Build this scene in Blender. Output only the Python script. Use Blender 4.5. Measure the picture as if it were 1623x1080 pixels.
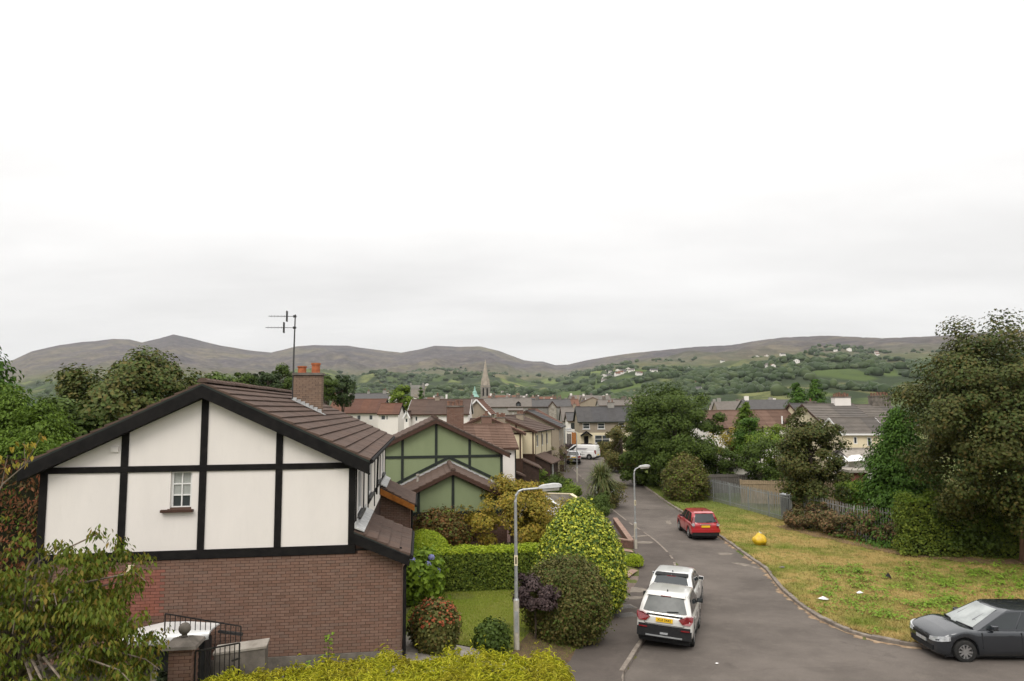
import bpy, bmesh, math, random
import numpy as np
from mathutils import Matrix, Vector
R = math.radians
scene = bpy.context.scene
COL = scene.collection
for o in list(bpy.data.objects): bpy.data.objects.remove(o)

# ---------------------------------------------------------------- camera
CAMH = 7.45
PITCH, ROLL, FPX = R(5.63), R(-0.45), 1085.0
cd = bpy.data.cameras.new('camera'); cam = bpy.data.objects.new('camera', cd); COL.objects.link(cam)
cd.sensor_width = 36.0; cd.lens = FPX / 1623.0 * 36.0; cd.clip_start = 0.1; cd.clip_end = 20000
CM = Matrix.Rotation(math.pi/2 + PITCH, 4, 'X') @ Matrix.Rotation(ROLL, 4, 'Z')
cam.matrix_world = Matrix.Translation((0, 0, CAMH)) @ CM
scene.camera = cam

# ---------------------------------------------------------------- sky, sun, exposure
SUN_EL, SUN_AZ = R(48), R(200)          # azimuth measured clockwise from +Y (the view direction)
w = bpy.data.worlds.new('World'); scene.world = w; w.use_nodes = True
nt = w.node_tree; nt.nodes.clear()
def WN(t, **k):
    n = nt.nodes.new(t)
    for a, b in k.items(): setattr(n, a, b)
    return n
out = WN('ShaderNodeOutputWorld'); bg = WN('ShaderNodeBackground')
sky = WN('ShaderNodeTexSky', sky_type='NISHITA', sun_disc=False, sun_elevation=SUN_EL, sun_rotation=SUN_AZ)
sk = WN('ShaderNodeVectorMath', operation='SCALE'); sk.inputs['Scale'].default_value = 0.09
nt.links.new(sky.outputs[0], sk.inputs[0])
tc = WN('ShaderNodeTexCoord'); sep = WN('ShaderNodeSeparateXYZ')
nt.links.new(tc.outputs['Generated'], sep.inputs[0])
# cloud deck: project the direction on a flat layer so that bands get thinner towards the horizon
mz = WN('ShaderNodeMath', operation='MAXIMUM'); mz.inputs[1].default_value = 0.0
nt.links.new(sep.outputs['Z'], mz.inputs[0])
za = WN('ShaderNodeMath', operation='ADD'); za.inputs[1].default_value = 0.16
nt.links.new(mz.outputs[0], za.inputs[0])
dv = WN('ShaderNodeVectorMath', operation='DIVIDE')
cb = WN('ShaderNodeCombineXYZ')
for i in range(3): nt.links.new(za.outputs[0], cb.inputs[i])
nt.links.new(tc.outputs['Generated'], dv.inputs[0]); nt.links.new(cb.outputs[0], dv.inputs[1])
mp = WN('ShaderNodeMapping'); mp.inputs['Scale'].default_value = (0.55, 1.0, 0.0); mp.inputs['Location'].default_value = (3.1, 1.9, 0)
nt.links.new(dv.outputs[0], mp.inputs[0])
n1 = WN('ShaderNodeTexNoise'); n1.inputs['Scale'].default_value = 1.15; n1.inputs['Detail'].default_value = 7; n1.inputs['Roughness'].default_value = 0.52
nt.links.new(mp.outputs[0], n1.inputs['Vector'])
cr = WN('ShaderNodeMapRange'); cr.inputs[1].default_value = 0.32; cr.inputs[2].default_value = 0.66
cr.inputs[3].default_value = 0.86; cr.inputs[4].default_value = 1.04
nt.links.new(n1.outputs[0], cr.inputs[0])
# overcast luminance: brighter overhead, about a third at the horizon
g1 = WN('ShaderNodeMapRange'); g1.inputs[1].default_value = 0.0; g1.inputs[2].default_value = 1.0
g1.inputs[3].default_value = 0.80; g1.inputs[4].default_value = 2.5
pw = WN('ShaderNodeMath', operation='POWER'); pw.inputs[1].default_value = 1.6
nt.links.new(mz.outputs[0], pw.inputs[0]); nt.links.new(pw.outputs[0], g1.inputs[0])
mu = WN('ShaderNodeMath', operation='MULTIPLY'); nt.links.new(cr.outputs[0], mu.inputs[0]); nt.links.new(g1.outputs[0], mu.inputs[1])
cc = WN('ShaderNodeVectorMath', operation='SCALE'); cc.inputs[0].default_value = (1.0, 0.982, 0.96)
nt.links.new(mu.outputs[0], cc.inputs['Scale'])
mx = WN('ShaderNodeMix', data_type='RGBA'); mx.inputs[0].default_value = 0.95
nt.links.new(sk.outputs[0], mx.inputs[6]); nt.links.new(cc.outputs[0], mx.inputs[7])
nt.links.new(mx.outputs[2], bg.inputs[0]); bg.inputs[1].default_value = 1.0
nt.links.new(bg.outputs[0], out.inputs[0])
sl = bpy.data.lights.new('sun', 'SUN'); sl.energy = 1.5; sl.angle = R(28); sl.color = (1.0, 0.955, 0.89)
so = bpy.data.objects.new('sun', sl); COL.objects.link(so)
sdir = Vector((math.sin(SUN_AZ)*math.cos(SUN_EL), math.cos(SUN_AZ)*math.cos(SUN_EL), math.sin(SUN_EL)))
so.rotation_euler = sdir.to_track_quat('Z', 'Y').to_euler(); so.location = (0, -20, 60)
vs = scene.view_settings; vs.view_transform = 'Standard'; vs.look = 'None'; vs.gamma = 1.0; vs.use_curve_mapping = False
vs.exposure = 0.15
scene.render.engine = 'CYCLES'
scene.cycles.use_denoising = True
scene.cycles.max_bounces = 6; scene.cycles.diffuse_bounces = 3; scene.cycles.glossy_bounces = 3
scene.cycles.transmission_bounces = 4; scene.cycles.transparent_max_bounces = 8; scene.cycles.volume_bounces = 0
scene.cycles.sample_clamp_indirect = 4.0

# ---------------------------------------------------------------- helpers: placing
M3 = np.array(CM.to_3x3())
def ray(px, py): return M3 @ np.array([(px-811.5)/FPX, -(py-540)/FPX, -1.0])
def at(px, py, Y):
    d = ray(px, py); return np.array([0, 0, CAMH]) + d*(Y/d[1])
PRY = [-50, 10, 20, 22, 26, 32, 43, 60, 75, 90, 105, 130, 200, 5000]
PRZ = [.3, .15, 0, -.1, -.4, -.65, -.8, -.75, -.25, .45, .6, .5, 0, 0]
def zr(y): return np.interp(y, PRY, PRZ)
LKY = [-30, 0, 12, 19.65, 23.7, 28, 33, 37, 39.8, 42.9, 46, 49.5, 57.3, 72, 82, 88, 93, 104]
LKX = [2.0, 2.2, 2.5, 2.94, 4.42, 6.1, 7.75, 8.5, 8.72, 8.76, 8.55, 8.25, 7.9, 7.7, 7.2, 5.6, 3.2, 1.0]
def lk(y): return np.interp(y, LKY, LKX)
RKY = [-30, 15, 19, 20.5, 21.6, 22.1, 22.4, 23.0, 24.2, 25.9, 28, 30.5, 35, 43.5, 58.8, 72, 82, 90, 104]
RKX = [70, 66, 60, 30, 16, 12.9, 12.3, 11.75, 11.3, 11.2, 11.3, 11.6, 12.5, 13.0, 13.1, 12.9, 12.8, 12.8, 12.8]
def rk(y): return np.interp(y, RKY, RKX)
FW = 1.9
def terr(x, y):
    x = np.asarray(x, float); y = np.asarray(y, float)
    z = zr(y); L = lk(y); Rr = rk(y)
    amp = np.interp(y, [0, 26, 40, 60, 90, 140, 300], [.72, .72, .6, .6, .6, .3, 0])
    dl = L - x - FW
    left = z + np.where(dl < 0, .03, 0.10 + np.minimum(1.0, np.maximum(dl, 0)*.26)*amp)
    right = z + 0.10 + np.minimum(.25, np.maximum(x-Rr-8, 0)*.05)*np.interp(y, [0, 140, 300], [1, 1, 0])
    inside = z - 0.07
    res = np.where(x < L, left, np.where(x > Rr, right, inside))
    return np.where(y > 104, z + .1 + np.where(x < L-FW, left-z-.1, 0)*np.interp(y, [104, 140], [1, 0]), res)
def G(px, py):
    d = ray(px, py); t = np.linspace(4, 400, 12000)
    P = np.array([0, 0, CAMH])[None] + d[None]*t[:, None]
    i = np.argmax(P[:, 2] < terr(P[:, 0], P[:, 1])); return P[i]

# ---------------------------------------------------------------- helpers: objects
def link(o, parent=None):
    COL.objects.link(o)
    if parent is not None: o.parent = parent
    return o
def tag(o, label=None, cat=None, group=None, kind=None):
    if label: o['label'] = label
    if cat: o['category'] = cat
    if group: o['group'] = group
    if kind: o['kind'] = kind
    return o
def thing(name, label, cat, loc=(0, 0, 0), rz=0, group=None):
    o = bpy.data.objects.new(name, None); o.empty_display_size = .3
    o.location = loc; o.rotation_euler = (0, 0, rz); link(o)
    return tag(o, label, cat, group)
def fast_mesh(name, V, T, nv=3):
    V = np.asarray(V, np.float32); T = np.asarray(T, np.int32)
    m = bpy.data.meshes.new(name); m.vertices.add(len(V)); m.vertices.foreach_set('co', V.ravel())
    n = len(T); m.loops.add(n*nv); m.loops.foreach_set('vertex_index', T.ravel())
    m.polygons.add(n); m.polygons.foreach_set('loop_start', np.arange(n, dtype=np.int32)*nv)
    m.update(calc_edges=True); return m
class MB:
    def __init__(s): s.v = []; s.f = []
    def add(s, vs, fs):
        b = len(s.v); s.v += [tuple(map(float, q)) for q in vs]; s.f += [tuple(b+i for i in q) for q in fs]; return s
    def hexa(s, p):   # 8 points: bottom loop 0-3, top loop 4-7
        return s.add(p, [(3, 2, 1, 0), (4, 5, 6, 7), (0, 1, 5, 4), (1, 2, 6, 5), (2, 3, 7, 6), (3, 0, 4, 7)])
    def box(s, x0, x1, y0, y1, z0, z1):
        return s.hexa([(x0, y0, z0), (x1, y0, z0), (x1, y1, z0), (x0, y1, z0), (x0, y0, z1), (x1, y0, z1), (x1, y1, z1), (x0, y1, z1)])
    def prism(s, poly, a, n0, n1):
        """poly of 2D points, axis a (0,1,2) extruded n0..n1"""
        n = len(poly)
        def mk(p, t):
            q = list(p); q.insert(a, t); return q
        vs = [mk(p, n0) for p in poly] + [mk(p, n1) for p in poly]
        fs = [tuple(range(n))[::-1], tuple(range(n, 2*n))] + [(i, (i+1) % n, n+(i+1) % n, n+i) for i in range(n)]
        return s.add(vs, fs)
    def bar(s, a, b, wd, th, up=(0, 0, 1)):
        a = Vector(a); b = Vector(b); d = (b-a).normalized(); u = Vector(up)
        sx = d.cross(u)
        if sx.length < 1e-4: sx = d.cross(Vector((1, 0, 0)))
        sx.normalize(); uu = sx.cross(d)
        p = []
        for e in (a, b):
            p += [e-sx*wd/2-uu*th/2, e+sx*wd/2-uu*th/2, e+sx*wd/2+uu*th/2, e-sx*wd/2+uu*th/2]
        return s.hexa(p)
    def tube(s, pts, rad, n=8, cap=True):
        pts = [Vector(p) for p in pts]; rings = []
        for i, p in enumerate(pts):
            d = (pts[min(i+1, len(pts)-1)] - pts[max(i-1, 0)]).normalized()
            u = d.cross(Vector((0.13, 0.21, 0.97)))
            if u.length < .05: u = d.cross(Vector((1, 0, 0)))
            u.normalize(); v = d.cross(u)
            r = rad[i] if hasattr(rad, '__len__') else rad
            rings.append([p + (u*math.cos(2*math.pi*k/n) + v*math.sin(2*math.pi*k/n))*r for k in range(n)])
        vs = [q for rg in rings for q in rg]; fs = []
        for i in range(len(pts)-1):
            for k in range(n): fs.append((i*n+k, i*n+(k+1) % n, (i+1)*n+(k+1) % n, (i+1)*n+k))
        if cap: fs += [tuple(range(n))[::-1], tuple((len(pts)-1)*n+k for k in range(n))]
        return s.add(vs, fs)
    def lathe(s, prof, n=16, c=(0, 0, 0)):
        vs = []; fs = []
        for r, z in prof:
            for k in range(n): vs.append((c[0]+r*math.cos(2*math.pi*k/n), c[1]+r*math.sin(2*math.pi*k/n), c[2]+z))
        for i in range(len(prof)-1):
            for k in range(n): fs.append((i*n+k, i*n+(k+1) % n, (i+1)*n+(k+1) % n, (i+1)*n+k))
        fs += [tuple(range(n))[::-1], tuple((len(prof)-1)*n+k for k in range(n))]
        return s.add(vs, fs)
    def mesh(s, name):
        m = bpy.data.meshes.new(name); m.from_pydata(s.v, [], s.f); m.update(); return m
    def build(s, name, mat, parent=None, smooth=False, bevel=0, label=None, loc=None, kind=None):
        m = s.mesh(name)
        if bevel:
            bm = bmesh.new(); bm.from_mesh(m); bmesh.ops.remove_doubles(bm, verts=bm.verts, dist=1e-5)
            bmesh.ops.bevel(bm, geom=list(bm.edges), offset=bevel, segments=1, affect='EDGES'); bm.to_mesh(m); bm.free()
        if smooth: m.polygons.foreach_set('use_smooth', [True]*len(m.polygons))
        o = bpy.data.objects.new(name, m); m.materials.append(mat); link(o, parent)
        if label: o['label'] = label
        if kind: o['kind'] = kind
        if loc is not None: o.location = loc
        return o
def mobj(name, mesh, mat, parent=None, **k):
    mesh.materials.append(mat); o = bpy.data.objects.new(name, mesh); link(o, parent); return tag(o, **k)
def copy_tree(o, parent=None):
    c = o.copy(); COL.objects.link(c); c.parent = parent
    for ch in o.children: copy_tree(ch, c)
    return c

# ---------------------------------------------------------------- materials
def newmat(name):
    m = bpy.data.materials.new(name); m.use_nodes = True; t = m.node_tree; t.nodes.clear()
    return m, t
def N(t, ty, **k):
    n = t.nodes.new(ty)
    for a, b in k.items(): setattr(n, a, b)
    return n
def ramp(t, cols, inp, pos=None):
    r = N(t, 'ShaderNodeValToRGB'); el = r.color_ramp.elements
    n = len(cols)
    while len(el) < n: el.new(.5)
    for i, c in enumerate(cols):
        el[i].position = pos[i] if pos else i/max(1, n-1); el[i].color = (*c, 1)
    t.links.new(inp, r.inputs[0]); return r.outputs[0]
def noise(t, scale, detail=4, rough=.55, vec=None, stretch=None):
    n = N(t, 'ShaderNodeTexNoise'); n.inputs['Scale'].default_value = scale; n.inputs['Detail'].default_value = detail; n.inputs['Roughness'].default_value = rough
    if vec is None:
        g = N(t, 'ShaderNodeNewGeometry'); vec = g.outputs['Position']
    if stretch:
        mp = N(t, 'ShaderNodeMapping'); mp.inputs['Scale'].default_value = stretch; t.links.new(vec, mp.inputs[0]); vec = mp.outputs[0]
    t.links.new(vec, n.inputs['Vector']); return n.outputs[0]
def mixc(t, fac, a, b, mode='MIX'):
    m = N(t, 'ShaderNodeMix', data_type='RGBA', blend_type=mode)
    for i, v in ((0, fac), (6, a), (7, b)):
        if hasattr(v, 'links'): t.links.new(v, m.inputs[i])
        elif isinstance(v, tuple): m.inputs[i].default_value = (*v, 1)
        else: m.inputs[i].default_value = v
    return m.outputs[2]
def finish(m, t, col, rough=.8, spec=.15, metal=0, bump=None, bstr=.3, bdist=.02, coat=0, emit=None):
    p = N(t, 'ShaderNodeBsdfPrincipled'); o = N(t, 'ShaderNodeOutputMaterial')
    if hasattr(col, 'links'): t.links.new(col, p.inputs['Base Color'])
    else: p.inputs['Base Color'].default_value = (*col, 1)
    if hasattr(rough, 'links'): t.links.new(rough, p.inputs['Roughness'])
    else: p.inputs['Roughness'].default_value = rough
    p.inputs['Specular IOR Level'].default_value = spec; p.inputs['Metallic'].default_value = metal
    p.inputs['Coat Weight'].default_value = coat; p.inputs['Coat Roughness'].default_value = .04
    if bump is not None:
        b = N(t, 'ShaderNodeBump'); b.inputs['Strength'].default_value = bstr; b.inputs['Distance'].default_value = bdist
        t.links.new(bump, b.inputs['Height']); t.links.new(b.outputs[0], p.inputs['Normal'])
    t.links.new(p.outputs[0], o.inputs[0]); return m
def pm(name, c1, c2=None, scale=3, rough=.8, spec=.15, metal=0, bump=0, bscale=60, coat=0, stretch=None, detail=5):
    m, t = newmat(name); c2 = c2 or tuple(x*.82 for x in c1)
    n = noise(t, scale, detail, .6, stretch=stretch); col = ramp(t, [c2, c1], n, [.36, .64])
    b = noise(t, bscale, 3) if bump else None
    return finish(m, t, col, rough, spec, metal, b, bump, .02, coat)
MAT = {}
def brickmat(name, cols, island, soot=.5):
    m, t = newmat(name)
    if island: g = N(t, 'ShaderNodeNewGeometry'); rnd = g.outputs['Random Per Island']
    else: g = N(t, 'ShaderNodeObjectInfo'); rnd = g.outputs['Random']
    c = ramp(t, cols, rnd)
    n = noise(t, 14, 5, .7); c = mixc(t, ramp(t, [(0, 0, 0), (.35, .35, .35)], n, [.4, .75]), c, tuple(x*soot for x in cols[0]))
    return finish(m, t, c, .85, .2, bump=noise(t, 120, 3), bstr=.3, bdist=.01)
BR = [(.165, .098, .072), (.21, .122, .09), (.185, .115, .087), (.225, .138, .105), (.18, .12, .094)]
MAT['brick'] = brickmat('brick_brown', BR, False); MAT['brickm'] = brickmat('brick_brown_mass', BR, True)
TB = [(.20, .135, .095), (.24, .165, .12), (.215, .15, .11), (.17, .12, .09)]
MAT['brickt'] = brickmat('brick_tan', TB, True)
RD = [(.25, .095, .065), (.285, .12, .09), (.22, .09, .068)]
MAT['brickr'] = brickmat('brick_red', RD, True); MAT['brickro'] = brickmat('brick_red_single', RD, False)
MAT['mortar'] = pm('mortar', (.05, .029, .022), (.035, .021, .017), 6, .95)
def wallmat(name, c, dirt=.88, streak=True):
    m, t = newmat(name)
    a = noise(t, 1.1, 6, .65, stretch=(1, 1, .35)); b = noise(t, 9, 4, .6, stretch=(1, 1, .2))
    col = mixc(t, ramp(t, [(0, 0, 0), (1, 1, 1)], a, [.35, .68]), tuple(x*dirt for x in c), c)
    col = mixc(t, ramp(t, [(0, 0, 0), (.16, .16, .16)], b, [.55, .8]), col, tuple(x*.72 for x in c))
    return finish(m, t, col, .9, .2, bump=noise(t, 70, 4), bstr=.18, bdist=.01)
MAT['white'] = wallmat('white_render', (.755, .71, .668), .93)
MAT['green'] = wallmat('green_render', (.225, .268, .15), .9)
MAT['cream'] = wallmat('cream_render', (.69, .60, .42), .9)
MAT['tan'] = wallmat('tan_render', (.30, .25, .19), .85)
MAT['greyr'] = wallmat('grey_render', (.30, .285, .26), .8)
MAT['conc'] = pm('concrete', (.20, .175, .15), (.10, .088, .075), 2.4, .95, bump=.4, bscale=50, detail=8)
MAT['concl'] = pm('concrete_light', (.34, .31, .27), (.22, .195, .165), 3, .95, bump=.3, bscale=60, detail=8)
MAT['black'] = pm('black_timber', (.008, .0075, .0075), (.014, .0125, .012), 5, .75, .12, bump=.1)
MAT['dgreen'] = pm('dark_timber', (.022, .028, .024), (.03, .035, .03), 5, .6)
MAT['brown'] = pm('brown_timber', (.075, .042, .03), (.055, .03, .022), 5, .6, stretch=(8, 8, 1))
MAT['orange'] = pm('orange_timber', (.36, .13, .025), (.24, .085, .018), 5, .6)
MAT['lead'] = pm('lead_flashing', (.46, .46, .45), (.30, .30, .30), 6, .6)
def roofmat(name, cols, moss=.5, mosscol=(.12, .11, .05)):
    m, t = newmat(name)
    g = N(t, 'ShaderNodeNewGeometry'); c = ramp(t, cols, g.outputs['Random Per Island'])
    a = noise(t, 1.3, 7, .7); b = noise(t, 22, 5, .75); d = noise(t, 55, 3, .7)
    c = mixc(t, ramp(t, [(0, 0, 0), (.55, .55, .55)], a, [.42, .72]), c, tuple(x*.62 for x in cols[0]))
    c = mixc(t, ramp(t, [(0, 0, 0), (moss, moss, moss)], b, [.6, .76]), c, tuple(min(1, x*1.9) for x in cols[-1]))
    c = mixc(t, ramp(t, [(0, 0, 0), (.5*moss, .5*moss, .5*moss)], d, [.64, .7]), c, mosscol)
    return finish(m, t, c, .93, .15, bump=d, bstr=.5, bdist=.015)
MAT['rtile'] = roofmat('brown_roof_tile', [(.088, .061, .05), (.108, .073, .058), (.098, .07, .058)])
MAT['rtile2'] = roofmat('red_brown_roof_tile', [(.135, .068, .047), (.155, .08, .055), (.12, .065, .05)], .3)
MAT['rpan'] = roofmat('brick_brown_pantile', [(.145, .09, .066), (.118, .073, .055), (.165, .104, .078)], .4)
MAT['rsl'] = roofmat('grey_slate', [(.07, .068, .068), (.09, .085, .082), (.08, .078, .08)], .35, (.11, .10, .07))
MAT['rsl2'] = roofmat('weathered_slate', [(.125, .112, .10), (.15, .132, .115), (.11, .10, .092)], .6, (.16, .13, .07))
MAT['pot'] = pm('terracotta_pot', (.40, .135, .06), (.28, .09, .045), 8, .8)
MAT['pot2'] = pm('sooty_pot', (.24, .13, .09), (.14, .085, .065), 8, .85)
MAT['pvc'] = pm('white_plastic', (.74, .73, .71), (.68, .67, .65), 3, .4, .5)
MAT['metal'] = pm('galvanised_metal', (.42, .43, .43), (.30, .31, .315), 7, .5, .5, .55)
MAT['dmetal'] = pm('dark_metal', (.06, .06, .06), (.04, .04, .04), 7, .5, .5, .3)
MAT['iron'] = pm('black_iron', (.012, .012, .013), (.02, .018, .017), 7, .5, .4)
def glassmat(name, c, rough=.04):
    m, t = newmat(name); n = noise(t, 2.0, 2)
    return finish(m, t, mixc(t, n, c, tuple(x*1.5 for x in c)), rough, .6)
MAT['glass'] = glassmat('window_glass', (.035, .04, .042)); MAT['curt'] = pm('net_curtain', (.36, .37, .35), (.30, .31, .29), 9, .25, .6, stretch=(9, 9, .5))
# ================================================================ ground, road, verge
def grass_mat(name, green, straw, soil, fs, thr=(.40, .60), soilamt=.3):
    m, t = newmat(name)
    a = noise(t, fs, 6, .62); b = noise(t, fs*7, 5, .7); d = noise(t, 38, 4, .7); e = noise(t, 4.2, 5, .7)
    c = mixc(t, ramp(t, [(0, 0, 0), (1, 1, 1)], a, list(thr)), green, straw)
    c = mixc(t, ramp(t, [(0, 0, 0), (.7, .7, .7)], b, [.5, .68]), c, tuple((g*1.25+s*.2)*.85 for g, s in zip(green, straw)))
    c = mixc(t, ramp(t, [(0, 0, 0), (soilamt, soilamt, soilamt)], e, [.58, .72]), c, soil)
    c = mixc(t, ramp(t, [(.5, .5, .5), (0, 0, 0)], d, [.3, .6]), c, tuple(x*.45 for x in green))
    return finish(m, t, c, .95, .1, bump=d, bstr=.9, bdist=.05)
MAT['ground'] = grass_mat('garden_grass', (.085, .115, .028), (.16, .14, .06), (.10, .075, .05), .25)
def verge_colour(t):
    g = N(t, 'ShaderNodeNewGeometry'); sp = N(t, 'ShaderNodeSeparateXYZ'); t.links.new(g.outputs['Position'], sp.inputs[0])
    a = noise(t, .33, 6, .62); b = noise(t, 1.6, 6, .68); e = noise(t, 3.2, 5, .7)
    c = mixc(t, ramp(t, [(0, 0, 0), (1, 1, 1)], a, [.34, .54]), (.155, .19, .03), (.39, .285, .105))
    c = mixc(t, ramp(t, [(0, 0, 0), (.85, .85, .85)], b, [.51, .64]), c, (.13, .18, .025))
    c = mixc(t, ramp(t, [(0, 0, 0), (.8, .8, .8)], e, [.56, .68]), c, (.19, .12, .06))
    mr = N(t, 'ShaderNodeMapRange'); mr.inputs[1].default_value = 48; mr.inputs[2].default_value = 57; t.links.new(sp.outputs['Y'], mr.inputs[0])
    return mixc(t, mr.outputs[0], c, mixc(t, b, (.115, .165, .03), (.17, .19, .05)))
def verge_mat():
    m, t = newmat('dry_verge_grass'); c = verge_colour(t); d = noise(t, 38, 4, .7)
    c = mixc(t, ramp(t, [(.45, .45, .45), (0, 0, 0)], d, [.3, .6]), c, (.05, .05, .018)); return finish(m, t, c, .95, .05, bump=d, bstr=.9, bdist=.05)
MAT['verge'] = verge_mat()
MAT['lawn'] = grass_mat('lawn_grass', (.19, .215, .04), (.31, .26, .085), (.19, .155, .065), .45, (.48, .75), .2)
def asphalt(name, c, patch):
    m, t = newmat(name)
    a = noise(t, .35, 6, .6); b = noise(t, 2.2, 6, .7); g = noise(t, 75, 3, .8)
    col = mixc(t, ramp(t, [(0, 0, 0), (1, 1, 1)], a, [.38, .62]), tuple(x*.82 for x in c), tuple(x*1.22 for x in c)); st = noise(t, .9, 3, .5); col = mixc(t, ramp(t, [(0, 0, 0), (.55, .55, .55)], st, [.66, .74]), col, tuple(x*.5 for x in c))
    col = mixc(t, ramp(t, [(0, 0, 0), (.5, .5, .5)], b, [.52, .72]), col, patch)
    col = mixc(t, ramp(t, [(.55, .55, .55), (0, 0, 0)], g, [.34, .56]), col, tuple(x*.55 for x in c))
    col = mixc(t, ramp(t, [(0, 0, 0), (.7, .7, .7)], g, [.6, .74]), col, tuple(min(1, x*2.1) for x in c))
    v = N(t, 'ShaderNodeTexVoronoi', feature='DISTANCE_TO_EDGE'); v.inputs['Scale'].default_value = .33
    ge = N(t, 'ShaderNodeNewGeometry'); wv = N(t, 'ShaderNodeVectorMath', operation='ADD'); nn = N(t, 'ShaderNodeTexNoise'); nn.inputs['Scale'].default_value = 1.1; nn.inputs['Detail'].default_value = 6
    t.links.new(ge.outputs['Position'], nn.inputs['Vector']); t.links.new(ge.outputs['Position'], wv.inputs[0]); t.links.new(nn.outputs['Color'], wv.inputs[1]); t.links.new(wv.outputs[0], v.inputs['Vector'])
    col = mixc(t, ramp(t, [(.16, .16, .16), (0, 0, 0)], v.outputs['Distance'], [.003, .010]), col, tuple(x*.5 for x in c))
    return finish(m, t, col, .95, .1, bump=g, bstr=.5, bdist=.012)
MAT['road'] = asphalt('road_asphalt', (.122, .105, .092), (.165, .142, .12))
MAT['path'] = asphalt('footway_asphalt', (.098, .083, .073), (.13, .108, .09))
MAT['kerb'] = pm('kerb_concrete', (.25, .215, .18), (.15, .125, .105), 3, .95, bump=.4, detail=8)
MAT['debris'] = pm('roadside_debris', (.34, .25, .165), (.20, .135, .085), 5, .95, bump=.6, bscale=30, detail=8)

xs = np.concatenate([np.arange(-1500, -80, 60), np.arange(-80, -24, 2.), np.arange(-24, 30, .4), np.arange(30, 80, 2.), np.arange(80, 1501, 60)])
ys = np.concatenate([np.arange(-80, 0, 8.), np.arange(0, 110, .5), np.arange(110, 200, 5.), np.arange(200, 1000, 50)])
X, Y = np.meshgrid(xs, ys); Z = terr(X, Y)
Z = Z + np.where((np.abs(X) > 30) | (Y > 120), 0, np.sin(X*1.7+Y*.9)*.012+np.sin(X*.63-Y*1.31)*.015)*(np.abs(Z-(zr(Y)-.07)) > .01)
Z = np.where(Y > 300, Z-1.0, Z); Z = Z - .06*((X > rk(Y)) & (X < rk(Y)+28) & (Y > 20) & (Y < 92))
nx, ny = len(xs), len(ys)
I = np.arange(nx*ny).reshape(ny, nx)
Q = np.stack([I[:-1, :-1], I[:-1, 1:], I[1:, 1:], I[1:, :-1]], -1).reshape(-1, 4)
gm = fast_mesh('ground', np.stack([X, Y, Z], -1).reshape(-1, 3), Q, 4)
gm.polygons.foreach_set('use_smooth', [True]*len(gm.polygons))
mobj('ground', gm, MAT['ground'], kind='structure')
def strip(name, ys, xl, xr, zf, nxx, mat, kind='structure', parent=None, jit=0):
    ys = np.asarray(ys); u = np.linspace(0, 1, nxx)
    XX = xl(ys)[:, None]*(1-u)[None] + xr(ys)[:, None]*u[None]; YY = np.repeat(ys[:, None], nxx, 1)
    ZZ = zf(XX, YY); I = np.arange(XX.size).reshape(XX.shape)
    Q = np.stack([I[:-1, :-1], I[:-1, 1:], I[1:, 1:], I[1:, :-1]], -1).reshape(-1, 4)
    m = fast_mesh(name, np.stack([XX, YY, ZZ], -1).reshape(-1, 3), Q, 4); m.polygons.foreach_set('use_smooth', [True]*len(Q))
    return mobj(name, m, mat, parent, kind=kind)
roadys = np.concatenate([np.arange(-30, 18, 1.), np.arange(18, 27, .1), np.arange(27, 104.1, .5)])
road = strip('road', roadys, lk, rk, lambda x, y: zr(y)+0*x, 9, MAT['road'])
foot = strip('pavement', np.arange(0, 92, .5), lambda y: lk(y)-FW, lambda y: lk(y)-.02, lambda x, y: zr(y)+.105+0*x, 4, MAT['path'])
def vz(x, y): return terr(x, y)+.03+np.sin(x*2.3+y*1.1)*.02+np.sin(x*.8-y*2.7)*.02
verge = strip('grass_verge', np.concatenate([np.arange(21.0, 27, .2), np.arange(27, 92, .5)]), lambda y: rk(y)+.155, lambda y: np.minimum(rk(y)+30, np.interp(y, [20, 32, 40, 48, 60, 92], [42, 30, 24, 19.6, 17.3, 15])), vz, 40, MAT['verge'])
# kerb stones, one by one
def kerb(name, fn, y0, y1, side, label=None):
    root = thing(name, None, None); tag(root, kind='structure')
    # walk along the curve
    P = [(float(fn(y)), y) for y in np.arange(y0, y1, .02)]
    acc = 0; start = P[0]; k = 0; ms = {}
    rng = random.Random(3)
    for a, b in zip(P[:-1], P[1:]):
        acc += math.hypot(b[0]-a[0], b[1]-a[1])
        if acc >= .915:
            dx, dy = b[0]-start[0], b[1]-start[1]; L = math.hypot(dx, dy); ang = math.atan2(dy, dx)
            mid = ((start[0]+b[0])/2, (start[1]+b[1])/2)
            if 'm' not in ms:
                mb = MB(); mb.prism([(0, -.2), (.125, -.2), (.125, .11), (.015, .11), (0, .095)] if side > 0 else [(0, -.2), (0, .095), (-.015, .11), (-.125, .11), (-.125, -.2)], 0, -.452, .452); ms['m'] = mb.mesh('kerb_stone'); ms['m'].materials.append(MAT['kerb'])
            o = bpy.data.objects.new('kerb_stone', ms['m']); link(o, root)
            sl_ = math.atan2(float(zr(b[1])-zr(start[1])), L)
            # local +x along the kerb, local y away from the road
            o.location = (mid[0], mid[1], float(zr(mid[1]))+rng.uniform(-.012, .012))
            o.rotation_euler = (rng.uniform(-.03, .03), -sl_, ang); o.scale.x = L/.915
            acc = 0; start = b; k += 1
    return root
kerb('kerb', lambda y: lk(y), 8, 92, +1)
kb = thing('kerb', None, None); tag(kb, kind='structure')
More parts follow.
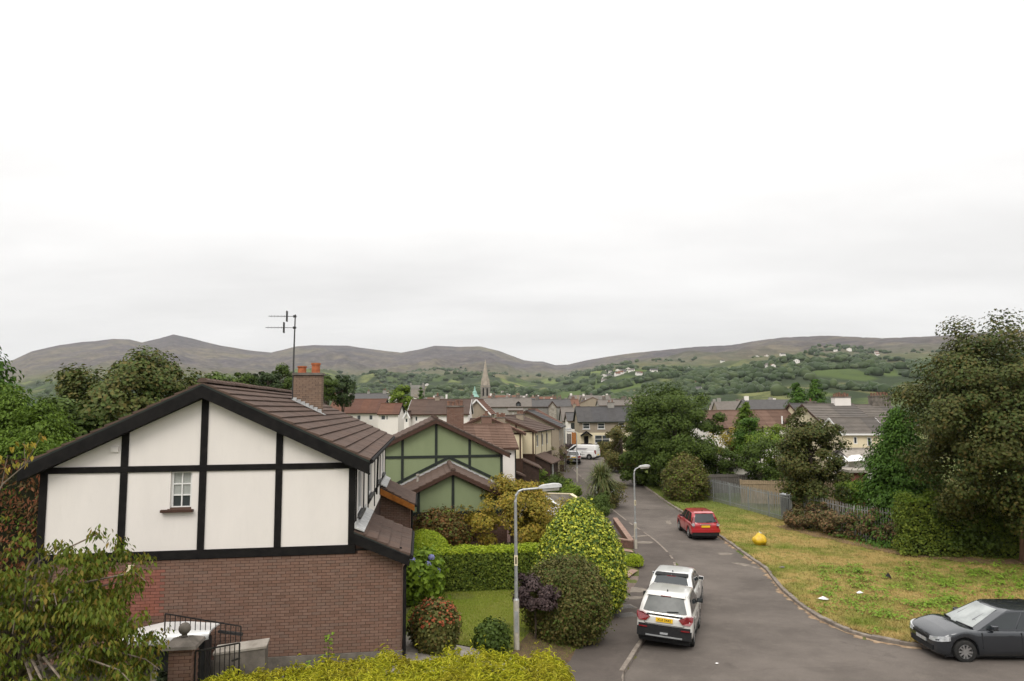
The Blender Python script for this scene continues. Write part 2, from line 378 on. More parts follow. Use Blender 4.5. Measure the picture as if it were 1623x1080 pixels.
def kerb_poly(root, pts, lim, side=+1, seed=5):
    rng = random.Random(seed); m = MB().prism([(0, -.2), (.16, -.2), (.16, .155), (.02, .155), (0, .135)], 0, -.45, .45).mesh('kerb_stone'); m.materials.append(MAT['kerb'])
    d = [0]
    for a, b in zip(pts[:-1], pts[1:]): d.append(d[-1]+math.hypot(b[0]-a[0], b[1]-a[1]))
    s = 0
    while s+.915 < d[-1]:
        a = np.array([np.interp(s, d, [p[0] for p in pts]), np.interp(s, d, [p[1] for p in pts])]); b = np.array([np.interp(s+.915, d, [p[0] for p in pts]), np.interp(s+.915, d, [p[1] for p in pts])])
        o = bpy.data.objects.new('kerb_stone', m); link(o, root); mid = (a+b)/2
        o.location = (mid[0], mid[1], float(zr(mid[1]))-.01+rng.uniform(-.02, .015)); o.rotation_euler = (rng.uniform(-.05, .05), -math.atan2(float(zr(b[1])-zr(a[1])), .915), math.atan2(b[1]-a[1], b[0]-a[0])); s += .915
RP = [(rk(y), y) for y in np.arange(88, 19.5, -.1)]
# the right kerb runs towards the camera, so its back (local +y) faces the grass
kerb_poly(kb, [(float(a), float(b)) for a, b in RP], 0)
# crumbling strip of dirt and dead leaves along the channel
rng = np.random.default_rng(5)
def patch_sheet(name, cx, cy, rx, ry, ang, mat, zoff, n=18, irr=.25, parent=None, zf=None):
    th = np.linspace(0, 2*math.pi, n, endpoint=False); rr = 1+rng.uniform(-irr, irr, n)
    px = rx*rr*np.cos(th); py = ry*rr*np.sin(th); x = cx+px*math.cos(ang)-py*math.sin(ang); y = cy+px*math.sin(ang)+py*math.cos(ang)
    x = np.append(x, cx); y = np.append(y, cy); z = (zf(x, y) if zf else zr(y))+zoff
    T = [(i, (i+1) % n, n) for i in range(n)]
    return mobj(name, fast_mesh(name, np.stack([x, y, z], -1), T), mat, parent)
V = []; F = []
dy = np.arange(22.2, 46, .06); nrm = np.array([[-1.0, (rk(q+.05)-rk(q-.05))/.1] for q in dy]); nrm /= np.linalg.norm(nrm, axis=1, keepdims=True)
wdt = np.clip(.07+.13*(np.sin(dy*1.7)+np.sin(dy*4.3+1)+np.sin(dy*9.1))/2+rng.normal(size=len(dy))*.05, .015, .42)
for q, nn_, w_ in zip(dy, nrm, wdt):
    for f in (0, .5, 1.0): V.append((float(rk(q))+nn_[0]*w_*f, q+nn_[1]*w_*f, float(zr(q+nn_[1]*w_*f))+.03*(1-f)+.005))
F = [(3*i+k, 3*i+k+1, 3*i+k+4, 3*i+k+3) for i in range(len(dy)-1) for k in range(2)]
tag(mobj('roadside_debris', fast_mesh('roadside_debris', V, F, 4), MAT['debris'], road), kind='stuff')
# pale worn patches, manhole covers, dropped-kerb slabs
MAT['patch'] = pm('worn_concrete_patch', (.22, .19, .155), (.15, .128, .108), 4, .95, bump=.3)
MAT['pave'] = pm('brick_paving', (.30, .205, .16), (.20, .13, .10), 4, .9, bump=.4)
MAT['cover'] = pm('iron_cover', (.13, .12, .11), (.08, .074, .068), 9, .6, .4, .3, bump=.5, bscale=40)
for (px, py, rx, ry, a) in [(1150, 880, .5, .28, .2), (1060, 830, .9, .18, 1.4), (1180, 898, .22, .7, .5), (985, 785, .5, .25, 0)]:
    g = G(px, py); tag(patch_sheet('worn_patch', g[0], g[1], rx, ry, a, MAT['patch'], .004, 20, .35, parent=road), kind='stuff')
def footz(x, y): return zr(y)+.105
for (px, py, rx, ry, a) in [(1020, 862, .55, .42, .1), (1013, 852, .6, .2, .3), (1006, 938, .55, .5, .3), (1004, 951, .5, .25, .2)]:
    g = G(px, py); tag(patch_sheet('worn_patch', g[0], g[1], rx, ry, a, MAT['patch'], .004, 16, .2, parent=foot, zf=footz), kind='stuff')
for (px, py) in [(989, 966), (992, 979)]:
    g = G(px, py); t = thing('drain_cover', 'square ribbed iron cover in the footway beside the cone-shaped holly' if py > 970 else 'smaller flat iron cover in the footway behind the ribbed one', 'drain cover', (g[0], g[1], zr(g[1])+.107), .35)
    MB().box(-.45, .45, -.3, .3, -.1, .006).build('frame', MAT['conc'], t)
    for k in range(9): MB().box(-.38+k*.085, -.38+k*.085+.05, -.24, .24, .006, .016).build('rib', MAT['cover'], t)
# front garden: lawn, paths, drive
def quad_sheet(name, c, mat, zoff, n=14, kind='structure'):
    c = [np.array(q, float) for q in c]; u = np.linspace(0, 1, n); P = []
    for a in u:
        for b in u:
            q = (c[0]*(1-a)+c[1]*a)*(1-b)+(c[3]*(1-a)+c[2]*a)*b; P.append((q[0], q[1], float(terr(q[0], q[1]))+zoff))
    I = np.arange(n*n).reshape(n, n); Q = np.stack([I[:-1, :-1], I[1:, :-1], I[1:, 1:], I[:-1, 1:]], -1).reshape(-1, 4)
    m = fast_mesh(name, P, Q, 4); m.polygons.foreach_set('use_smooth', [True]*len(Q)); return mobj(name, m, mat, kind=kind)
# ================================================================ hills across the valley
SKY = [(-500, 590), (-200, 585), (-60, 580), (20, 571), (50, 557), (95, 547), (130, 542), (150, 541), (180, 537), (205, 538), (225, 543), (250, 537), (275, 530), (310, 538), (350, 548), (400, 556), (430, 559), (470, 549), (500, 547), (550, 548), (600, 555), (635, 559), (660, 555), (690, 548), (730, 550), (760, 549), (790, 556), (830, 571), (845, 573), (860, 573), (880, 579), (900, 578), (930, 571), (965, 565), (1000, 560), (1040, 556), (1100, 550), (1160, 547), (1200, 540), (1240, 535), (1310, 532), (1400, 536), (1480, 533), (1545, 528), (1620, 524), (1800, 522), (2200, 530)]
th_s = []; el_s = []
for px, py in SKY:
    d = ray(px, py); th_s.append(math.atan2(d[0], d[1])); el_s.append(d[2]/math.hypot(d[0], d[1]))
hr = np.random.default_rng(11)
def vnoise2(u, v, seed):
    r = np.random.default_rng(seed); g = r.random((256, 256))
    iu = np.floor(u).astype(int); iv = np.floor(v).astype(int); fu = u-iu; fv = v-iv
    fu = fu*fu*(3-2*fu); fv = fv*fv*(3-2*fv)
    a = g[iu % 256, iv % 256]; b = g[(iu+1) % 256, iv % 256]; c = g[iu % 256, (iv+1) % 256]; d = g[(iu+1) % 256, (iv+1) % 256]
    return (a*(1-fu)+b*fu)*(1-fv)+(c*(1-fu)+d*fu)*fv - .5
def fbm(u, v, seed, oct=5):
    s = 0; a = 1
    for k in range(oct): s = s+a*vnoise2(u*2**k+k*7.3, v*2**k+k*3.1, seed+k); a *= .5
    return s
R0 = 480.0
def ridge_r(th): return np.interp(th, [-.8, -.2, .0, .07, .16, .8], [5200, 4900, 4700, 5000, 4000, 3300])
def hillz(th, r):
    Rr = ridge_r(th); el = np.interp(th, th_s, el_s); Hh = el*Rr+CAMH
    t = np.clip((r-R0)/(Rr-R0), 0, 1.35)
    ex = np.interp(th, [-.8, .05, .2, .8], [1.75, 1.6, 1.35, 1.3])
    base = np.where(t <= 1, Hh*np.power(np.minimum(t, 1), ex), Hh*(1-1.6*(t-1)))
    x = r*np.sin(th); y = r*np.cos(th)
    n = fbm(x/900+20, y/900+20, 3, 6); n2 = 1-2*np.abs(fbm(x/420+50, y/420+9, 21, 5))
    amp = np.clip(t*(1.02-t)*4, 0, 1)*Hh
    n3 = fbm(x/170+5, y/170+70, 91, 4); n4 = 1-2*np.abs(fbm(x/230+3, y/650+19, 33, 5))
    z = base+amp*.17*n+amp*.10*(n2-.75)+amp*.05*n3+amp*.06*(n4-.7)
    return np.where(t <= .995, np.minimum(z, CAMH+el*r*.992), base + .0*n) - 3*(t <= .01)
ths = np.linspace(-.80, .80, 900); rs = R0+(5200*1.32-R0)*np.linspace(0, 1, 300)**1.3
TH, RR = np.meshgrid(ths, rs); RR = np.minimum(RR, ridge_r(TH)*1.3)
HZ = hillz(TH, RR)
I = np.arange(TH.size).reshape(TH.shape); Q = np.stack([I[:-1, :-1], I[:-1, 1:], I[1:, 1:], I[1:, :-1]], -1).reshape(-1, 4)
hm = fast_mesh('hills', np.stack([RR*np.sin(TH), RR*np.cos(TH), HZ], -1).reshape(-1, 3), Q, 4)
hm.polygons.foreach_set('use_smooth', [True]*len(Q))
def hill_mat():
    m, t = newmat('hillside')
    g = N(t, 'ShaderNodeNewGeometry'); pos = g.outputs['Position']
    sp = N(t, 'ShaderNodeSeparateXYZ'); t.links.new(pos, sp.inputs[0])
    a = noise(t, .0022, 8, .62); b = noise(t, .009, 8, .68); c = noise(t, .022, 8, .75, stretch=(1, 1, 4))
    moor = ramp(t, [(.058, .053, .06), (.082, .07, .070), (.14, .118, .078), (.12, .115, .06)], a, [.32, .46, .60, .72])
    moor = mixc(t, ramp(t, [(0, 0, 0), (.75, .75, .75)], b, [.42, .64]), moor, (.06, .05, .056))
    moor = mixc(t, ramp(t, [(0, 0, 0), (.8, .8, .8)], c, [.48, .64]), moor, (.035, .036, .028)); moor = mixc(t, ramp(t, [(.6, .6, .6), (0, 0, 0)], c, [.34, .46]), moor, (.19, .165, .125))
    grassy = ramp(t, [(.125, .12, .05), (.095, .11, .042), (.18, .15, .072)], b, [.35, .5, .66])
    grassy = mixc(t, ramp(t, [(0, 0, 0), (.7, .7, .7)], c, [.48, .62]), grassy, (.06, .075, .03))
    # height with wobble chooses fields / rough grass / moor
    ad = N(t, 'ShaderNodeMath', operation='MULTIPLY_ADD'); ad.inputs[1].default_value = 260.0
    t.links.new(a, ad.inputs[0]); t.links.new(sp.outputs['Z'], ad.inputs[2])
    col = mixc(t, ramp(t, [(0, 0, 0), (1, 1, 1)], N_range(t, ad.outputs[0], 200, 360)), grassy, moor)
    vo = N(t, 'ShaderNodeTexVoronoi'); vo.inputs['Scale'].default_value = .0125
    ve = N(t, 'ShaderNodeTexVoronoi', feature='DISTANCE_TO_EDGE'); ve.inputs['Scale'].default_value = .0125
    mp = N(t, 'ShaderNodeMapping'); mp.inputs['Scale'].default_value = (1, .55, 0); mp.inputs['Rotation'].default_value = (0, 0, .3); t.links.new(pos, mp.inputs[0])
    for q in (vo, ve): t.links.new(mp.outputs[0], q.inputs['Vector'])
    sc = N(t, 'ShaderNodeSeparateColor'); t.links.new(vo.outputs['Color'], sc.inputs[0])
    fld = ramp(t, [(.06, .085, .028), (.095, .13, .038), (.13, .155, .05), (.15, .14, .065), (.07, .10, .033), (.05, .07, .025)], sc.outputs[0])
    fld = mixc(t, ramp(t, [(.95, .95, .95), (0, 0, 0)], ve.outputs['Distance'], [.07, .16]), fld, (.03, .042, .022))
    fld = mixc(t, ramp(t, [(0, 0, 0), (.9, .9, .9)], c, [.50, .60]), fld, (.04, .055, .026))
    fz = N(t, 'ShaderNodeMath', operation='MULTIPLY_ADD'); fz.inputs[1].default_value = 170.0; t.links.new(a, fz.inputs[0]); t.links.new(sp.outputs['Z'], fz.inputs[2])
    col = mixc(t, ramp(t, [(1, 1, 1), (0, 0, 0)], N_range(t, fz.outputs[0], 175, 215)), col, fld)
    return finish(m, t, col, .95, .05, bump=c, bstr=.8, bdist=6)
def N_range(t, inp, a, b):
    q = N(t, 'ShaderNodeMapRange'); q.inputs[1].default_value = a; q.inputs[2].default_value = b; t.links.new(inp, q.inputs[0]); return q.outputs[0]
MAT['hill'] = hill_mat()
mobj('hills', hm, MAT['hill'], kind='structure')

# ================================================================ building helpers
def wall(mb, O, U, length, z0, top, holes=(), n=None, rev=.1):
    """upright wall from O along unit U; top = [(u,z)...] piecewise roofline; holes (u0,u1,z0,z1); n = outward normal"""
    O = Vector(O); U = Vector(U); n = Vector(n) if n is not None else Vector((U.y, -U.x, 0))
    us = sorted(set([0, length]+[p[0] for p in top]+[h[0] for h in holes]+[h[1] for h in holes]))
    tu = [p[0] for p in top]; tz = [p[1] for p in top]
    P = lambda u, z: O+U*u+Vector((0, 0, z))
    for a, b in zip(us[:-1], us[1:]):
        if b-a < 1e-6: continue
        m = (a+b)/2; zs = [z0]
        for h in sorted([h for h in holes if h[0] <= m <= h[1]], key=lambda h: h[2]): zs += [h[2], h[3]]
        ta, tb = float(np.interp(a, tu, tz)), float(np.interp(b, tu, tz))
        for k in range(0, len(zs), 2):
            lo = zs[k]
            if k+1 < len(zs): mb.add([P(a, lo), P(b, lo), P(b, zs[k+1]), P(a, zs[k+1])], [(0, 1, 2, 3)])
            else: mb.add([P(a, lo), P(b, lo), P(b, tb), P(a, ta)], [(0, 1, 2, 3)])
    for (a, b, c, d) in holes:
        q = [P(a, c), P(b, c), P(b, d), P(a, d)]; r = [x-n*rev for x in q]
        mb.add(q+r, [(0, 1, 5, 4), (1, 2, 6, 5), (2, 3, 7, 6), (3, 0, 4, 7)])
def window(parent, O, U, n, h, frame='pvc', cols=1, rows=1, fw=.06, rev=.1, sill=None, pane='glass', bars=.03, each=True, lintel=False):
    """framed window in hole h of a wall: frame, one pane object per light, sill"""
    O = Vector(O); U = Vector(U); n = Vector(n); a, b, c, d = h
    P = lambda u, z, o: O+U*u+Vector((0, 0, z))-n*o
    def slab(mb, u0, u1, w0, w1, o0, o1): mb.hexa([P(u0, w0, o0), P(u1, w0, o0), P(u1, w0, o1), P(u0, w0, o1), P(u0, w1, o0), P(u1, w1, o0), P(u1, w1, o1), P(u0, w1, o1)])
    f = MB(); o0, o1 = rev-.045, rev+.02
    slab(f, a, a+fw, c, d, o0, o1); slab(f, b-fw, b, c, d, o0, o1); slab(f, a+fw, b-fw, c, c+fw, o0, o1); slab(f, a+fw, b-fw, d-fw, d, o0, o1)
    iu = (b-a-2*fw)/cols; iz = (d-c-2*fw)/rows
    for k in range(1, cols): slab(f, a+fw+iu*k-bars/2, a+fw+iu*k+bars/2, c+fw, d-fw, o0+.005, o1-.005)
    for k in range(1, rows):
        for j in range(cols): slab(f, a+fw+iu*j+(bars/2 if j else 0), a+fw+iu*(j+1)-(bars/2 if j < cols-1 else 0), c+fw+iz*k-bars/2, c+fw+iz*k+bars/2, o0+.008, o1-.008)
    wo = f.build('window', MAT[frame], parent)
    for j in range(cols if each else 1):
        for k in range(rows if each else 1):
            g = MB(); u0 = a+fw+iu*j; u1 = u0+iu if each else b-fw; w0 = c+fw+iz*k; w1 = w0+iz if each else d-fw
            g.add([P(u0, w0, rev-.008), P(u1, w0, rev-.008), P(u1, w1, rev-.008), P(u0, w1, rev-.008)], [(0, 1, 2, 3)])
            pn = pane[k] if isinstance(pane, (list, tuple)) else pane
            g.build('pane', MAT[pn], wo)
    if sill:
        s = MB(); slab(s, a-.09, b+.09, c-.07, c, -.10, rev); s.build('sill', MAT[sill], wo)
    return wo
def bricks(parent, O, U, n, u0, u1, z0, z1, mats, keep=None, single=0, proud=.008, ztop=None, red=None):
    """running bond; the first 'single' bricks of the sorted list are objects, the rest one joined part"""
    O = Vector(O); U = Vector(U); n = Vector(n); L, H, J = .215, .065, .01; lst = []
    r = 0; z = z0
    while z+H <= z1+.03:
        u = u0-(.1125 if r % 2 else 0)
        while u < u1:
            a, b = max(u, u0), min(u+L, u1)
            zt = z+H if ztop is None else min(z+H, ztop((a+b)/2))
            if b-a > .03 and zt-z > .02 and (keep is None or keep((a+b)/2, z)): lst.append((a, b, z, zt))
            u += L+J
        z += H+J; r += 1
    def corners(a, b, z, zt, pr):
        q = []
        for zz, s in ((z, 0), (zt, 1)):
            for (uu, oo) in ((a, pr), (b, pr), (b, -.03), (a, -.03)): q.append(O+U*uu+n*oo+Vector((0, 0, zz)))
        return q
    lst.sort(key=lambda q: -q[0]) if single else None
    full = None; mass = MB(); massr = MB(); cnt = 0; rr = random.Random(2)
    for q in lst:
        isred = red is not None and red((q[0]+q[1])/2, q[2])
        if cnt < single and abs(q[1]-q[0]-L) < 1e-3 and abs(q[3]-q[2]-H) < 1e-3:
            if full is None:
                mb = MB(); U0 = [];
                for zz in (0, H):
                    for (uu, oo) in ((0, proud), (L, proud), (L, -.03), (0, -.03)): U0.append(U*uu+n*oo+Vector((0, 0, zz)))
                mb.hexa(U0); full = mb.mesh('brick'); full.materials.append(mats[0])
            o = bpy.data.objects.new('brick', full); link(o, parent); o.location = O+U*q[0]+Vector((0, 0, q[2]))+n*rr.uniform(-.003, .003); cnt += 1
        else: (massr if isred else mass).hexa(corners(*q, proud+rr.uniform(-.003, .003)))
    if mass.v: mass.build('brickwork', mats[1], parent, kind='stuff')
    if massr.v: massr.build('faded_red_brickwork', MAT['brickr'], parent, kind='stuff')
def courses(parent, A, B, C, mat, gauge=.34, tile=.33, thick=.035, seed=1, name='tile_course', wave=0, lift=.03):
    """roof slope: A = eave start, B = eave end, C = ridge above A; every course is one part of overlapping tiles"""
    A, B, C = Vector(A), Vector(B), Vector(C); ud = (B-A); L = ud.length; ud = ud/L; sd = (C-A); S = sd.length; sd = sd/S
    nn = ud.cross(sd).normalized()
    if nn.z < 0: nn = -nn
    nc = max(1, round(S/gauge)); g = S/nc; nt_ = max(1, round(L/tile)); tw = L/nt_; rg = random.Random(seed)
    for k in range(nc):
        mb = MB(); s0 = g*k; s1 = g*(k+1)+(.06 if k < nc-1 else 0)
        off = 0
        for j in range(nt_):
            a = tw*j+.004; b = tw*(j+1)-.004; h0 = lift+thick+rg.uniform(-.004, .004); h1 = thick*.5+rg.uniform(-.002, .002)
            q = []
            P = lambda u, s, h: A+ud*u+sd*s+nn*h
            lo = [P(a, s0, 0.0), P(b, s0, 0.0), P(b, s1, -.01), P(a, s1, -.01)]
            if wave:
                m = (a+b)/2
                mb.add([P(a, s0, h0-wave), P(m, s0, h0+wave), P(b, s0, h0-wave), P(b, s1, h1-wave), P(m, s1, h1+wave), P(a, s1, h1-wave), P(a, s0, 0), P(b, s0, 0)], [(0, 1, 4, 5), (1, 2, 3, 4), (6, 7, 2, 1, 0)])
            else: mb.hexa(lo+[P(a, s0, h0), P(b, s0, h0), P(b, s1, h1), P(a, s1, h1)])
        mb.build(name, mat, parent)
def ridge_tiles(parent, A, B, mat, r=.12, ln=.45):
    A, B = Vector(A), Vector(B); d = B-A; L = d.length; d /= L; sx = Vector((d.y, -d.x, 0)); n = max(1, round(L/ln)); t = L/n; ms = None
    mb = MB(); K = 6; vs = []
    for e, rr in ((0.0, r), (t*1.02, r*.94)):
        for k in range(K+1):
            an = math.pi*k/K; vs.append(d*e+sx*(math.cos(an)*rr*1.15)+Vector((0, 0, math.sin(an)*rr-.03)))
    mb.add(vs, [(k, k+1, K+2+k, K+1+k) for k in range(K)]+[tuple(range(K+1))]); ms = mb.mesh('ridge_tile'); ms.materials.append(mat); rg = random.Random(4)
    for i in range(n):
        o = bpy.data.objects.new('ridge_tile', ms); link(o, parent); o.location = A+d*(t*i)+Vector((0, 0, rg.uniform(-.008, .008)))
def chimney(parent, x0, x1, y0, y1, zb, zt, mat='brickm', pots=2, potmat='pot', brick=True, cap='conc', potz=.32, potr=.12):
    c = MB().box(x0, x1, y0, y1, zb, zt).build('chimney', MAT['mortar'] if brick else MAT[mat], parent)
    if brick:
        bricks(c, (x0, y0, 0), (1, 0, 0), (0, -1, 0), 0, x1-x0, zb, zt, (MAT[mat], MAT[mat]))
        bricks(c, (x1, y0, 0), (0, 1, 0), (1, 0, 0), 0, y1-y0, zb, zt, (MAT[mat], MAT[mat]))
    MB().box(x0-.06, x1+.06, y0-.06, y1+.06, zt, zt+.09).build('chimney_cap', MAT[cap], c)
    rg = random.Random(int(x0*100) % 97)
    for k in range(pots):
        px = x0+(x1-x0)*(k+.5)/pots if x1-x0 >= y1-y0 else (x0+x1)/2; py = (y0+y1)/2 if x1-x0 >= y1-y0 else y0+(y1-y0)*(k+.5)/pots
        h = potz*(1+.45*((k+1) % 2 == 0)) if pots == 2 else potz*rg.uniform(.8, 1.3)
        MB().lathe([(potr*1.05, 0), (potr, h*.8), (potr*1.18, h*.82), (potr*1.18, h), (potr*.85, h), (potr*.85, h*.6)], 12, (px, py, zt+.09)).build('chimney_pot', MAT[potmat], c, smooth=False)
    return c

# ================================================================ the white half-timbered house
YAW = R(7.56)
H1 = at(562, 868, 18.3)
def gable_house(name, label, loc, rz, W, L, zb, zband, zeave, zapex, wallm, trim, roofm, over=.38, front=.28, lowbrick=True, detail=2, barge=None, side_wall=None, gauge=.36, low=None, group=None):
    """local frame: x<=0 along the gable (right corner at 0), y back along the ridge, z in world heights above loc"""
    t = thing(name, label, 'house', loc, rz, group); barge = barge or trim
    sl = (zapex-zeave)/(W/2); return t, sl
def tri_roof(t, W, L, zeave, zapex, roofm, over, front, gauge, back=.2, seed=1, tile=.33, wave=0, ridge=True, ln=.45):
    sl = (zapex-zeave)/(W/2); top = .34
    ze = zapex+top-sl*(W/2+over)
    ro = MB().prism([(over, ze-.05), (-W/2, zapex+top-.05), (-W-over, ze-.05), (-W-over, ze-.12), (-W/2, zapex+top-.14), (over, ze-.12)], 1, -front, L+back).build('roof', MAT['dgreen'], t)
    courses(ro, (over, -front, ze-.04), (over, L+back, ze-.04), (-W/2, -front, zapex+top-.04), roofm, gauge, tile, seed=seed, wave=wave)
    courses(ro, (-W-over, -front, ze-.04), (-W-over, L+back, ze-.04), (-W/2, -front, zapex+top-.04), roofm, gauge, tile, seed=seed+1, wave=wave)
    if ridge: ridge_tiles(ro, (-W/2, -front, zapex+top+.02), (-W/2, L+back, zapex+top+.02), roofm, ln=ln)
    return ro, sl, ze
def bargeboards(t, W, zeave, zapex, mat, over, front, depth=.30, top=.30, thick=.05, soff=True):
    sl = (zapex-zeave)/(W/2)
    for s in (1, -1):
        x0 = -W/2; x1 = over if s > 0 else -W-over; z0 = zapex+top; z1 = z0-sl*(W/2+over)
        mb = MB().prism([(x0, z0), (x1, z1), (x1, z1-depth), (x0, z0-depth)] if s > 0 else [(x0, z0), (x0, z0-depth), (x1, z1-depth), (x1, z1)], 1, -front-.015, -front-.015+thick)
        mb.build('bargeboard', mat, t)
        if soff: MB().prism([(x0, z0-depth), (x1, z1-depth), (x1, z1-depth+.02), (x0, z0-depth+.02)], 1, -front+thick-.015, -.002).build('soffit', mat, t)
def beam(t, a, b, wd, mat, th=.035, n=(0, -1, 0)):
    """flat board lying on a wall"""
    a, b, n = Vector(a), Vector(b), Vector(n); d = (b-a).normalized(); s = d.cross(n).normalized()
    q = []
    for e in (a, b): q += [e-s*wd/2-n*.01, e+s*wd/2-n*.01, e+s*wd/2+n*th, e-s*wd/2+n*th]
    MB().hexa(q).build('timber_beam', mat, t)

t = thing('half_timbered_house', 'white rendered house with black beams over a brown brick ground floor', 'house', (H1[0], H1[1], 0), YAW)
W, L = 7.68, 14.9
ZB, ZE, ZA = 3.83, 6.0, 7.84
FN = (0, -1, 0)
wh = (3.07, 3.59, 4.97, 5.92)     # the small window, measured from the left corner
mb = MB(); wall(mb, (-W, 0, 0), (1, 0, 0), W, 3.72, [(0, ZE), (W/2, ZA), (W, ZE)], [wh], FN, .11)
wall(mb, (-W, L, 0), (1, 0, 0), W, .3, [(0, ZE), (W/2, ZA), (W, ZE)], [], (0, 1, 0))
sw = [(.7, 2.3, 4.55, 5.75), (4.6, 6.2, 4.55, 5.75), (8.9, 10.5, 4.55, 5.75), (12.4, 13.9, 4.55, 5.75)]
wall(mb, (0, 0, 0), (0, 1, 0), L, 3.72, [(0, ZE+.1), (L, ZE+.1)], sw, (1, 0, 0), .08)
wall(mb, (-W, 0, 0), (0, 1, 0), L, .3, [(0, ZE+.1), (L, ZE+.1)], [], (-1, 0, 0))
mb.build('rendered_wall', MAT['white'], t)
window(t, (-W, 0, 0), (1, 0, 0), FN, wh, 'pvc', 2, 3, .055, .11, None, ['glass', 'curt', 'curt'], .03)
s = MB().box(-W+2.88, -W+3.65, -.12, .1, 4.89, 4.955); s.hexa([(-W+3.0, -.03, 4.955), (-W+3.6, -.03, 4.955), (-W+3.6, .1, 4.955), (-W+3.0, .1, 4.955), (-W+3.08, .06, 5.0), (-W+3.58, .06, 5.0), (-W+3.58, .1, 5.0), (-W+3.08, .1, 5.0)])
s.build('sill', MAT['brown'], t)
for h in sw: window(t, (0, 0, 0), (0, 1, 0), (1, 0, 0), h, 'pvc', 2, 1, .06, .08, 'dmetal', 'glass')
for x in (-W+.085, -5.73, -3.83, -1.95, -.085):
    top = ZE-.02+min(abs(x+W), abs(x))*(ZA-ZE)/(W/2)
    hit = []
    beam(t, (x, 0, ZB+.11), (x, 0, 5.90), .17, MAT['black'])
    if top > 6.2: beam(t, (x, 0, 6.06), (x, 0, top+.12), .17, MAT['black'])
beam(t, (-W, 0, 5.98), (0, 0, 5.98), .155, MAT['black'], .038); beam(t, (-W-.02, 0, ZB), (.02, 0, ZB), .215, MAT['black'], .045)
for y in (.09, 2.55, 4.3, 7.45, 10.8, 14.8): beam(t, (0, y, 3.9), (0, y, 5.95), .13, MAT['black'], .03, (1, 0, 0))
beam(t, (0, 0, 4.42), (0, 2.5, 4.42), .1, MAT['black'], .034, (1, 0, 0)); beam(t, (0, 4.4, 4.42), (0, L, 4.42), .1, MAT['black'], .034, (1, 0, 0))
# brick ground floor runs on to the right under the lean-to
BX = 1.22
mb = MB(); wall(mb, (-W, 0, 0), (1, 0, 0), W+BX, .2, [(0, 3.72), (W, 3.72), (W+.01, 4.12), (W+BX, 3.45)], [], FN)
wall(mb, (BX, 0, 0), (0, 1, 0), 3.3, .2, [(0, 3.45), (3.3, 3.45)], [], (1, 0, 0)); wall(mb, (0, 3.3, 0), (0, 1, 0), L-3.3, .2, [(0, 3.72), (L-3.3, 3.72)], [], (1, 0, 0))
wall(mb, (0, 3.3, 0), (1, 0, 0), BX, .2, [(0, 4.12), (BX, 3.45)], [], (0, 1, 0))
bw = mb.build('brick_wall', MAT['mortar'], t)
bricks(bw, (-W, 0, 0), (1, 0, 0), FN, 0, W+BX, 1.235, 3.78, (MAT['brick'], MAT['brickm']), single=300, ztop=lambda u: 3.72 if u < W else 4.1-(u-W)*.55, red=lambda u, z: .75 < u < 2.95 and 2.35 < z < 3.42 and (u < 2.8 or (z*40) % 3 < 1.5) and (z < 3.3 or u > 1.0))
bricks(bw, (BX, 0, 0), (0, 1, 0), (1, 0, 0), 0, 3.3, 1.235, 3.4, (MAT['brickm'], MAT['brickm']))
MB().box(-W-.02, BX+.03, -.05, .05, .2, 1.225).build('plinth', MAT['conc'], t)
mb = MB().box(-W-.02, W*.0+BX+.5, -.8, -.05, .2, .84); mb.build('concrete_apron', MAT['concl'], t)
ro, SL, ZEV = tri_roof(t, W, L, ZE, ZA, MAT['rtile'], .38, .30, .37, seed=3)
bargeboards(t, W, ZE, ZA, MAT['black'], .38, .30, .31, .24)
for s in (1,):
    MB().box(.30, .345, -.28, L+.15, ZEV-.20, ZEV-.04).build('fascia', MAT['black'], t)
    MB().tube([(.42, -.25, ZEV-.07), (.42, L+.1, ZEV-.07)], .06, 8).build('gutter', MAT['black'], t)
MB().tube([(.40, 7.6, ZEV-.1), (.12, 7.6, ZEV-.35), (.08, 7.6, 4.3)], .035, 8).build('downpipe', MAT['black'], t)
# lean-to over the ground floor front
def leanto(t, y0, y1, xo, zt, zo, bargem, roofm, flash=True):
    lr = MB().prism([(0, zt-.05), (xo, zo-.05), (xo, zo-.11), (0, zt-.11)], 1, y0, y1).build('lean_to_roof', MAT['dgreen'], t)
    courses(lr, (xo, y0, zo-.045), (xo, y1, zo-.045), (.0, y0, zt-.045), roofm, .34, .33, seed=7)
    MB().prism([(0, zt-.09), (xo-.0, zo-.06), (xo-.0, zo-.30), (0, zt-.35)], 1, y0-.05, y0-.006).build('bargeboard', bargem, t)
    if flash: MB().prism([(.012, zt+.16), (.03, zt+.16), (.05, zt+.06), (.26, zt-.045), (.26, zt-.075), (.012, zt+.03)], 1, y0+.02, y1).build('lead_flashing', MAT['lead'], t)
    MB().tube([(xo+.05, y0, zo-.09), (xo+.05, y1, zo-.09)], .055, 8).build('gutter', MAT['black'], t)
    MB().box(xo-.06, xo-.012, y0, y1, zo-.26, zo-.12).build('fascia', MAT['black'], t)
leanto(t, -.26, 3.4, 1.42, 4.36, 3.70, MAT['black'], MAT['rtile'])
MB().tube([(1.40, -.16, 3.5), (1.30, -.13, 3.35), (1.30, -.13, 1.05), (1.36, -.2, 1.0)], .045, 8).build('downpipe', MAT['black'], t)
MB().box(-.0, BX, -.012, .03, 3.78, 3.83).build('timber_beam', MAT['black'], t)
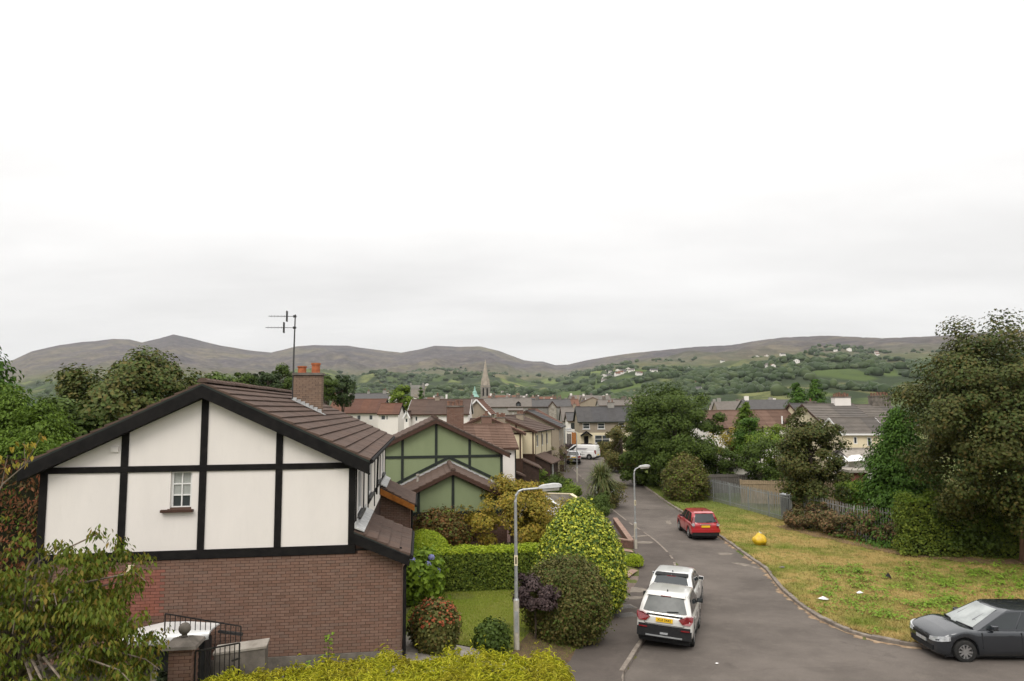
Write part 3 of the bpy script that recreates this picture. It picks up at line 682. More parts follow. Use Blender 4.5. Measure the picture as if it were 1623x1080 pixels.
# second lean-to: brick garage at the far end
mb = MB(); wall(mb, (0, 11.6, 0), (1, 0, 0), 1.25, .0, [(0, 4.0), (1.25, 3.25)], [], FN); wall(mb, (1.25, 11.6, 0), (0, 1, 0), 3.6, .0, [(0, 3.25), (3.6, 3.25)], [], (1, 0, 0))
g = mb.build('brick_wall', MAT['mortar'], t)
bricks(g, (0, 11.6, 0), (1, 0, 0), FN, 0, 1.25, .6, 3.9, (MAT['brickm'], MAT['brickm']), ztop=lambda u: 3.98-u*.58); bricks(g, (1.25, 11.6, 0), (0, 1, 0), (1, 0, 0), 0, 3.6, .6, 3.2, (MAT['brickm'], MAT['brickm']))
leanto(t, 11.3, 15.2, 1.45, 4.2, 3.42, MAT['orange'], MAT['rtile'])
MB().tube([(1.40, 11.5, 3.3), (1.33, 11.5, 3.1), (1.33, 11.5, .6)], .045, 8).build('downpipe', MAT['black'], t)
# small fittings on the gable
MB().box(-W+1.62, -W+1.80, -.05, .01, 6.42, 6.56).build('vent_cover', MAT['white'], t)
MB().box(-W+2.15, -W+2.29, -.12, .01, 3.40, 3.62).build('lamp_box', MAT['cream'], t)
chimney(ro, -2.98, -1.98, 7.5, 8.05, 7.2, 8.72, 'brickt', 2, potz=.26, potr=.15)
fl = MB()
for k in range(7):
    x = -2.98+k*.15; z = ZA+.34-SL*(x+W/2)
    fl.box(x, x+.13, 7.44, 7.475, z-.02, z+.13)
fl.bar((-3.0, 7.40, ZA+.34-SL*(W/2-3.0)+.05), (-1.8, 7.40, ZA+.34-SL*(W/2-1.8)+.05), .14, .03)
fl.build('lead_flashing', MAT['lead'], ro)
# aerial on the chimney
c1, s1 = math.cos(YAW), math.sin(YAW)
def h1w(x, y, z): return (H1[0]+c1*x-s1*y, H1[1]+s1*x+c1*y, z)
ae = thing('television_aerial', 'tall mast with two comb-like aerials strapped to the brick chimney', 'aerial', h1w(-3.04, 7.75, 7.9), YAW)
MB().tube([(0, 0, -.2), (0, 0, 1.7), (.02, 0, 3.12)], [.032, .03, .022], 8).build('mast', MAT['dmetal'], ae)
for k, (z, x0) in enumerate(((3.05, -.95), (2.62, -1.05))):
    am = MB().tube([(.08, 0, z), (x0, 0, z)], .011, 6).build('boom', MAT['dmetal'], ae)
    for j in range(9): MB().tube([(x0+.05+j*.07, -.12, z), (x0+.05+j*.07, .12, z)], .005, 5).build('rod', MAT['metal'], am)
    for j in range(5): MB().tube([(x0+.1+j*.12, 0, z-.05), (x0+.1+j*.12, 0, z+.05)], .005, 5).build('rod', MAT['metal'], am)
    MB().box(-.30-k*.1, -.265-k*.1, -.10, .10, z-.20, z+.20).build('reflector', MAT['iron'], am)
    MB().box(-.05, .05, -.04, .04, z-.04, z+.04).build('clamp', MAT['iron'], am)

MAT['dummy'] = None
# ================================================================ the green house
H2 = at(797, 722, 40.0)
t = thing('green_house', 'sage green rendered house with dark beams and a gabled garage', 'house', (H2[0], H2[1], 0), YAW)
DZ = -1.27; ze, za = ZE+DZ, ZA+DZ; L2 = 13
mb = MB(); wall(mb, (-W, 0, 0), (1, 0, 0), W, -.9, [(0, ze), (W/2, za), (W, ze)], [], FN); mb.build('rendered_wall', MAT['green'], t); mb = MB(); wall(mb, (-W, L2, 0), (1, 0, 0), W, -.9, [(0, ze), (W/2, za), (W, ze)], [], (0, 1, 0))
mb.build('rendered_wall', MAT['green'], t)
mb = MB(); sw = [(1, 2.6, 3.2, 4.4), (5, 6.5, 3.2, 4.4)]
wall(mb, (0, 0, 0), (0, 1, 0), L2, -.9, [(0, ze+.1), (L2, ze+.1)], sw, (1, 0, 0), .08); wall(mb, (-W, 0, 0), (0, 1, 0), L2, -.9, [(0, ze+.1), (L2, ze+.1)], [], (-1, 0, 0))
mb.build('side_wall', MAT['white'], t)
for h in sw: window(t, (0, 0, 0), (0, 1, 0), (1, 0, 0), h, 'pvc', 2, 1, .06, .08, 'dmetal')
for x in (-W+.085, -5.73, -3.83, -1.92, -.085):
    top = ze-.02+min(abs(x+W), abs(x))*(za-ze)/(W/2)
    beam(t, (x, 0, 1.2), (x, 0, 4.64), .15, MAT['dgreen'])
    if top > ze+.2: beam(t, (x, 0, 4.80), (x, 0, top+.12), .15, MAT['dgreen'])
beam(t, (-W, 0, 4.72), (0, 0, 4.72), .15, MAT['dgreen'], .038)
ro2, _, zev2 = tri_roof(t, W, L2, ze, za, MAT['rtile'], .38, .30, .37, seed=13)
bargeboards(t, W, ze, za, MAT['brown'], .38, .30, .22, .26)
MB().tube([(.42, -.2, zev2-.07), (.42, L2, zev2-.07)], .06, 8).build('gutter', MAT['black'], t)
chimney(ro2, -3.0, -1.9, 6.0, 6.6, 5.3, 7.55, 'brickm', 4, 'pot2', potz=.3, potr=.11)
# garage with its own gable in front
gw, gl, gx, gze, gza = 5.4, 5.0, 3.95-3.0, 2.82, 4.12
gxr = -3.1+gw/2   # right corner in the house frame
mb = MB(); O = (gxr-gw, -gl, 0)
wall(mb, O, (1, 0, 0), gw, 2.25, [(0, gze), (gw/2, gza), (gw, gze)], [], FN)
mb.build('garage_wall', MAT['green'], t)
mb = MB(); wall(mb, O, (1, 0, 0), gw, -.9, [(0, 2.25), (gw, 2.25)], [], FN); wall(mb, (gxr, -gl, 0), (0, 1, 0), gl, -.9, [(0, gze), (gl, gze)], [], (1, 0, 0)); wall(mb, O, (0, 1, 0), gl, -.9, [(0, gze), (gl, gze)], [], (-1, 0, 0))
gb = mb.build('brick_wall', MAT['mortar'], t)
bricks(gb, O, (1, 0, 0), FN, 0, gw, .2, 2.2, (MAT['brickm'], MAT['brickm']))
for x in (gxr-gw+.07, gxr-gw+1.0, gxr-gw/2, gxr-.07):
    beam(t, (x, -gl, 2.3), (x, -gl, gze+min(x-gxr+gw, gxr-x)*(gza-gze)/(gw/2)+.05), .14, MAT['dgreen'])
beam(t, (gxr-gw, -gl, 2.28), (gxr, -gl, 2.28), .18, MAT['dgreen'], .04)
gsl = (gza-gze)/(gw/2); ov = .3; ft = .28
def tri_roof_at(t, xr, y0, W, L, ze, za, roofm, over, front, gauge, mat_under, seed=1, barge=None, back=0, tile=.33, depth=.2, top=.3):
    h = bpy.data.objects.new('garage_roof', None)
    sl = (za-ze)/(W/2); z0 = za+top; z1 = z0-sl*(W/2+over); xm = xr-W/2
    ro = MB().prism([(xr+over, z1-.05), (xm, z0-.05), (xr-W-over, z1-.05), (xr-W-over, z1-.12), (xm, z0-.14), (xr+over, z1-.12)], 1, y0-front, y0+L+back).build('roof', mat_under, t)
    courses(ro, (xr+over, y0-front, z1-.04), (xr+over, y0+L+back, z1-.04), (xm, y0-front, z0-.04), roofm, gauge, tile, seed=seed)
    courses(ro, (xr-W-over, y0-front, z1-.04), (xr-W-over, y0+L+back, z1-.04), (xm, y0-front, z0-.04), roofm, gauge, tile, seed=seed+5)
    ridge_tiles(ro, (xm, y0-front, z0+.02), (xm, y0+L+back, z0+.02), roofm)
    if barge:
        for s in (1, -1):
            xe = xr+over if s > 0 else xr-W-over
            MB().prism([(xm, z0-.03), (xe, z1-.03), (xe, z1-.03-depth), (xm, z0-.03-depth)], 1, y0-front-.02, y0-front-.002+.03).build('bargeboard', barge, t)
    return ro
gr = tri_roof_at(t, gxr, -gl, gw, gl-.03, gze, gza, MAT['rtile'], ov, ft, .36, MAT['dgreen'], 21, MAT['brown'])
for s in (1, -1):   # flashing and apron board where the garage roof meets the gable
    xm = gxr-gw/2; xe = xm+s*(gw/2+ov)
    MB().bar((xm, -.05, gza+.36), (xe, -.05, gza+.36-gsl*(gw/2+ov)), .10, .10).build('lead_flashing', MAT['lead'], t)
    beam(t, (xm, 0, gza+.56), (xe, 0, gza+.56-gsl*(gw/2+ov)), .15, MAT['dgreen'], .05)
MB().lathe([(.07, 0), (.06, .35), (.10, .36), (.10, .46), (.05, .47)], 10, (gxr-gw+.95, -2.2, gza+.3-gsl*1.9)).build('vent_pipe', MAT['concl'], gr)
# ================================================================ vehicles
def paint(name, c, metal=.0, rough=.28):
    m, t = newmat(name); n = noise(t, 2.5, 5, .6); col = mixc(t, ramp(t, [(0, 0, 0), (.35, .35, .35)], n, [.45, .75]), c, tuple(x*.8+.01 for x in c))
    return finish(m, t, col, rough, .5, metal, coat=1.0)
MAT['p_white'] = paint('white_paint', (.72, .715, .70)); MAT['p_silver'] = paint('pearl_white_paint', (.66, .645, .61), .15)
MAT['p_red'] = paint('red_paint', (.38, .012, .018)); MAT['p_dark'] = paint('dark_grey_paint', (.024, .028, .034), .3, .22)
MAT['p_grey'] = paint('silver_paint', (.48, .48, .48), .35)
MAT['trim'] = pm('black_plastic_trim', (.014, .014, .015), (.02, .02, .02), 9, .7, .2); MAT['tyre'] = pm('tyre_rubber', (.018, .018, .018), (.028, .027, .025), 9, .85, .2)
MAT['rim'] = pm('alloy_rim', (.50, .50, .50), (.40, .40, .40), 9, .3, .6, .8); MAT['cglass'] = glassmat('car_glass', (.018, .022, .024), .03)
MAT['cglassl'] = pm('pale_car_glass', (.085, .09, .085), (.05, .054, .052), 3, .3, .35)
MAT['cscreen'] = pm('sky_pale_windscreen', (.34, .36, .35), (.22, .235, .23), 2, .12, .5); MAT['tail'] = pm('red_lamp_lens', (.22, .008, .012), (.14, .004, .008), 12, .15, .6, coat=1); MAT['lampw'] = pm('clear_lamp_lens', (.42, .43, .44), (.24, .25, .26), 14, .1, .7, coat=1)  # windscreen's pale base colour stands in for sky reflection over a lighter dash
MAT['plate'] = pm('yellow_number_plate', (.78, .48, .02), (.72, .44, .02), 5, .4, .4); MAT['ink'] = pm('black_lettering', (.01, .01, .01), (.014, .014, .014), 5, .6)
MAT['interior'] = pm('dark_cabin', (.03, .03, .03), (.045, .043, .04), 5, .8)
def text_mesh(s, size, name='lettering'):
    c = bpy.data.curves.new(name, 'FONT'); c.body = s; c.size = size; c.align_x = 'CENTER'; c.align_y = 'CENTER'; c.extrude = .001; c.offset = size*.012
    o = bpy.data.objects.new(name, c); COL.objects.link(o); dg = bpy.context.evaluated_depsgraph_get()
    m = bpy.data.meshes.new_from_object(o.evaluated_get(dg)); bpy.data.objects.remove(o); m.name = name; return m
def subdiv(mb, mat, name, parent, lv=1):
    m = mb.mesh(name); o = bpy.data.objects.new(name, m); COL.objects.link(o); md = o.modifiers.new('s', 'SUBSURF'); md.levels = lv; md.render_levels = lv
    dg = bpy.context.evaluated_depsgraph_get(); m2 = bpy.data.meshes.new_from_object(o.evaluated_get(dg)); bpy.data.objects.remove(o); bpy.data.meshes.remove(m)
    m2.name = name; m2.materials.clear(); m2.materials.append(mat); m2.polygons.foreach_set('use_smooth', [True]*len(m2.polygons))
    o = bpy.data.objects.new(name, m2); return link(o, parent)
def wheel(parent, x, y, r, side, spokes=10):
    w = bpy.data.objects.new('wheel', None)
    prof = [(r*.62, -.10), (r*.90, -.105), (r*.97, -.09), (r, -.06), (r, .06), (r*.97, .09), (r*.90, .105), (r*.64, .10)]
    mb = MB(); n = 24
    vs = [(q[1]*1.0, q[0]*math.cos(2*math.pi*k/n), q[0]*math.sin(2*math.pi*k/n)) for q in prof for k in range(n)]
    fs = [(i*n+k, i*n+(k+1) % n, (i+1)*n+(k+1) % n, (i+1)*n+k) for i in range(len(prof)-1) for k in range(n)]
    mb.add(vs, fs); ty = mb.build('wheel', MAT['tyre'], parent, smooth=True, loc=(x, y, r))
    mb = MB(); rr = r*.66; xo = .085*side
    ring = [(rr, xo), (rr*.9, xo+.01*side), (rr*.88, xo-.03*side)]
    vs = [(q[1], q[0]*math.cos(2*math.pi*k/n), q[0]*math.sin(2*math.pi*k/n)) for q in ring for k in range(n)]
    mb.add(vs, [(i*n+k, i*n+(k+1) % n, (i+1)*n+(k+1) % n, (i+1)*n+k) for i in range(2) for k in range(n)])
    for k in range(spokes):
        a = 2*math.pi*(k+.12*(k % 2))/spokes; mb.bar((xo-.01*side, 0, 0), (xo, rr*.92*math.cos(a), rr*.92*math.sin(a)), .045, .03, (1, 0, 0))
    mb.tube([(xo-.03*side, 0, 0), (xo+.012*side, 0, 0)], rr*.2, 12); mb.build('rim', MAT['rim'], ty)
    d = MB().tube([(xo-.06*side, 0, 0), (xo-.045*side, 0, 0)], rr*.95, 20); d.build('brake_disc', MAT['dmetal'], ty)
    return ty
def car(name, label, loc, heading, paintm, p, cat='car', group=None, roll=0, pitch=0):
    """heading clockwise from +Y. local: +y forward, x right"""
    t = thing(name, label, cat, loc, -heading, group); t.rotation_euler = (pitch, roll, -heading)
    L, W, H = p['L']/2, p['W']/2, p['H']; zb = p['belt']; zh = p['hood']; zl = p.get('low', .26); r = p.get('wr', .335)
    yw = [-p['wb']/2+p.get('wo', 0), p['wb']/2+p.get('wo', 0)]; ra = r+.075
    yb0, yb1, yr0, yr1 = p['gh']; wb = p.get('wbelt', W*.93); wr = p.get('wroof', W*.74); yhood = yb1
    ys = sorted(set([-L, -L+.035, -L+.14, -L+.3, L, L-.05, L-.16, L-.35, yb0+.1, yb1, yb1+.3, 0, -.4, .4]+[q+d for q in yw for d in (-ra-.06, -ra-.005, -ra+.03, -ra*.75, -ra*.4, 0, ra*.4, ra*.75, ra-.03, ra+.005, ra+.06)]))
    ys = [y for y in ys if -L <= y <= L]; sec = []
    fr = p.get('nose', .78)
    for y in ys:
        wf = np.interp(y, [-L, -L+.035, -L+.14, -L+.4, L-.6, L-.2, L-.06, L], [.90, .95, .985, 1, 1, .955, .89, fr])*W
        top = np.interp(y, [-L, -L+.04, -L+.14, yb0+.1, yb1, yb1+.25, L-.35, L-.12, L], [zb-.10, zb-.035, zb, zb, zb, zh+.04, zh-.07, zh-.17, zh-.29])
        low = np.interp(y, [-L, -L+.1, -L+.35, L-.4, L-.1, L], [zl+.12, zl+.05, zl, zl-.04, zl-.02, zl+.05])
        arch = low
        for q in yw:
            if abs(y-q) < ra: arch = max(arch, r+math.sqrt(max(0, ra*ra-(y-q)**2))-.0)
        arch = min(arch, top-.14)
        mid = max(.56, arch+.05); mid = min(mid, top-.1)
        hoodw = np.interp(y, [yb1-.3, yb1+.1, L-.3, L], [.90, .84, .80, .70])
        c = .035 if y > yb1 else .0
        sec.append([(wf*.80, low if arch <= low+.01 else arch-.0), (wf*.985, arch), (wf*1.0, mid), (wf*.995, (mid+top)/2+.03), (wf*.965, top-.045), (wf*hoodw, top+c*.4), (wf*.4, top+c*1.3), (0, top+c*1.5)])
    n = len(sec[0]); mb = MB(); vs = []
    for y, s in zip(ys, sec):
        for x, z in s: vs.append((x, y, z))
        for x, z in s[-2::-1]: vs.append((-x, y, z))
    m = 2*n-1; fs = []
    for i in range(len(ys)-1):
        for k in range(m-1): fs.append((i*m+k, i*m+k+1, (i+1)*m+k+1, (i+1)*m+k))
    fs.append(tuple(range(m))[::-1]); fs.append(tuple((len(ys)-1)*m+k for k in range(m)))
    mb.add(vs, fs); body = subdiv(mb, MAT[paintm], 'body', t)
    MB().box(-W*.86, W*.86, -L+.2, L-.25, .15, zb-.25).build('underbody', MAT['trim'], t)
    # cabin
    def ring(tt):
        y0 = yb0+(yr0-yb0)*tt; y1 = yb1+(yr1-yb1)*tt; w_ = wb+(wr-wb)*tt; z = zb-.02+(H-zb+.02)*tt
        return y0, y1, w_, z
    rings = []
    for tt, ins in ((0, 0), (.35, -.012), (.80, -.008), (.94, .015), (1.0, .10)):
        y0, y1, w_, z = ring(tt); w_ -= ins; y0 += ins*.8; y1 -= ins*1.2
        if tt == 1.0: z = H-.02
        h = [(0, y0-.05), (w_*.55, y0-.035), (w_-.10, y0), (w_, y0+.10), (w_+.01, y0+(y1-y0)*.4), (w_+.006, y0+(y1-y0)*.7), (w_, y1-.12), (w_-.13, y1+.01), (w_*.5, y1+.07), (0, y1+.09)]
        rings.append([(x, y, z) for x, y in h]+[(-x, y, z) for x, y in h[-2:0:-1]])
    y0, y1, w_, z = ring(1.0); rings.append([(x*.55, y0+(y-y0)*.8+(y1-y0)*.1, H+.005) for x, y, _ in rings[-1]])
    m = len(rings[0]); mb = MB(); mb.add([q for rg in rings for q in rg], [(i*m+k, i*m+(k+1) % m, (i+1)*m+(k+1) % m, (i+1)*m+k) for i in range(len(rings)-1) for k in range(m)]+[tuple((len(rings)-1)*m+k for k in range(m))])
    cab = mb.build('cabin', MAT[p.get('roofm', paintm)], t, smooth=True); cab.modifiers.new('edge', 'EDGE_SPLIT').split_angle = R(40)
    off = .014
    def PT(tt, side, f=None, xf=None, front=False):
        y0, y1, w_, z = ring(tt); ins = float(np.interp(tt, [0, .35, .8, .94, 1], [0, -.012, -.008, .015, .1])); w_ -= ins
        if f is not None: return (side*(w_+.01*math.sin(math.pi*min(1, max(0, f)))+off), y0+(y1-y0)*f, z)
        if front: return (xf*(w_-.12), y1+.01+.08*(1-xf*xf)+off, z+off*.3)
        return (xf*(w_-.11), y0-.052*(1-xf*xf)-off*2.4, z+off*.3)
    gm_ = MAT[p.get('glass', 'cglass')]
    if p.get('rearglass', True):
        cols = np.linspace(-.98, .98, 7); a, b = p.get('rg', (.10, .88)); mb = MB(); vs = [PT(a+(.03 if abs(x) > .9 else 0), 0, xf=x) for x in cols]+[PT(b-(.03 if abs(x) > .9 else 0), 0, xf=x*.97) for x in cols]
        mb.add(vs, [(k, k+1, k+8, k+7) for k in range(6)]); rw = mb.build('rear_window', MAT[p.get('rglass', 'cglass')], t, smooth=True)
        if p.get('wiper', True):
            q = PT(a+.06, 0, xf=.1); e = PT(a+.10, 0, xf=.62); MB().bar((q[0], q[1]-.02, q[2]), (e[0], e[1]-.02, e[2]), .03, .02).build('wiper', MAT['trim'], rw)
    cols = np.linspace(-.97, .97, 7); mb = MB(); vs = [PT(.06, 0, xf=x, front=True) for x in cols]+[PT(.92, 0, xf=x*.96, front=True) for x in cols]
    mb.add(vs, [(k+1, k, k+7, k+8) for k in range(6)]); mb.build('windscreen', MAT[p.get('wglass', 'cglass')], t, smooth=True)
    for side in (1, -1):
        for (f0, f1) in p.get('side', ((.10, .30), (.33, .60), (.63, .93))):
            g0, g1 = f0, f1
            b0 = PT(.10, side, g0); b1 = PT(.10, side, g1); sh = .04
            if f1 > .9: c1_ = PT(.86, side, f1-.05); b1 = PT(.10, side, f1+.03)
            else: c1_ = PT(.88, side, f1)
            c0_ = PT(.88, side, f0) if f0 > .12 else PT(.84, side, f0+.02)
            mb = MB(); q = [b0, b1, c1_, c0_]; mb.add(q, [(0, 1, 2, 3) if side > 0 else (3, 2, 1, 0)]); mb.build('side_window', gm_, t)
    for y in yw:
        for side in (1, -1): wheel(t, side*(W-.115), y, r, side, p.get('spokes', 10))
    # mirrors
    for side in (1, -1):
        mb = MB(); xm = side*(wb+.10); yb_ = yb1-.55
        mb.hexa([(xm-.10, yb_-.05, zb+.02), (xm+.10, yb_-.05, zb+.02), (xm+.08, yb_+.09, zb+.04), (xm-.08, yb_+.09, zb+.04), (xm-.10, yb_-.05, zb+.17), (xm+.10, yb_-.05, zb+.16), (xm+.07, yb_+.08, zb+.15), (xm-.07, yb_+.08, zb+.15)])
        mb.bar((side*wb*.97, yb_+.03, zb+.03), (xm, yb_+.02, zb+.06), .06, .05)
        mo = mb.build('door_mirror', MAT[p.get('mirror', 'trim')], t, bevel=.015)
        MB().add([(xm-.085, yb_-.053, zb+.035), (xm+.085, yb_-.053, zb+.035), (xm+.085, yb_-.053, zb+.15), (xm-.085, yb_-.053, zb+.155)], [(0, 1, 2, 3)]).build('mirror_glass', MAT['cglass'], mo)
        # door handles and shut lines
        for f in (.28, .62): 
            yy = yb0+(yb1-yb0)*f; MB().box(side*W*.985-.012, side*W*.985+.018, yy, yy+.16, zb-.17, zb-.135).build('door_handle', MAT[p.get('handle', paintm)], t)
        for f in p.get('shut', (.14, .55, .93)):
            yy = yb0+(yb1-yb0)*f; MB().box(side*W*.993-.006, side*W*.993+.0065, yy, yy+.014, .42, zb-.05).build('door_seam', MAT['trim'], t)
    if p.get('sill', True):
        for side in (1, -1): MB().box(side*W-.06*(side > 0)-.0, side*W+.06*(side < 0)+0, yw[0]+ra+.05, yw[1]-ra-.05, zl-.03, zl+.13).build('sill_trim', MAT['trim'], t)
    # rear end
    for (x0, x1, z0, z1, dep, mname, nm) in p.get('rear', ()):
        yf = -L+.0
        xs_ = np.linspace(x0, x1, 5); vs = []; wedge = p.get('wedge', .05)
        for x in xs_:
            back = yf-dep+.10*max(0, abs(x)/W-.75)**1*2.2
            vs += [(x, back, z0), (x, back+.0, z1), (x, back+.09+dep, z1), (x, back+.09+dep, z0)]
        mb = MB(); mb.add(vs, [q for k in range(4) for q in ((4*k, 4*k+4, 4*k+5, 4*k+1), (4*k+1, 4*k+5, 4*k+6, 4*k+2), (4*k+3, 4*k+7, 4*k+4, 4*k))]+[(0, 1, 2, 3), (16, 19, 18, 17)])
        mb.build(nm, MAT[mname], t)
    for poly, dep, mname, nm in p.get('rearpoly', ()):
        for side in (1, -1):
            mb = MB(); n_ = len(poly); vs = []
            for k, yy in enumerate((-L-dep, -L+.14)):
                for (x, z, b) in poly: vs.append((side*x, yy+b, z))
            fs = [tuple(range(n_)), tuple(range(n_, 2*n_))[::-1]]+[(i, n_+i, n_+(i+1) % n_, (i+1) % n_) for i in range(n_)]
            if side < 0: fs = [f[::-1] for f in fs]
            mb.add(vs, fs); mb.build(nm, MAT[mname], t)
    if 'plate' in p:
        z, txt, dep = p['plate']; pl = MB().box(-.26, .26, -L-dep-.012, -L-dep+.03, z-.06, z+.06).build('number_plate', MAT['plate'], t)
        if txt:
            o = mobj('lettering', text_mesh(txt, .105), MAT['ink'], pl); o.location = (0, -L-dep-.0135, z); o.rotation_euler = (math.pi/2, 0, 0); o.scale = (1.02, 1.05, 1)
    if p.get('fin'): MB().prism([(yr0+.25, H), (yr0+.42, H), (yr0+.27, H+.07)], 0, -.015, .015).build('roof_aerial', MAT['trim'], t)
    if p.get('spoiler'):
        MB().hexa([(-wr*.93, yr0-.14, H-.075), (wr*.93, yr0-.14, H-.075), (wr*.93, yr0+.12, H-.03), (-wr*.93, yr0+.12, H-.03), (-wr*.9, yr0-.13, H-.045), (wr*.9, yr0-.13, H-.045), (wr*.88, yr0+.14, H+.004), (-wr*.88, yr0+.14, H+.004)]).build('spoiler', MAT[p['spoiler']], t)
        MB().box(-.16, .16, yr0-.155, yr0-.135, H-.078, H-.055).build('brake_light', MAT['tail'], t)
    if p.get('rails'):
        for side in (1, -1): MB().bar((side*(wr-.05), yr0+.2, H-.005), (side*(wr-.05), yr1-.1, H-.005), .04, .05).build('roof_rail', MAT[p['rails']], t)
    return t
def place(px, py): g = G(px, py); return g
# pearl-white SUV half on the kerb
hd = R(19)
def back_of(px, py, hd, L, dz=0):
    d = ray(px, py); tt = np.linspace(10, 140, 8000); P = np.array([0, 0, CAMH])[None]+d[None]*tt[:, None]; i = np.argmax(P[:, 2] < zr(P[:, 1])+dz); g = P[i]
    return (g[0]+math.sin(hd)*L/2, g[1]+math.cos(hd)*L/2, float(zr(g[1]+math.cos(hd)*L/2)))
def slope_pitch(y, hd): return math.atan((zr(y+1.3)-zr(y-1.3))/2.6*math.cos(hd))
suv = dict(L=4.17, W=1.775, H=1.60, belt=1.03, hood=1.0, low=.30, wb=2.5, wr=.345, gh=(-1.98, .95, -1.66, .22), wbelt=.815, wroof=.66, rg=(.10, .90), rglass='cglassl', spokes=10, fin=True, spoiler='p_silver', wo=.02,
    rear=[(-.80, .80, .60, .70, .035, 'trim', 'bumper_trim'), (-.84, .84, .33, .60, .03, 'trim', 'bumper'), (-.56, .56, .36, .40, .045, 'metal', 'skid_plate'), (-.12, .12, .44, .50, .042, 'lampw', 'tow_cover'), (-.78, -.52, .60, .635, .05, 'tail', 'reflector'), (.52, .78, .60, .635, .05, 'tail', 'reflector'), (-.55, .55, .985, 1.0, .012, 'trim', 'tailgate_seam'), (-.60, .60, .715, .725, .006, 'trim', 'tailgate_seam'), (-.61, -.60, .72, .96, .006, 'trim', 'tailgate_seam'), (.60, .61, .72, .96, .006, 'trim', 'tailgate_seam')],
    rearpoly=[([(.44, .93, 0), (.56, .80, 0), (.79, .78, .03), (.868, .90, .10), (.872, 1.03, .13), (.68, 1.045, .03)], .045, 'tail', 'rear_lamp')], plate=(.86, 'XUI 5442', .025), mirror='trim', sill=True)
Lc = suv['L']; B = back_of(1052, 1030, hd, Lc-.3)
B = (B[0], B[1], B[2]+.05)
car('sport_utility_vehicle', 'pearl white SUV with yellow plate XUI 5442 parked half on the kerb', B, hd, 'p_silver', suv, roll=R(3.0), pitch=slope_pitch(B[1], hd))
suv2 = dict(suv); suv2.update(L=4.3, W=1.80, H=1.58, belt=1.05, hood=.99, gh=(-2.0, .98, -1.55, .15), wroof=.67, rglass='cglass', rg=(.22, .90), spoiler='trim', mirror='p_white', fin=True, plate=(.72, '', .02),
    rear=[(-.84, .84, .30, .56, .03, 'trim', 'bumper'), (-.7, .7, .93, .965, .03, 'tail', 'lamp_strip')], rearpoly=[([(.45, .90, 0), (.80, .84, .05), (.86, .98, .11), (.60, 1.02, .02)], .03, 'tail', 'rear_lamp')])
hd2 = R(20); B2 = (B[0]+math.sin(R(20.5))*4.42, B[1]+math.cos(R(20.5))*4.42)
car('sport_utility_vehicle', 'bright white SUV with dark rear screen parked in front of the plated one', (B2[0]-.38, B2[1]-.08, float(zr(B2[1]))+.0), hd2, 'p_white', suv2, roll=R(1.5), pitch=slope_pitch(B2[1], hd2))
crv = dict(suv); crv.update(L=4.5, W=1.77, H=1.69, belt=1.06, hood=1.05, wb=2.62, wr=.36, gh=(-2.12, 1.05, -1.80, .20), wroof=.64, rglass='cglass', rg=(.08, .86), spoiler='p_red', mirror='p_red', spokes=7, sill=False, rails=None,
    rear=[(-.82, .82, .30, .50, .02, 'trim', 'bumper'), (-.88, .88, .52, .70, .05, 'p_red', 'rear_bumper'), (-.33, .33, .965, 1.0, .03, 'rim', 'chrome_strip')], rearpoly=[([(.68, .84, .0), (.79, .82, .02), (.85, .90, .06), (.84, 1.04, .09), (.70, 1.42, .22), (.63, 1.42, .20)], .035, 'tail', 'rear_lamp'), ([(.66, .92, .0), (.81, .90, .02), (.87, 1.0, .08), (.72, 1.06, .0)], .055, 'lampw', 'clear_lamp')], plate=(.87, '', .02))
hd3 = R(1); B3 = back_of(1119, 857.5, hd3, 4.4)
car('sport_utility_vehicle', 'red SUV parked against the right-hand kerb by the dry grass', B3, hd3, 'p_red', crv, pitch=slope_pitch(B3[1], hd3))
golf = dict(suv); golf.update(L=4.2, W=1.78, H=1.47, belt=.93, hood=.93, low=.20, wb=2.58, wr=.325, wo=.03, gh=(-1.95, 1.02, -1.35, -.02), wroof=.62, wglass='cscreen', glass='cglass', spoiler='p_dark', mirror='p_dark', spokes=10, sill=False, nose=.80, fin=False, side=((.16, .32), (.34, .60), (.62, .93)), plate=(.6, '', .02),
    rear=[(-.8, .8, .3, .5, .03, 'trim', 'bumper')], rearpoly=[([(.45, .76, 0), (.8, .74, .05), (.84, .9, .1), (.5, .9, 0)], .02, 'tail', 'rear_lamp')])
gq = G(1533, 1054); hd4 = R(-90); yf = golf['wb']/2+golf['wo']
GC = (gq[0]+yf, gq[1]+.80, float(zr(gq[1]+.8)))
gt = car('hatchback_car', 'dark grey hatchback with alloy wheels facing the grass verge', GC, R(-88), 'p_dark', golf)
for s in (1, -1):
    prof_ = [(.44, 2.125, .56, .66), (.62, 2.115, .57, .685), (.76, 2.06, .585, .72), (.855, 1.95, .605, .745), (.90, 1.80, .63, .765)]
    hv = [p_ for (x_, y_, a_, b_) in prof_ for p_ in ((s*x_, y_, a_), (s*(x_-.01), y_-.035, b_), (s*(x_-.09), y_-.2, b_), (s*(x_-.09), y_-.2, a_))]
    MB().add(hv, [f_ for k in range(4) for f_ in ((4*k, 4*k+4, 4*k+5, 4*k+1), (4*k+1, 4*k+5, 4*k+6, 4*k+2), (4*k+3, 4*k+7, 4*k+4, 4*k))]+[(0, 1, 2, 3), (16, 19, 18, 17)]).build('headlamp', MAT['lampw'], gt)
MB().box(-.42, .42, 1.98, 2.125, .56, .64).build('grille', MAT['trim'], gt); MB().box(-.58, .58, 1.99, 2.115, .28, .42).build('air_intake', MAT['trim'], gt)
MB().box(-.26, .26, 2.09, 2.125, .44, .545).build('number_plate', MAT['lampw'], gt)
for s in (1, -1): MB().bar((s*.7, .98, .955), (s*.15, 1.12, .985), .03, .03).build('wiper', MAT['trim'], gt)
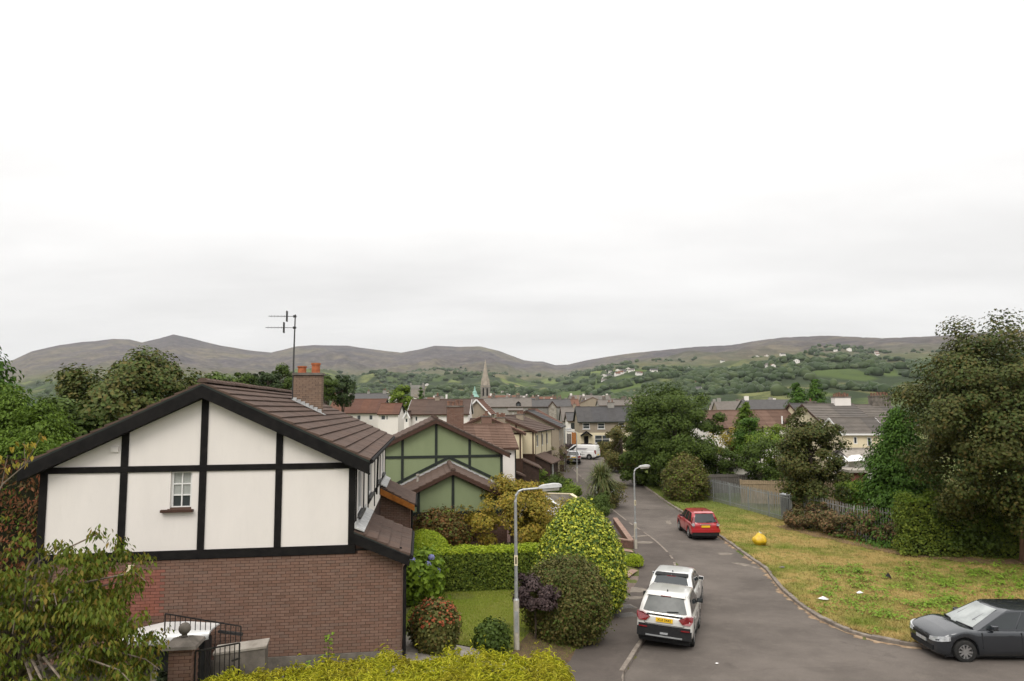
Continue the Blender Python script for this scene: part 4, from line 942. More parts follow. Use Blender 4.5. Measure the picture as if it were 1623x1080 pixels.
# further off
van = dict(suv); van.update(L=4.95, W=1.92, H=1.94, belt=1.15, hood=1.12, low=.25, wb=3.1, wr=.33, gh=(-2.44, 1.62, -2.34, .72), wbelt=.90, wroof=.80, rearglass=True, rg=(.2, .85), rglass='p_white', wiper=False, side=((.80, .95),), spoiler=None, mirror='trim', shut=(.05, .45, .76), fin=False, sill=False, plate=(.62, '', .02),
    rear=[(-.85, .85, .28, .46, .03, 'trim', 'bumper')], rearpoly=[([(.84, .75, .0), (.93, .75, .06), (.93, 1.25, .06), (.84, 1.25, .0)], .01, 'tail', 'rear_lamp')])
vq = G(938, 729.5); hdv = R(-62)
vt = car('delivery_van', 'white panel van parked in front of the hedge of the grey-roofed house', (vq[0]-1.3, vq[1]+1.3, float(zr(vq[1]+1.6))), hdv, 'p_white', van, cat='van')
MAT['script'] = pm('grey_van_lettering', (.18, .17, .20), (.2, .19, .22), 5, .6)
MB().box(-.972, -.964, -.9, .2, .62, .66).build('rubbing_strip', MAT['trim'], vt)
for (y0, y1, z0, z1) in ((-1.3, .3, 1.44, 1.49), (-1.15, .15, 1.33, 1.38), (-1.2, -.4, .98, 1.02)): MB().hexa([(-.93 if z0 > 1.2 else -.958, y0, z0), (-.91, y0, z0), (-.91, y1, z0), (-.93 if z0 > 1.2 else -.958, y1, z0), (-.905 if z0 > 1.2 else -.958, y0, z1), (-.88, y0, z1), (-.88, y1, z1), (-.905 if z0 > 1.2 else -.958, y1, z1)]).build('lettering_line', MAT['script'], vt)
sil = dict(suv); sil.update(spoiler='p_grey', mirror='p_grey', plate=(.86, '', .02)); sq = G(910, 738)
car('hatchback_car', 'silver car parked behind the white van near the far lamp post', (sq[0]+.1, sq[1]+1.9, float(zr(sq[1]+1.9))), R(4), 'p_grey', sil)
wc = dict(golf); wc.update(spoiler='p_white', mirror='p_white'); wq = G(924, 786)
car('hatchback_car', 'white car half hidden behind the spiky palm at the roadside', (float(lk(64))+.55, 64.0, float(zr(64))), R(2), 'p_white', wc)
g = at(878, 790, 46.5)
car('hatchback_car', 'white car on a drive showing only its roof above the golden tree', (g[0]-.6, 46.6, float(terr(g[0], 46.6))), R(82), 'p_white', dict(suv, spoiler=None, plate=(.8, '', .02)))
# ================================================================ vegetation
def leafmat(name, cols, transl=.25, big=.35, bigcol=None, rough=.55, pos=None, nscale=.9):
    m, t = newmat(name); g = N(t, 'ShaderNodeNewGeometry'); c = ramp(t, cols, g.outputs['Random Per Island'], pos)
    n = noise(t, nscale, 4, .6); bc = bigcol or tuple(x*.55 for x in cols[0])
    c = mixc(t, ramp(t, [(0, 0, 0), (big, big, big)], n, [.42, .66]), c, bc)
    p = N(t, 'ShaderNodeBsdfPrincipled'); t.links.new(c, p.inputs['Base Color']); p.inputs['Roughness'].default_value = rough; p.inputs['Specular IOR Level'].default_value = .14
    tr = N(t, 'ShaderNodeBsdfTranslucent'); t.links.new(c, tr.inputs[0]); mx = N(t, 'ShaderNodeMixShader'); mx.inputs[0].default_value = transl
    t.links.new(p.outputs[0], mx.inputs[1]); t.links.new(tr.outputs[0], mx.inputs[2]); o = N(t, 'ShaderNodeOutputMaterial'); t.links.new(mx.outputs[0], o.inputs[0]); return m
LM = {}
LM['syc'] = leafmat('sycamore_leaf', [(0.045, 0.070, 0.015), (0.063, 0.095, 0.020), (0.090, 0.122, 0.028), (0.135, 0.106, 0.030), (0.059, 0.090, 0.020)], .2, .4, (0.108, 0.106, 0.030), nscale=.5)
LM['mid'] = leafmat('dark_green_leaf', [(0.044, 0.073, 0.013), (0.065, 0.099, 0.016), (0.088, 0.127, 0.022), (0.054, 0.088, 0.015)], .2, .35)
LM['fresh'] = leafmat('fresh_green_leaf', [(0.090, 0.155, 0.019), (0.135, 0.202, 0.024), (0.195, 0.248, 0.029), (0.105, 0.171, 0.019)])
LM['maple'] = leafmat('bronzed_maple_leaf', [(0.041, 0.064, 0.014), (0.054, 0.080, 0.019), (0.077, 0.101, 0.024), (0.117, 0.090, 0.027), (0.054, 0.074, 0.019), (0.068, 0.090, 0.025)], .2, .45, (0.095, 0.085, 0.024), nscale=.5)
LM['gold'] = leafmat('golden_green_leaf', [(0.243, 0.198, 0.029), (0.358, 0.270, 0.033), (0.186, 0.185, 0.029), (0.401, 0.255, 0.048), (0.143, 0.156, 0.024)], .3, .4, (0.186, 0.170, 0.029))
LM['red'] = leafmat('red_green_leaf', [(0.086, 0.095, 0.027), (0.143, 0.101, 0.027), (0.200, 0.081, 0.027), (0.072, 0.088, 0.027)], .25, .5, (0.072, 0.081, 0.024))
LM['holly'] = leafmat('variegated_holly_leaf', [(0.054, 0.100, 0.019), (0.091, 0.145, 0.022), (0.484, 0.508, 0.045), (0.179, 0.236, 0.028), (0.600, 0.600, 0.080)], .15, .1, rough=.35, pos=[0, .35, .6, .72, .95])
LM['hedge'] = leafmat('hedge_leaf', [(0.069, 0.107, 0.017), (0.121, 0.169, 0.024), (0.208, 0.250, 0.034), (0.087, 0.133, 0.022)], .2, .3)
LM['hedgey'] = leafmat('yellow_green_hedge_leaf', [(0.237, 0.324, 0.019), (0.331, 0.406, 0.027), (0.173, 0.251, 0.018), (0.409, 0.454, 0.035)], .3, .2, (0.205, 0.259, 0.022))
LM['golden'] = leafmat('golden_conifer_spray', [(0.384, 0.404, 0.024), (0.524, 0.499, 0.032), (0.262, 0.301, 0.020), (0.600, 0.569, 0.047), (0.209, 0.224, 0.020)], .3, .5, (0.298, 0.206, 0.032))
LM['coni'] = leafmat('conifer_spray', [(0.038, 0.085, 0.012), (0.060, 0.122, 0.016), (0.090, 0.171, 0.022), (0.045, 0.098, 0.014)], .15, .25)
LM['conib'] = leafmat('bright_conifer_spray', [(0.075, 0.127, 0.013), (0.100, 0.165, 0.018), (0.130, 0.198, 0.022), (0.050, 0.088, 0.012)], .2, .3)
LM['rust'] = leafmat('rusty_conifer_spray', [(0.172, 0.061, 0.030), (0.243, 0.081, 0.041), (0.114, 0.068, 0.027), (0.072, 0.081, 0.027)], .15, .4, (0.072, 0.074, 0.024))
LM['olive'] = leafmat('olive_shrub_leaf', [(0.079, 0.091, 0.025), (0.119, 0.115, 0.032), (0.158, 0.134, 0.040), (0.132, 0.097, 0.035)], .2, .5, (0.059, 0.073, 0.023))
LM['purple'] = leafmat('dark_purple_leaf', [(0.038, 0.024, 0.026), (0.064, 0.041, 0.041), (0.095, 0.066, 0.060), (0.051, 0.036, 0.036)], .1, .3)
LM['photinia'] = leafmat('photinia_leaf', [(0.100, 0.115, 0.030), (0.157, 0.149, 0.041), (0.072, 0.095, 0.027), (0.186, 0.121, 0.041)], .2, .3)
LM['phored'] = leafmat('photinia_red_tip', [(0.372, 0.081, 0.041), (0.487, 0.135, 0.061), (0.286, 0.095, 0.041)], .25, .2)
LM['hydr'] = leafmat('hydrangea_leaf', [(0.135, 0.217, 0.019), (0.210, 0.296, 0.029), (0.090, 0.155, 0.017)], .25, .2)
LM['bloom'] = leafmat('blue_hydrangea_bloom', [(0.261, 0.269, 0.538), (0.356, 0.358, 0.616), (0.202, 0.213, 0.470)], .2, .1)
LM['cherry'] = leafmat('drooping_cherry_leaf', [(0.090, 0.128, 0.014), (0.137, 0.177, 0.020), (0.063, 0.104, 0.013), (0.178, 0.195, 0.026), (0.201, 0.134, 0.025), (0.053, 0.091, 0.013)], .3, .4, (0.105, 0.128, 0.017))
LM['ivy'] = leafmat('ivy_leaf', [(0.020, 0.034, 0.014), (0.038, 0.054, 0.022), (0.064, 0.078, 0.036)], .1, .3, rough=.4)
LM['brown'] = leafmat('dead_bramble_leaf', [(0.172, 0.095, 0.047), (0.229, 0.135, 0.068), (0.100, 0.095, 0.034), (0.072, 0.081, 0.027)], .15, .5, (0.086, 0.074, 0.030))
LM['palm'] = leafmat('palm_blade', [(0.086, 0.121, 0.041), (0.129, 0.162, 0.054), (0.172, 0.189, 0.068), (0.229, 0.189, 0.081)], .2, .3)
LM['far'] = leafmat('distant_leaf', [(0.021, 0.037, 0.012), (0.032, 0.055, 0.016), (0.043, 0.066, 0.021), (0.057, 0.079, 0.026)], .05, .5, (0.025, 0.037, 0.015), nscale=.05)
def straw_mat():
    m, t = newmat('verge_blade'); c = verge_colour(t); g = N(t, 'ShaderNodeNewGeometry'); c = mixc(t, ramp(t, [(.45, .45, .45), (0, 0, 0), (0, 0, 0), (.5, .5, .5)], g.outputs['Random Per Island'], [0, .35, .75, 1]), c, mixc(t, g.outputs['Random Per Island'], (.07, .085, .02), (.42, .33, .16)))
    p = N(t, 'ShaderNodeBsdfPrincipled'); t.links.new(c, p.inputs['Base Color']); p.inputs['Roughness'].default_value = .7; p.inputs['Specular IOR Level'].default_value = .1; o = N(t, 'ShaderNodeOutputMaterial'); t.links.new(p.outputs[0], o.inputs[0]); return m
LM['straw'] = straw_mat()
LM['grass'] = leafmat('grass_blade', [(0.194, 0.268, 0.031), (0.259, 0.335, 0.036), (0.163, 0.218, 0.028), (0.323, 0.319, 0.061)], .3, .4, (0.292, 0.268, 0.061), nscale=.5)
LM['weed'] = leafmat('weed_leaf', [(0.162, 0.270, 0.032), (0.225, 0.335, 0.039), (0.125, 0.206, 0.024)], .3, .2)
MAT['bark'] = pm('bark', (.10, .078, .058), (.055, .042, .032), 6, .95, bump=.7, bscale=25, stretch=(1, 1, .25)); MAT['barkp'] = pm('pale_bark', (.22, .18, .14), (.13, .105, .08), 8, .9, bump=.5)
MAT['barkr'] = pm('reddish_bark', (.20, .115, .075), (.10, .06, .042), 5, .95, bump=.7, stretch=(1, 1, .25))
def unit(a): return a/np.maximum(1e-9, np.linalg.norm(a, axis=-1, keepdims=True))
def leaf_arrays(P, Nn, S, asp, rg, fold=.18, tang=None):
    n = len(P); Nn = unit(Nn)
    r = rg.normal(size=(n, 3)) if tang is None else tang+rg.normal(size=(n, 3))*.25
    T = unit(r-(r*Nn).sum(1, keepdims=True)*Nn); B = np.cross(Nn, T); S = np.asarray(S).reshape(-1, 1)*np.ones((n, 1)); Wd = S*asp
    V = np.stack([P-T*S*.5, P+B*Wd*.5+Nn*S*fold-T*S*.05, P+T*S*.5, P-B*Wd*.5+Nn*S*fold-T*S*.05], 1).reshape(-1, 3)
    i = np.arange(n)[:, None]*4; F = np.concatenate([i+np.array([[0, 1, 2]]), i+np.array([[0, 2, 3]])], 1).reshape(-1, 3)
    return V, F
def crown_obj(name, parts, mat, parent, **k):
    Vs, Fs, b = [], [], 0
    for V, F in parts: Vs.append(V); Fs.append(F+b); b += len(V)
    m = fast_mesh(name, np.concatenate(Vs), np.concatenate(Fs)); return mobj(name, m, mat, parent, **k)
def sph(n, rg): return unit(rg.normal(size=(n, 3)))
def blob_points(c, r, K, n, rc, rg, inner=.55, flat=.0, lump=.22, cutz=-1.0):
    """leaf positions and normals for a crown of K clumps in an ellipsoid"""
    c = np.array(c, float); r = np.array(r, float); D = sph(K*3, rg); D = D[D[:, 2] > cutz][:K]; K = len(D)
    k = rg.normal(size=(6, 3))*1.6; ph = rg.uniform(0, 6.28, 6); L = 1+lump*np.cos(D@k.T+ph).mean(1)*2.0
    rad = (inner+(1-inner)*rg.random(K)**.6)*L; C = D*rad[:, None]*r
    idx = rg.integers(0, K, n); o = sph(n, rg)*(rg.random((n, 1))**.45); rcs = rc*(.6+.8*rg.random(K))[idx][:, None]
    o[:, 2] *= .72; P = C[idx]+o*rcs*np.array([1, 1, 1.0])
    Nn = o*1.1+D[idx]*.7+np.array([0, 0, .65])+rg.normal(size=(n, 3))*.45
    return P+c, Nn, C+c
def limbs(t, base, top, C, rg, r0, mat, nb=7, name='trunk'):
    mb = MB(); base = np.array(base, float); top = np.array(top, float); mid = (base+top)/2+rg.normal(size=3)*np.array([.12, .12, 0])*r0*4
    mb.tube([base-np.array([0, 0, .15]), base+(mid-base)*.12, mid, top], [r0*1.35, r0, r0*.8, r0*.5], 10)
    ids = rg.permutation(len(C))[:nb]
    for i in ids:
        s = base+(top-base)*rg.uniform(.45, 1.0); e = C[i]; m = (s+e)/2+np.array([0, 0, .12*np.linalg.norm(e-s)])
        mb.tube([s, m, e], [r0*.42, r0*.25, r0*.08], 6)
    return mb.build(name, mat, t, smooth=True)
def tree(name, label, x, y, h, r, cz, lm, n, leaf, K=60, rc=1.0, trunk_r=.2, seed=1, z=None, bark='bark', group=None, cat='tree', asp=.75, lump=.22, inner=.5, cutz=-1, nb=8):
    rg = np.random.default_rng(seed); z = float(terr(x, y)) if z is None else z; t = thing(name, label, cat, (x, y, z), 0, group)
    P, Nn, C = blob_points((0, 0, cz), r, K, n, rc, rg, inner, lump=lump, cutz=cutz)
    P[:, 2] = np.maximum(P[:, 2], .08)
    crown_obj('crown', [leaf_arrays(P, Nn, leaf*(.6+.8*rg.random(n)), asp, rg)], LM[lm], t)
    limbs(t, (0, 0, 0), (0, 0, cz+r[2]*.35 if not hasattr(r, 'x') else cz), C, rg, trunk_r, MAT[bark], nb); return t
def core_blob(t, pts_fn, mat): pass
def revolve_bush(name, label, x, y, prof, lm, n, leaf, seed=1, z=None, asp=.7, depth=.10, cat='shrub', stem=True, wob=.05, squash=(1, 1), extra=None, group=None, up=.3, droop=None):
    """dense clipped shrub: prof = [(z,r)...] outline; leaves over its surface, a dark solid heart inside"""
    rg = np.random.default_rng(seed); z0 = float(terr(x, y)) if z is None else z; t = thing(name, label, cat, (x, y, z0), 0, group)
    pz = np.array([q[0] for q in prof]); pr = np.array([q[1] for q in prof]); zz = np.linspace(pz[0], pz[-1], 400); rr = np.interp(zz, pz, pr)
    ds = np.hypot(np.diff(zz), np.diff(rr)); w = (rr[:-1]+rr[1:])/2*ds+1e-4; cdf = np.cumsum(w)/w.sum()
    i = np.searchsorted(cdf, rg.random(n)); th = rg.uniform(0, 6.2832, n); zq = zz[i]+(zz[1]-zz[0])*rg.random(n); rq = np.interp(zq, pz, pr)
    nz = -(rr[i+1]-rr[i])/np.maximum(ds[i], 1e-6); nr = (zz[i+1]-zz[i])/np.maximum(ds[i], 1e-6)
    wv = 1+wob*(np.sin(th*3+zq*2.1+seed)+np.sin(th*5-zq*3.3)+.7*np.sin(th*9+zq*7))/1.6
    dd = rg.normal(size=n)*depth*.6-depth*.25
    nor = np.stack([np.cos(th)*nr, np.sin(th)*nr, nz], 1); P = np.stack([np.cos(th)*rq*wv*squash[0], np.sin(th)*rq*wv*squash[1], zq], 1)+nor*dd[:, None]
    P[:, 2] = np.maximum(P[:, 2], .03)
    Nn = nor+np.array([0, 0, up])+rg.normal(size=(n, 3))*.5
    parts = [leaf_arrays(P, Nn, leaf*(.6+.8*rg.random(n)), asp, rg, tang=droop)]
    K = 20; zi = np.linspace(pz[0], pz[-1]-.02*(pz[-1]-pz[0]), 12); V = []; 
    for q in zi:
        for k in range(K): V.append((math.cos(6.2832*k/K)*max(0, np.interp(q, pz, pr)-depth*1.1)*squash[0], math.sin(6.2832*k/K)*max(0, np.interp(q, pz, pr)-depth*1.1)*squash[1], q-.03*q))
    F = [q for a in range(11) for k in range(K) for q in ((a*K+k, a*K+(k+1) % K, (a+1)*K+(k+1) % K), (a*K+k, (a+1)*K+(k+1) % K, (a+1)*K+k))]
    crown_obj('foliage', parts+[(np.array(V), np.array(F))], LM[lm], t)
    if extra:
        lm2, n2, zmin, sz = extra; j = rg.choice(np.where(zq > zmin)[0], n2); crown_obj('flush', [leaf_arrays(P[j]+nor[j]*depth*.5, Nn[j], sz*(.6+.8*rg.random(n2)), asp, rg)], LM[lm2], t, kind='stuff')
    if stem: MB().tube([(0, 0, -.15), (0, 0, pz[0]+.3*(pz[-1]-pz[0]))], [.07, .05], 8).build('stem', MAT['bark'], t)
    return t
def box_hedge(name, label, A, Bp, width, h, lm, n, leaf, seed=1, z=None, rnd=.18, depth=.08, top_lm=None, asp=.7, wob=.05, cat='hedge', zfun=None, up=.2, toph=None, tang=None, shag=0):
    """clipped hedge from A to B (ground points); leaves on its faces round a solid heart"""
    rg = np.random.default_rng(seed); A = np.array(A, float); Bp = np.array(Bp, float); d = Bp-A; L = np.hypot(*d); ang = math.atan2(d[1], d[0])
    z0 = float(terr(*((A+Bp)/2))) if z is None else z; t = thing(name, label, cat, (A[0], A[1], z0), ang)
    ar = np.array([L*h, L*h, L*width*1.25, width*h, width*h]); f = rg.choice(5, n, p=ar/ar.sum()); u = rg.random(n); v = rg.random(n); P = np.zeros((n, 3)); Nn = np.zeros((n, 3))
    for k in range(5):
        q = f == k
        if k in (0, 1): P[q] = np.stack([u[q]*L, (0 if k == 0 else 1)*width*np.ones(q.sum())-width/2, v[q]*h], 1); Nn[q] = (0, -1 if k == 0 else 1, 0)
        elif k == 2: P[q] = np.stack([u[q]*L, (v[q]-.5)*width, h*np.ones(q.sum())], 1); Nn[q] = (0, 0, 1)
        else: P[q] = np.stack([(0 if k == 3 else L)*np.ones(q.sum()), (u[q]-.5)*width, v[q]*h], 1); Nn[q] = (-1 if k == 3 else 1, 0, 0)
    # round the top edges and let the clipped faces undulate
    c = np.stack([np.clip(P[:, 0], rnd, L-rnd), np.clip(P[:, 1], -width/2+rnd, width/2-rnd), np.minimum(P[:, 2], h-rnd)], 1); dv = P-c; ln = np.linalg.norm(dv, axis=1, keepdims=True); P = np.where(ln > 1e-6, c+dv/np.maximum(ln, 1e-6)*rnd, P); Nn = np.where(ln > 1e-6, dv/np.maximum(ln, 1e-6), Nn)
    wv = wob*(np.sin(P[:, 0]*2.3+seed)+np.sin(P[:, 0]*5.1+P[:, 2]*4)+.6*np.sin(P[:, 0]*11+P[:, 1]*9+P[:, 2]*7)); P += Nn*(wv+rg.normal(size=n)*depth*.5-depth*.2)[:, None]
    if shag: 
        tp = P[:, 2] > h-rnd*1.2; P[tp, 2] += np.abs(rg.normal(size=tp.sum()))*shag*(.4+.6*(np.sin(P[tp, 0]*3.7)+np.sin(P[tp, 0]*9.1+2) > .3))
    if toph is not None: P[:, 2] *= np.interp(P[:, 0]/L, [q[0] for q in toph], [q[1] for q in toph])
    P[:, 2] = np.maximum(P[:, 2], .03)
    Lf = leaf*(.6+.8*rg.random(n)); No = Nn+np.array([0, 0, up])+rg.normal(size=(n, 3))*.5
    m = MB(); e = depth*1.2+.03; ks = np.linspace(e, L-e, 14)
    for a_, b_ in zip(ks[:-1], ks[1:]):
        ha, hb = [(h-e)*(1 if toph is None else np.interp(q/L, [w_[0] for w_ in toph], [w_[1] for w_ in toph])) for q in (a_, b_)]
        m.hexa([(a_, -width/2+e, 0), (b_, -width/2+e, 0), (b_, width/2-e, 0), (a_, width/2-e, 0), (a_, -width/2+e+rnd*.4, ha-rnd*.3), (b_, -width/2+e+rnd*.4, hb-rnd*.3), (b_, width/2-e-rnd*.4, hb-rnd*.3), (a_, width/2-e-rnd*.4, ha-rnd*.3)])
    m.build('heart', MAT['hheart'], t)
    if top_lm:
        tp = P[:, 2] > (h-rnd*.9)*(1 if toph is None else np.interp(P[:, 0]/L, [q[0] for q in toph], [q[1] for q in toph]))
        crown_obj('new_growth', [leaf_arrays(P[tp], No[tp], Lf[tp], asp, rg, tang=tang)], LM[top_lm], t); crown_obj('foliage', [leaf_arrays(P[~tp], No[~tp], Lf[~tp], asp, rg, tang=tang)], LM[lm], t)
    else: crown_obj('foliage', [leaf_arrays(P, No, Lf, asp, rg, tang=tang)], LM[lm], t)
    return t
MAT['hheart'] = pm('hedge_core', (.035, .035, .018), (.02, .022, .012), 9, .95)  # dark solid fill inside hedges, stops sight through the leaves
def conifer(name, label, x, y, h, r, lm, n, leaf, seed=1, z=None, tiers=16, power=.8, z0f=.04, droop=.35, group=None, dens=9, asp=.45):
    rg = np.random.default_rng(seed); z = float(terr(x, y)) if z is None else z; t = thing(name, label, 'tree', (x, y, z), 0, group)
    Cs = []; Ds = []; Rs = []
    for k in range(tiers):
        f = (k+.5)/tiers; zz = h*(z0f+(1-z0f)*f); R_ = r*(1-f)**power; m = max(4, int(dens*(R_/r)*2+3))
        for j in range(m):
            a = rg.uniform(0, 6.28); ro = R_*rg.uniform(.72, 1.08)
            for s in (.45, .72, 1.0): Cs.append((math.cos(a)*ro*s, math.sin(a)*ro*s, zz-droop*ro*s*.5+rg.normal()*h/tiers*.3)); Ds.append((math.cos(a), math.sin(a), -.25)); Rs.append((.16+.16*(1-f))*r*(.6+.5*s))
    Cs = np.array(Cs); Ds = np.array(Ds); Rs = np.array(Rs); i = rg.integers(0, len(Cs), n); o = sph(n, rg)*rg.random((n, 1))**.5; o[:, 2] *= .45
    P = Cs[i]+o*Rs[i][:, None]*1.2; P[:, 2] = np.maximum(P[:, 2], .1); Nn = o*.8+Ds[i]*.45+np.array([0, 0, .8])+rg.normal(size=(n, 3))*.35
    crown_obj('crown', [leaf_arrays(P, Nn, leaf*(.6+.8*rg.random(n)), asp, rg, tang=Ds[i])], LM[lm], t)
    MB().tube([(0, 0, -.15), (0, 0, h*.5), (0, 0, h*.95)], [r*.09+.05, r*.05+.03, .02], 8).build('trunk', MAT['bark'], t); return t
# ---------------------------------------------------------------- gardens on the left
lawn = quad_sheet('lawn', [(-2.1, 20.6), (1.55, 20.6), (2.6, 27.6), (-3.6, 27.6)], MAT['lawn'], .02, 30)
quad_sheet('garden_path', [(-3.0, 16.6), (-1.6, 16.6), (-1.9, 23.4), (-3.3, 23.4)], MAT['concl'], .035, 8)
quad_sheet('garden_path', [(-1.6, 19.3), (.7, 19.3), (.7, 20.5), (-1.75, 20.5)], MAT['concl'], .03, 8)
quad_sheet('soil_bed', [(-.2, 20.2), (2.1, 20.2), (3.4, 26.6), (1.2, 25.4)], pm('leaf_strewn_soil', (.13, .085, .05), (.08, .055, .035), 5, .95, bump=.6), .045, 10)
quad_sheet('driveway', [(-6, 30.2), (5.2, 30.2), (6.4, 35.5), (-6, 35.5)], pm('brown_paving', (.16, .12, .10), (.11, .082, .068), 3, .9, bump=.3), .03, 10)
quad_sheet('driveway', [(-1.5, 38.5), (6.3, 42.5), (6.2, 50), (-.6, 50)], pm('brick_drive', (.14, .085, .068), (.10, .06, .05), 3, .9, bump=.3), .03, 10)
# golden conifer hedge under the camera
GB = at(700, 1042, 16.2)
box_hedge('golden_conifer_hedge', 'golden yellow-green conifer hedge with a shaggy flat top below the brick gable', (-8.3, 14.9), (1.25, 15.15), 2.3, GB[2]-.55, 'golden', 42000, .13, 3, z=.55, rnd=.25, depth=.10, asp=.16, wob=.04, up=.5, toph=[(0, .55), (.3, .80), (.55, .97), (.9, 1.0), (.97, .95), (1, .8)], tang=np.array([0, .0, 1.2]), shag=.14)
def gp(px, py): g = G(px, py); return g[0], g[1]
# clipped hedge across the lawn
x0, y0 = gp(692, 940); x1, y1 = gp(862, 941)
hz = at(770, 872, y0+.1)[2]-float(terr((x0+x1)/2, y0))
box_hedge('clipped_hedge', 'long clipped green hedge closing the far side of the lawn', (x0-.3, y0+.45), (x1+.6, y1+.45), .95, hz, 'hedge', 22000, .085, 5, rnd=.12, top_lm='hedgey', wob=.02, depth=.09)
x, y = gp(672, 918); Y_ = y+.9; tz = at(672, 840, Y_)[2]-float(terr(x, Y_)); 
revolve_bush('clipped_conifer', 'smooth rounded yellow-green conifer beside the brick porch', x-.15, Y_, [(0, .55), (tz*.3, .95), (tz*.62, 1.12), (tz*.72, 1.02), (tz*.9, .62), (tz, .05)], 'hedgey', 16000, .07, 7, depth=.05, wob=.015, squash=(1.0, 1.2), up=.4)
x, y = gp(660, 960); t = revolve_bush('hydrangea', 'leafy hydrangea with blue flower heads against the house wall', x-.05, y+.6, [(0, .5), (.5, .85), (1.1, .85), (1.6, .55), (1.85, .1)], 'hydr', 3800, .20, 9, depth=.25, wob=.12)
rg = np.random.default_rng(4)
for (dx, dy, dz) in ((.45, -.55, 1.45), (.1, -.75, 1.05), (.75, -.2, 1.15), (.55, -.35, 1.65), (-.1, -.6, 1.6)):
    q = sph(170, rg); q = q[q[:, 2] > -.3]; crown_obj('flower_head', [leaf_arrays(q*.11+np.array([dx, dy, dz]), q, .06, .9, rg)], LM['bloom'], t)
x, y = gp(690, 1040); x, y = at(689, 1030, 19.9)[:2]
revolve_bush('photinia_bush', 'round red-tipped photinia bush behind the golden hedge', x, y, [(0, .45), (.35, .62), (.8, .66), (1.1, .5), (1.32, .1)], 'photinia', 5200, .10, 11, depth=.10, wob=.06, extra=('phored', 420, .80, .09))
x, y = at(780, 1035, 20.6)[:2]
revolve_bush('dwarf_shrub', 'low dark green shrub at the near edge of the lawn', x, y, [(0, .4), (.3, .5), (.65, .4), (.85, .08)], 'mid', 2600, .09, 12, depth=.10, wob=.12)
x, y = gp(848, 1016); t = thing('standard_shrub', 'small purple-leaved standard with a ball crown on a thin stem', 'shrub', (x, y, float(terr(x, y))))
rg = np.random.default_rng(21); P, Nn, C = blob_points((0, 0, 1.35), (.72, .72, .62), 40, 7500, .20, rg, .55, cutz=-.45); crown_obj('crown', [leaf_arrays(P, Nn, .085*(.6+.8*rg.random(7500)), .6, rg)], LM['purple'], t); MB().tube([(0, 0, -.1), (.03, 0, .5), (0, 0, 1.2)], [.04, .035, .03], 8).build('stem', MAT['bark'], t)
x, y = gp(903, 1028); revolve_bush('rounded_shrub', 'large rounded olive-green shrub in front of the cone-shaped holly', x, y+.9, [(0, .85), (.5, 1.2), (1.3, 1.32), (1.95, 1.1), (2.35, .7), (2.55, .1)], 'olive', 20000, .08, 14, depth=.18, wob=.08, squash=(1.0, .9), extra=('mid', 3000, .0, .08))
x, y = gp(925, 976); tz = at(922, 790, y+1.0)[2]-float(terr(x, y+1)); revolve_bush('holly_cone', 'tall cone-shaped variegated holly with yellow-edged leaves', x, y+1.0, [(0, 1.35), (.5, 1.6), (tz*.33, 1.72), (tz*.55, 1.5), (tz*.75, 1.08), (tz*.9, .6), (tz*.97, .3), (tz, .03)], 'holly', 30000, .105, 15, depth=.13, wob=.025)
# the Japanese-looking golden tree and its neighbours
x, y = -.05, 34.6; tree('golden_maple', 'bushy golden-leaved tree beside the green garage', x, y, 0, (2.5, 1.9, 1.75), 2.15, 'gold', 17000, .15, 60, .55, .10, 17, cat='tree', asp=.5, inner=.4, cutz=-.6)
x, y = 1.9, 35.2; tree('golden_maple', 'smaller golden bush between the golden tree and the palm', x, y, 0, (1.7, 1.4, 1.2), 1.5, 'gold', 9000, .14, 40, .5, .08, 18, asp=.5, inner=.4)
q = at(697, 820, 33.2); revolve_bush('red_leaved_shrub', 'round shrub with reddish-green leaves in front of the green garage', q[0], 33.2, [(0, .9), (.6, 1.2), (1.5, 1.25), (2.2, .9), (2.55, .2)], 'red', 9000, .13, 19, depth=.22, wob=.12, extra=('fresh', 500, 0, .12))
q = at(640, 845, 33.5); revolve_bush('small_shrub', 'small yellow-green shrub at the foot of the garage wall', q[0]+.35, 32.4, [(0, .4), (.5, .6), (1.1, .4), (1.3, .05)], 'hydr', 1800, .12, 20, depth=.2, wob=.12)
x, y = gp(1003, 899); box_hedge('grass_mound', 'low mound of clipped green shrub beside the footway edging', (x-1.0, y+.6), (x+.45, y+.15), .8, .42, 'hedgey', 5000, .06, 23, rnd=.3, depth=.06, cat='shrub')
# weeping cherry close by on the left
cx, cy = -9.65, 13.7; t = thing('weeping_cherry', 'weeping cherry with drooping bronze-green leaves in front of the gate pier', 'tree', (cx, cy, float(terr(cx, cy))))
rg = np.random.default_rng(31); zc = 2.1; nW = 560
D = sph(nW*2, rg); D = D[D[:, 2] > -.55][:nW]; lum = 1+.36*np.cos(D@rg.normal(size=(3, 5))*2.6+rg.uniform(0, 6, 5)).mean(1)*2
C = D*np.array([2.45, 1.7, 1.75])*(.40+.60*rg.random((nW, 1))**.5)*lum[:, None]+np.array([0, 0, zc]); C = C[C[:, 2] > .1]; nW = len(C)
k = 40; n = nW*k; i = np.repeat(np.arange(nW), k); a = rg.uniform(0, 6.28, n); out_ = np.stack([np.cos(a), np.sin(a), np.zeros(n)], 1); P = C[i]+out_*(.06+.09*rg.random((n, 1)))+rg.normal(size=(n, 3))*np.array([.08, .08, .06]); tang = out_*.55+np.array([0, 0, -1.0]); Nn = out_+np.array([0, 0, .55])+rg.normal(size=(n, 3))*.2
crown_obj('crown', [leaf_arrays(P, Nn, .125*(.7+.6*rg.random(n)), .42, rg, .12, tang)], LM['cherry'], t)
mb = MB()
mb.tube([(0, 0, -.2), (.05, .05, .9), (.1, 0, 1.9)], [.16, .12, .09], 8)
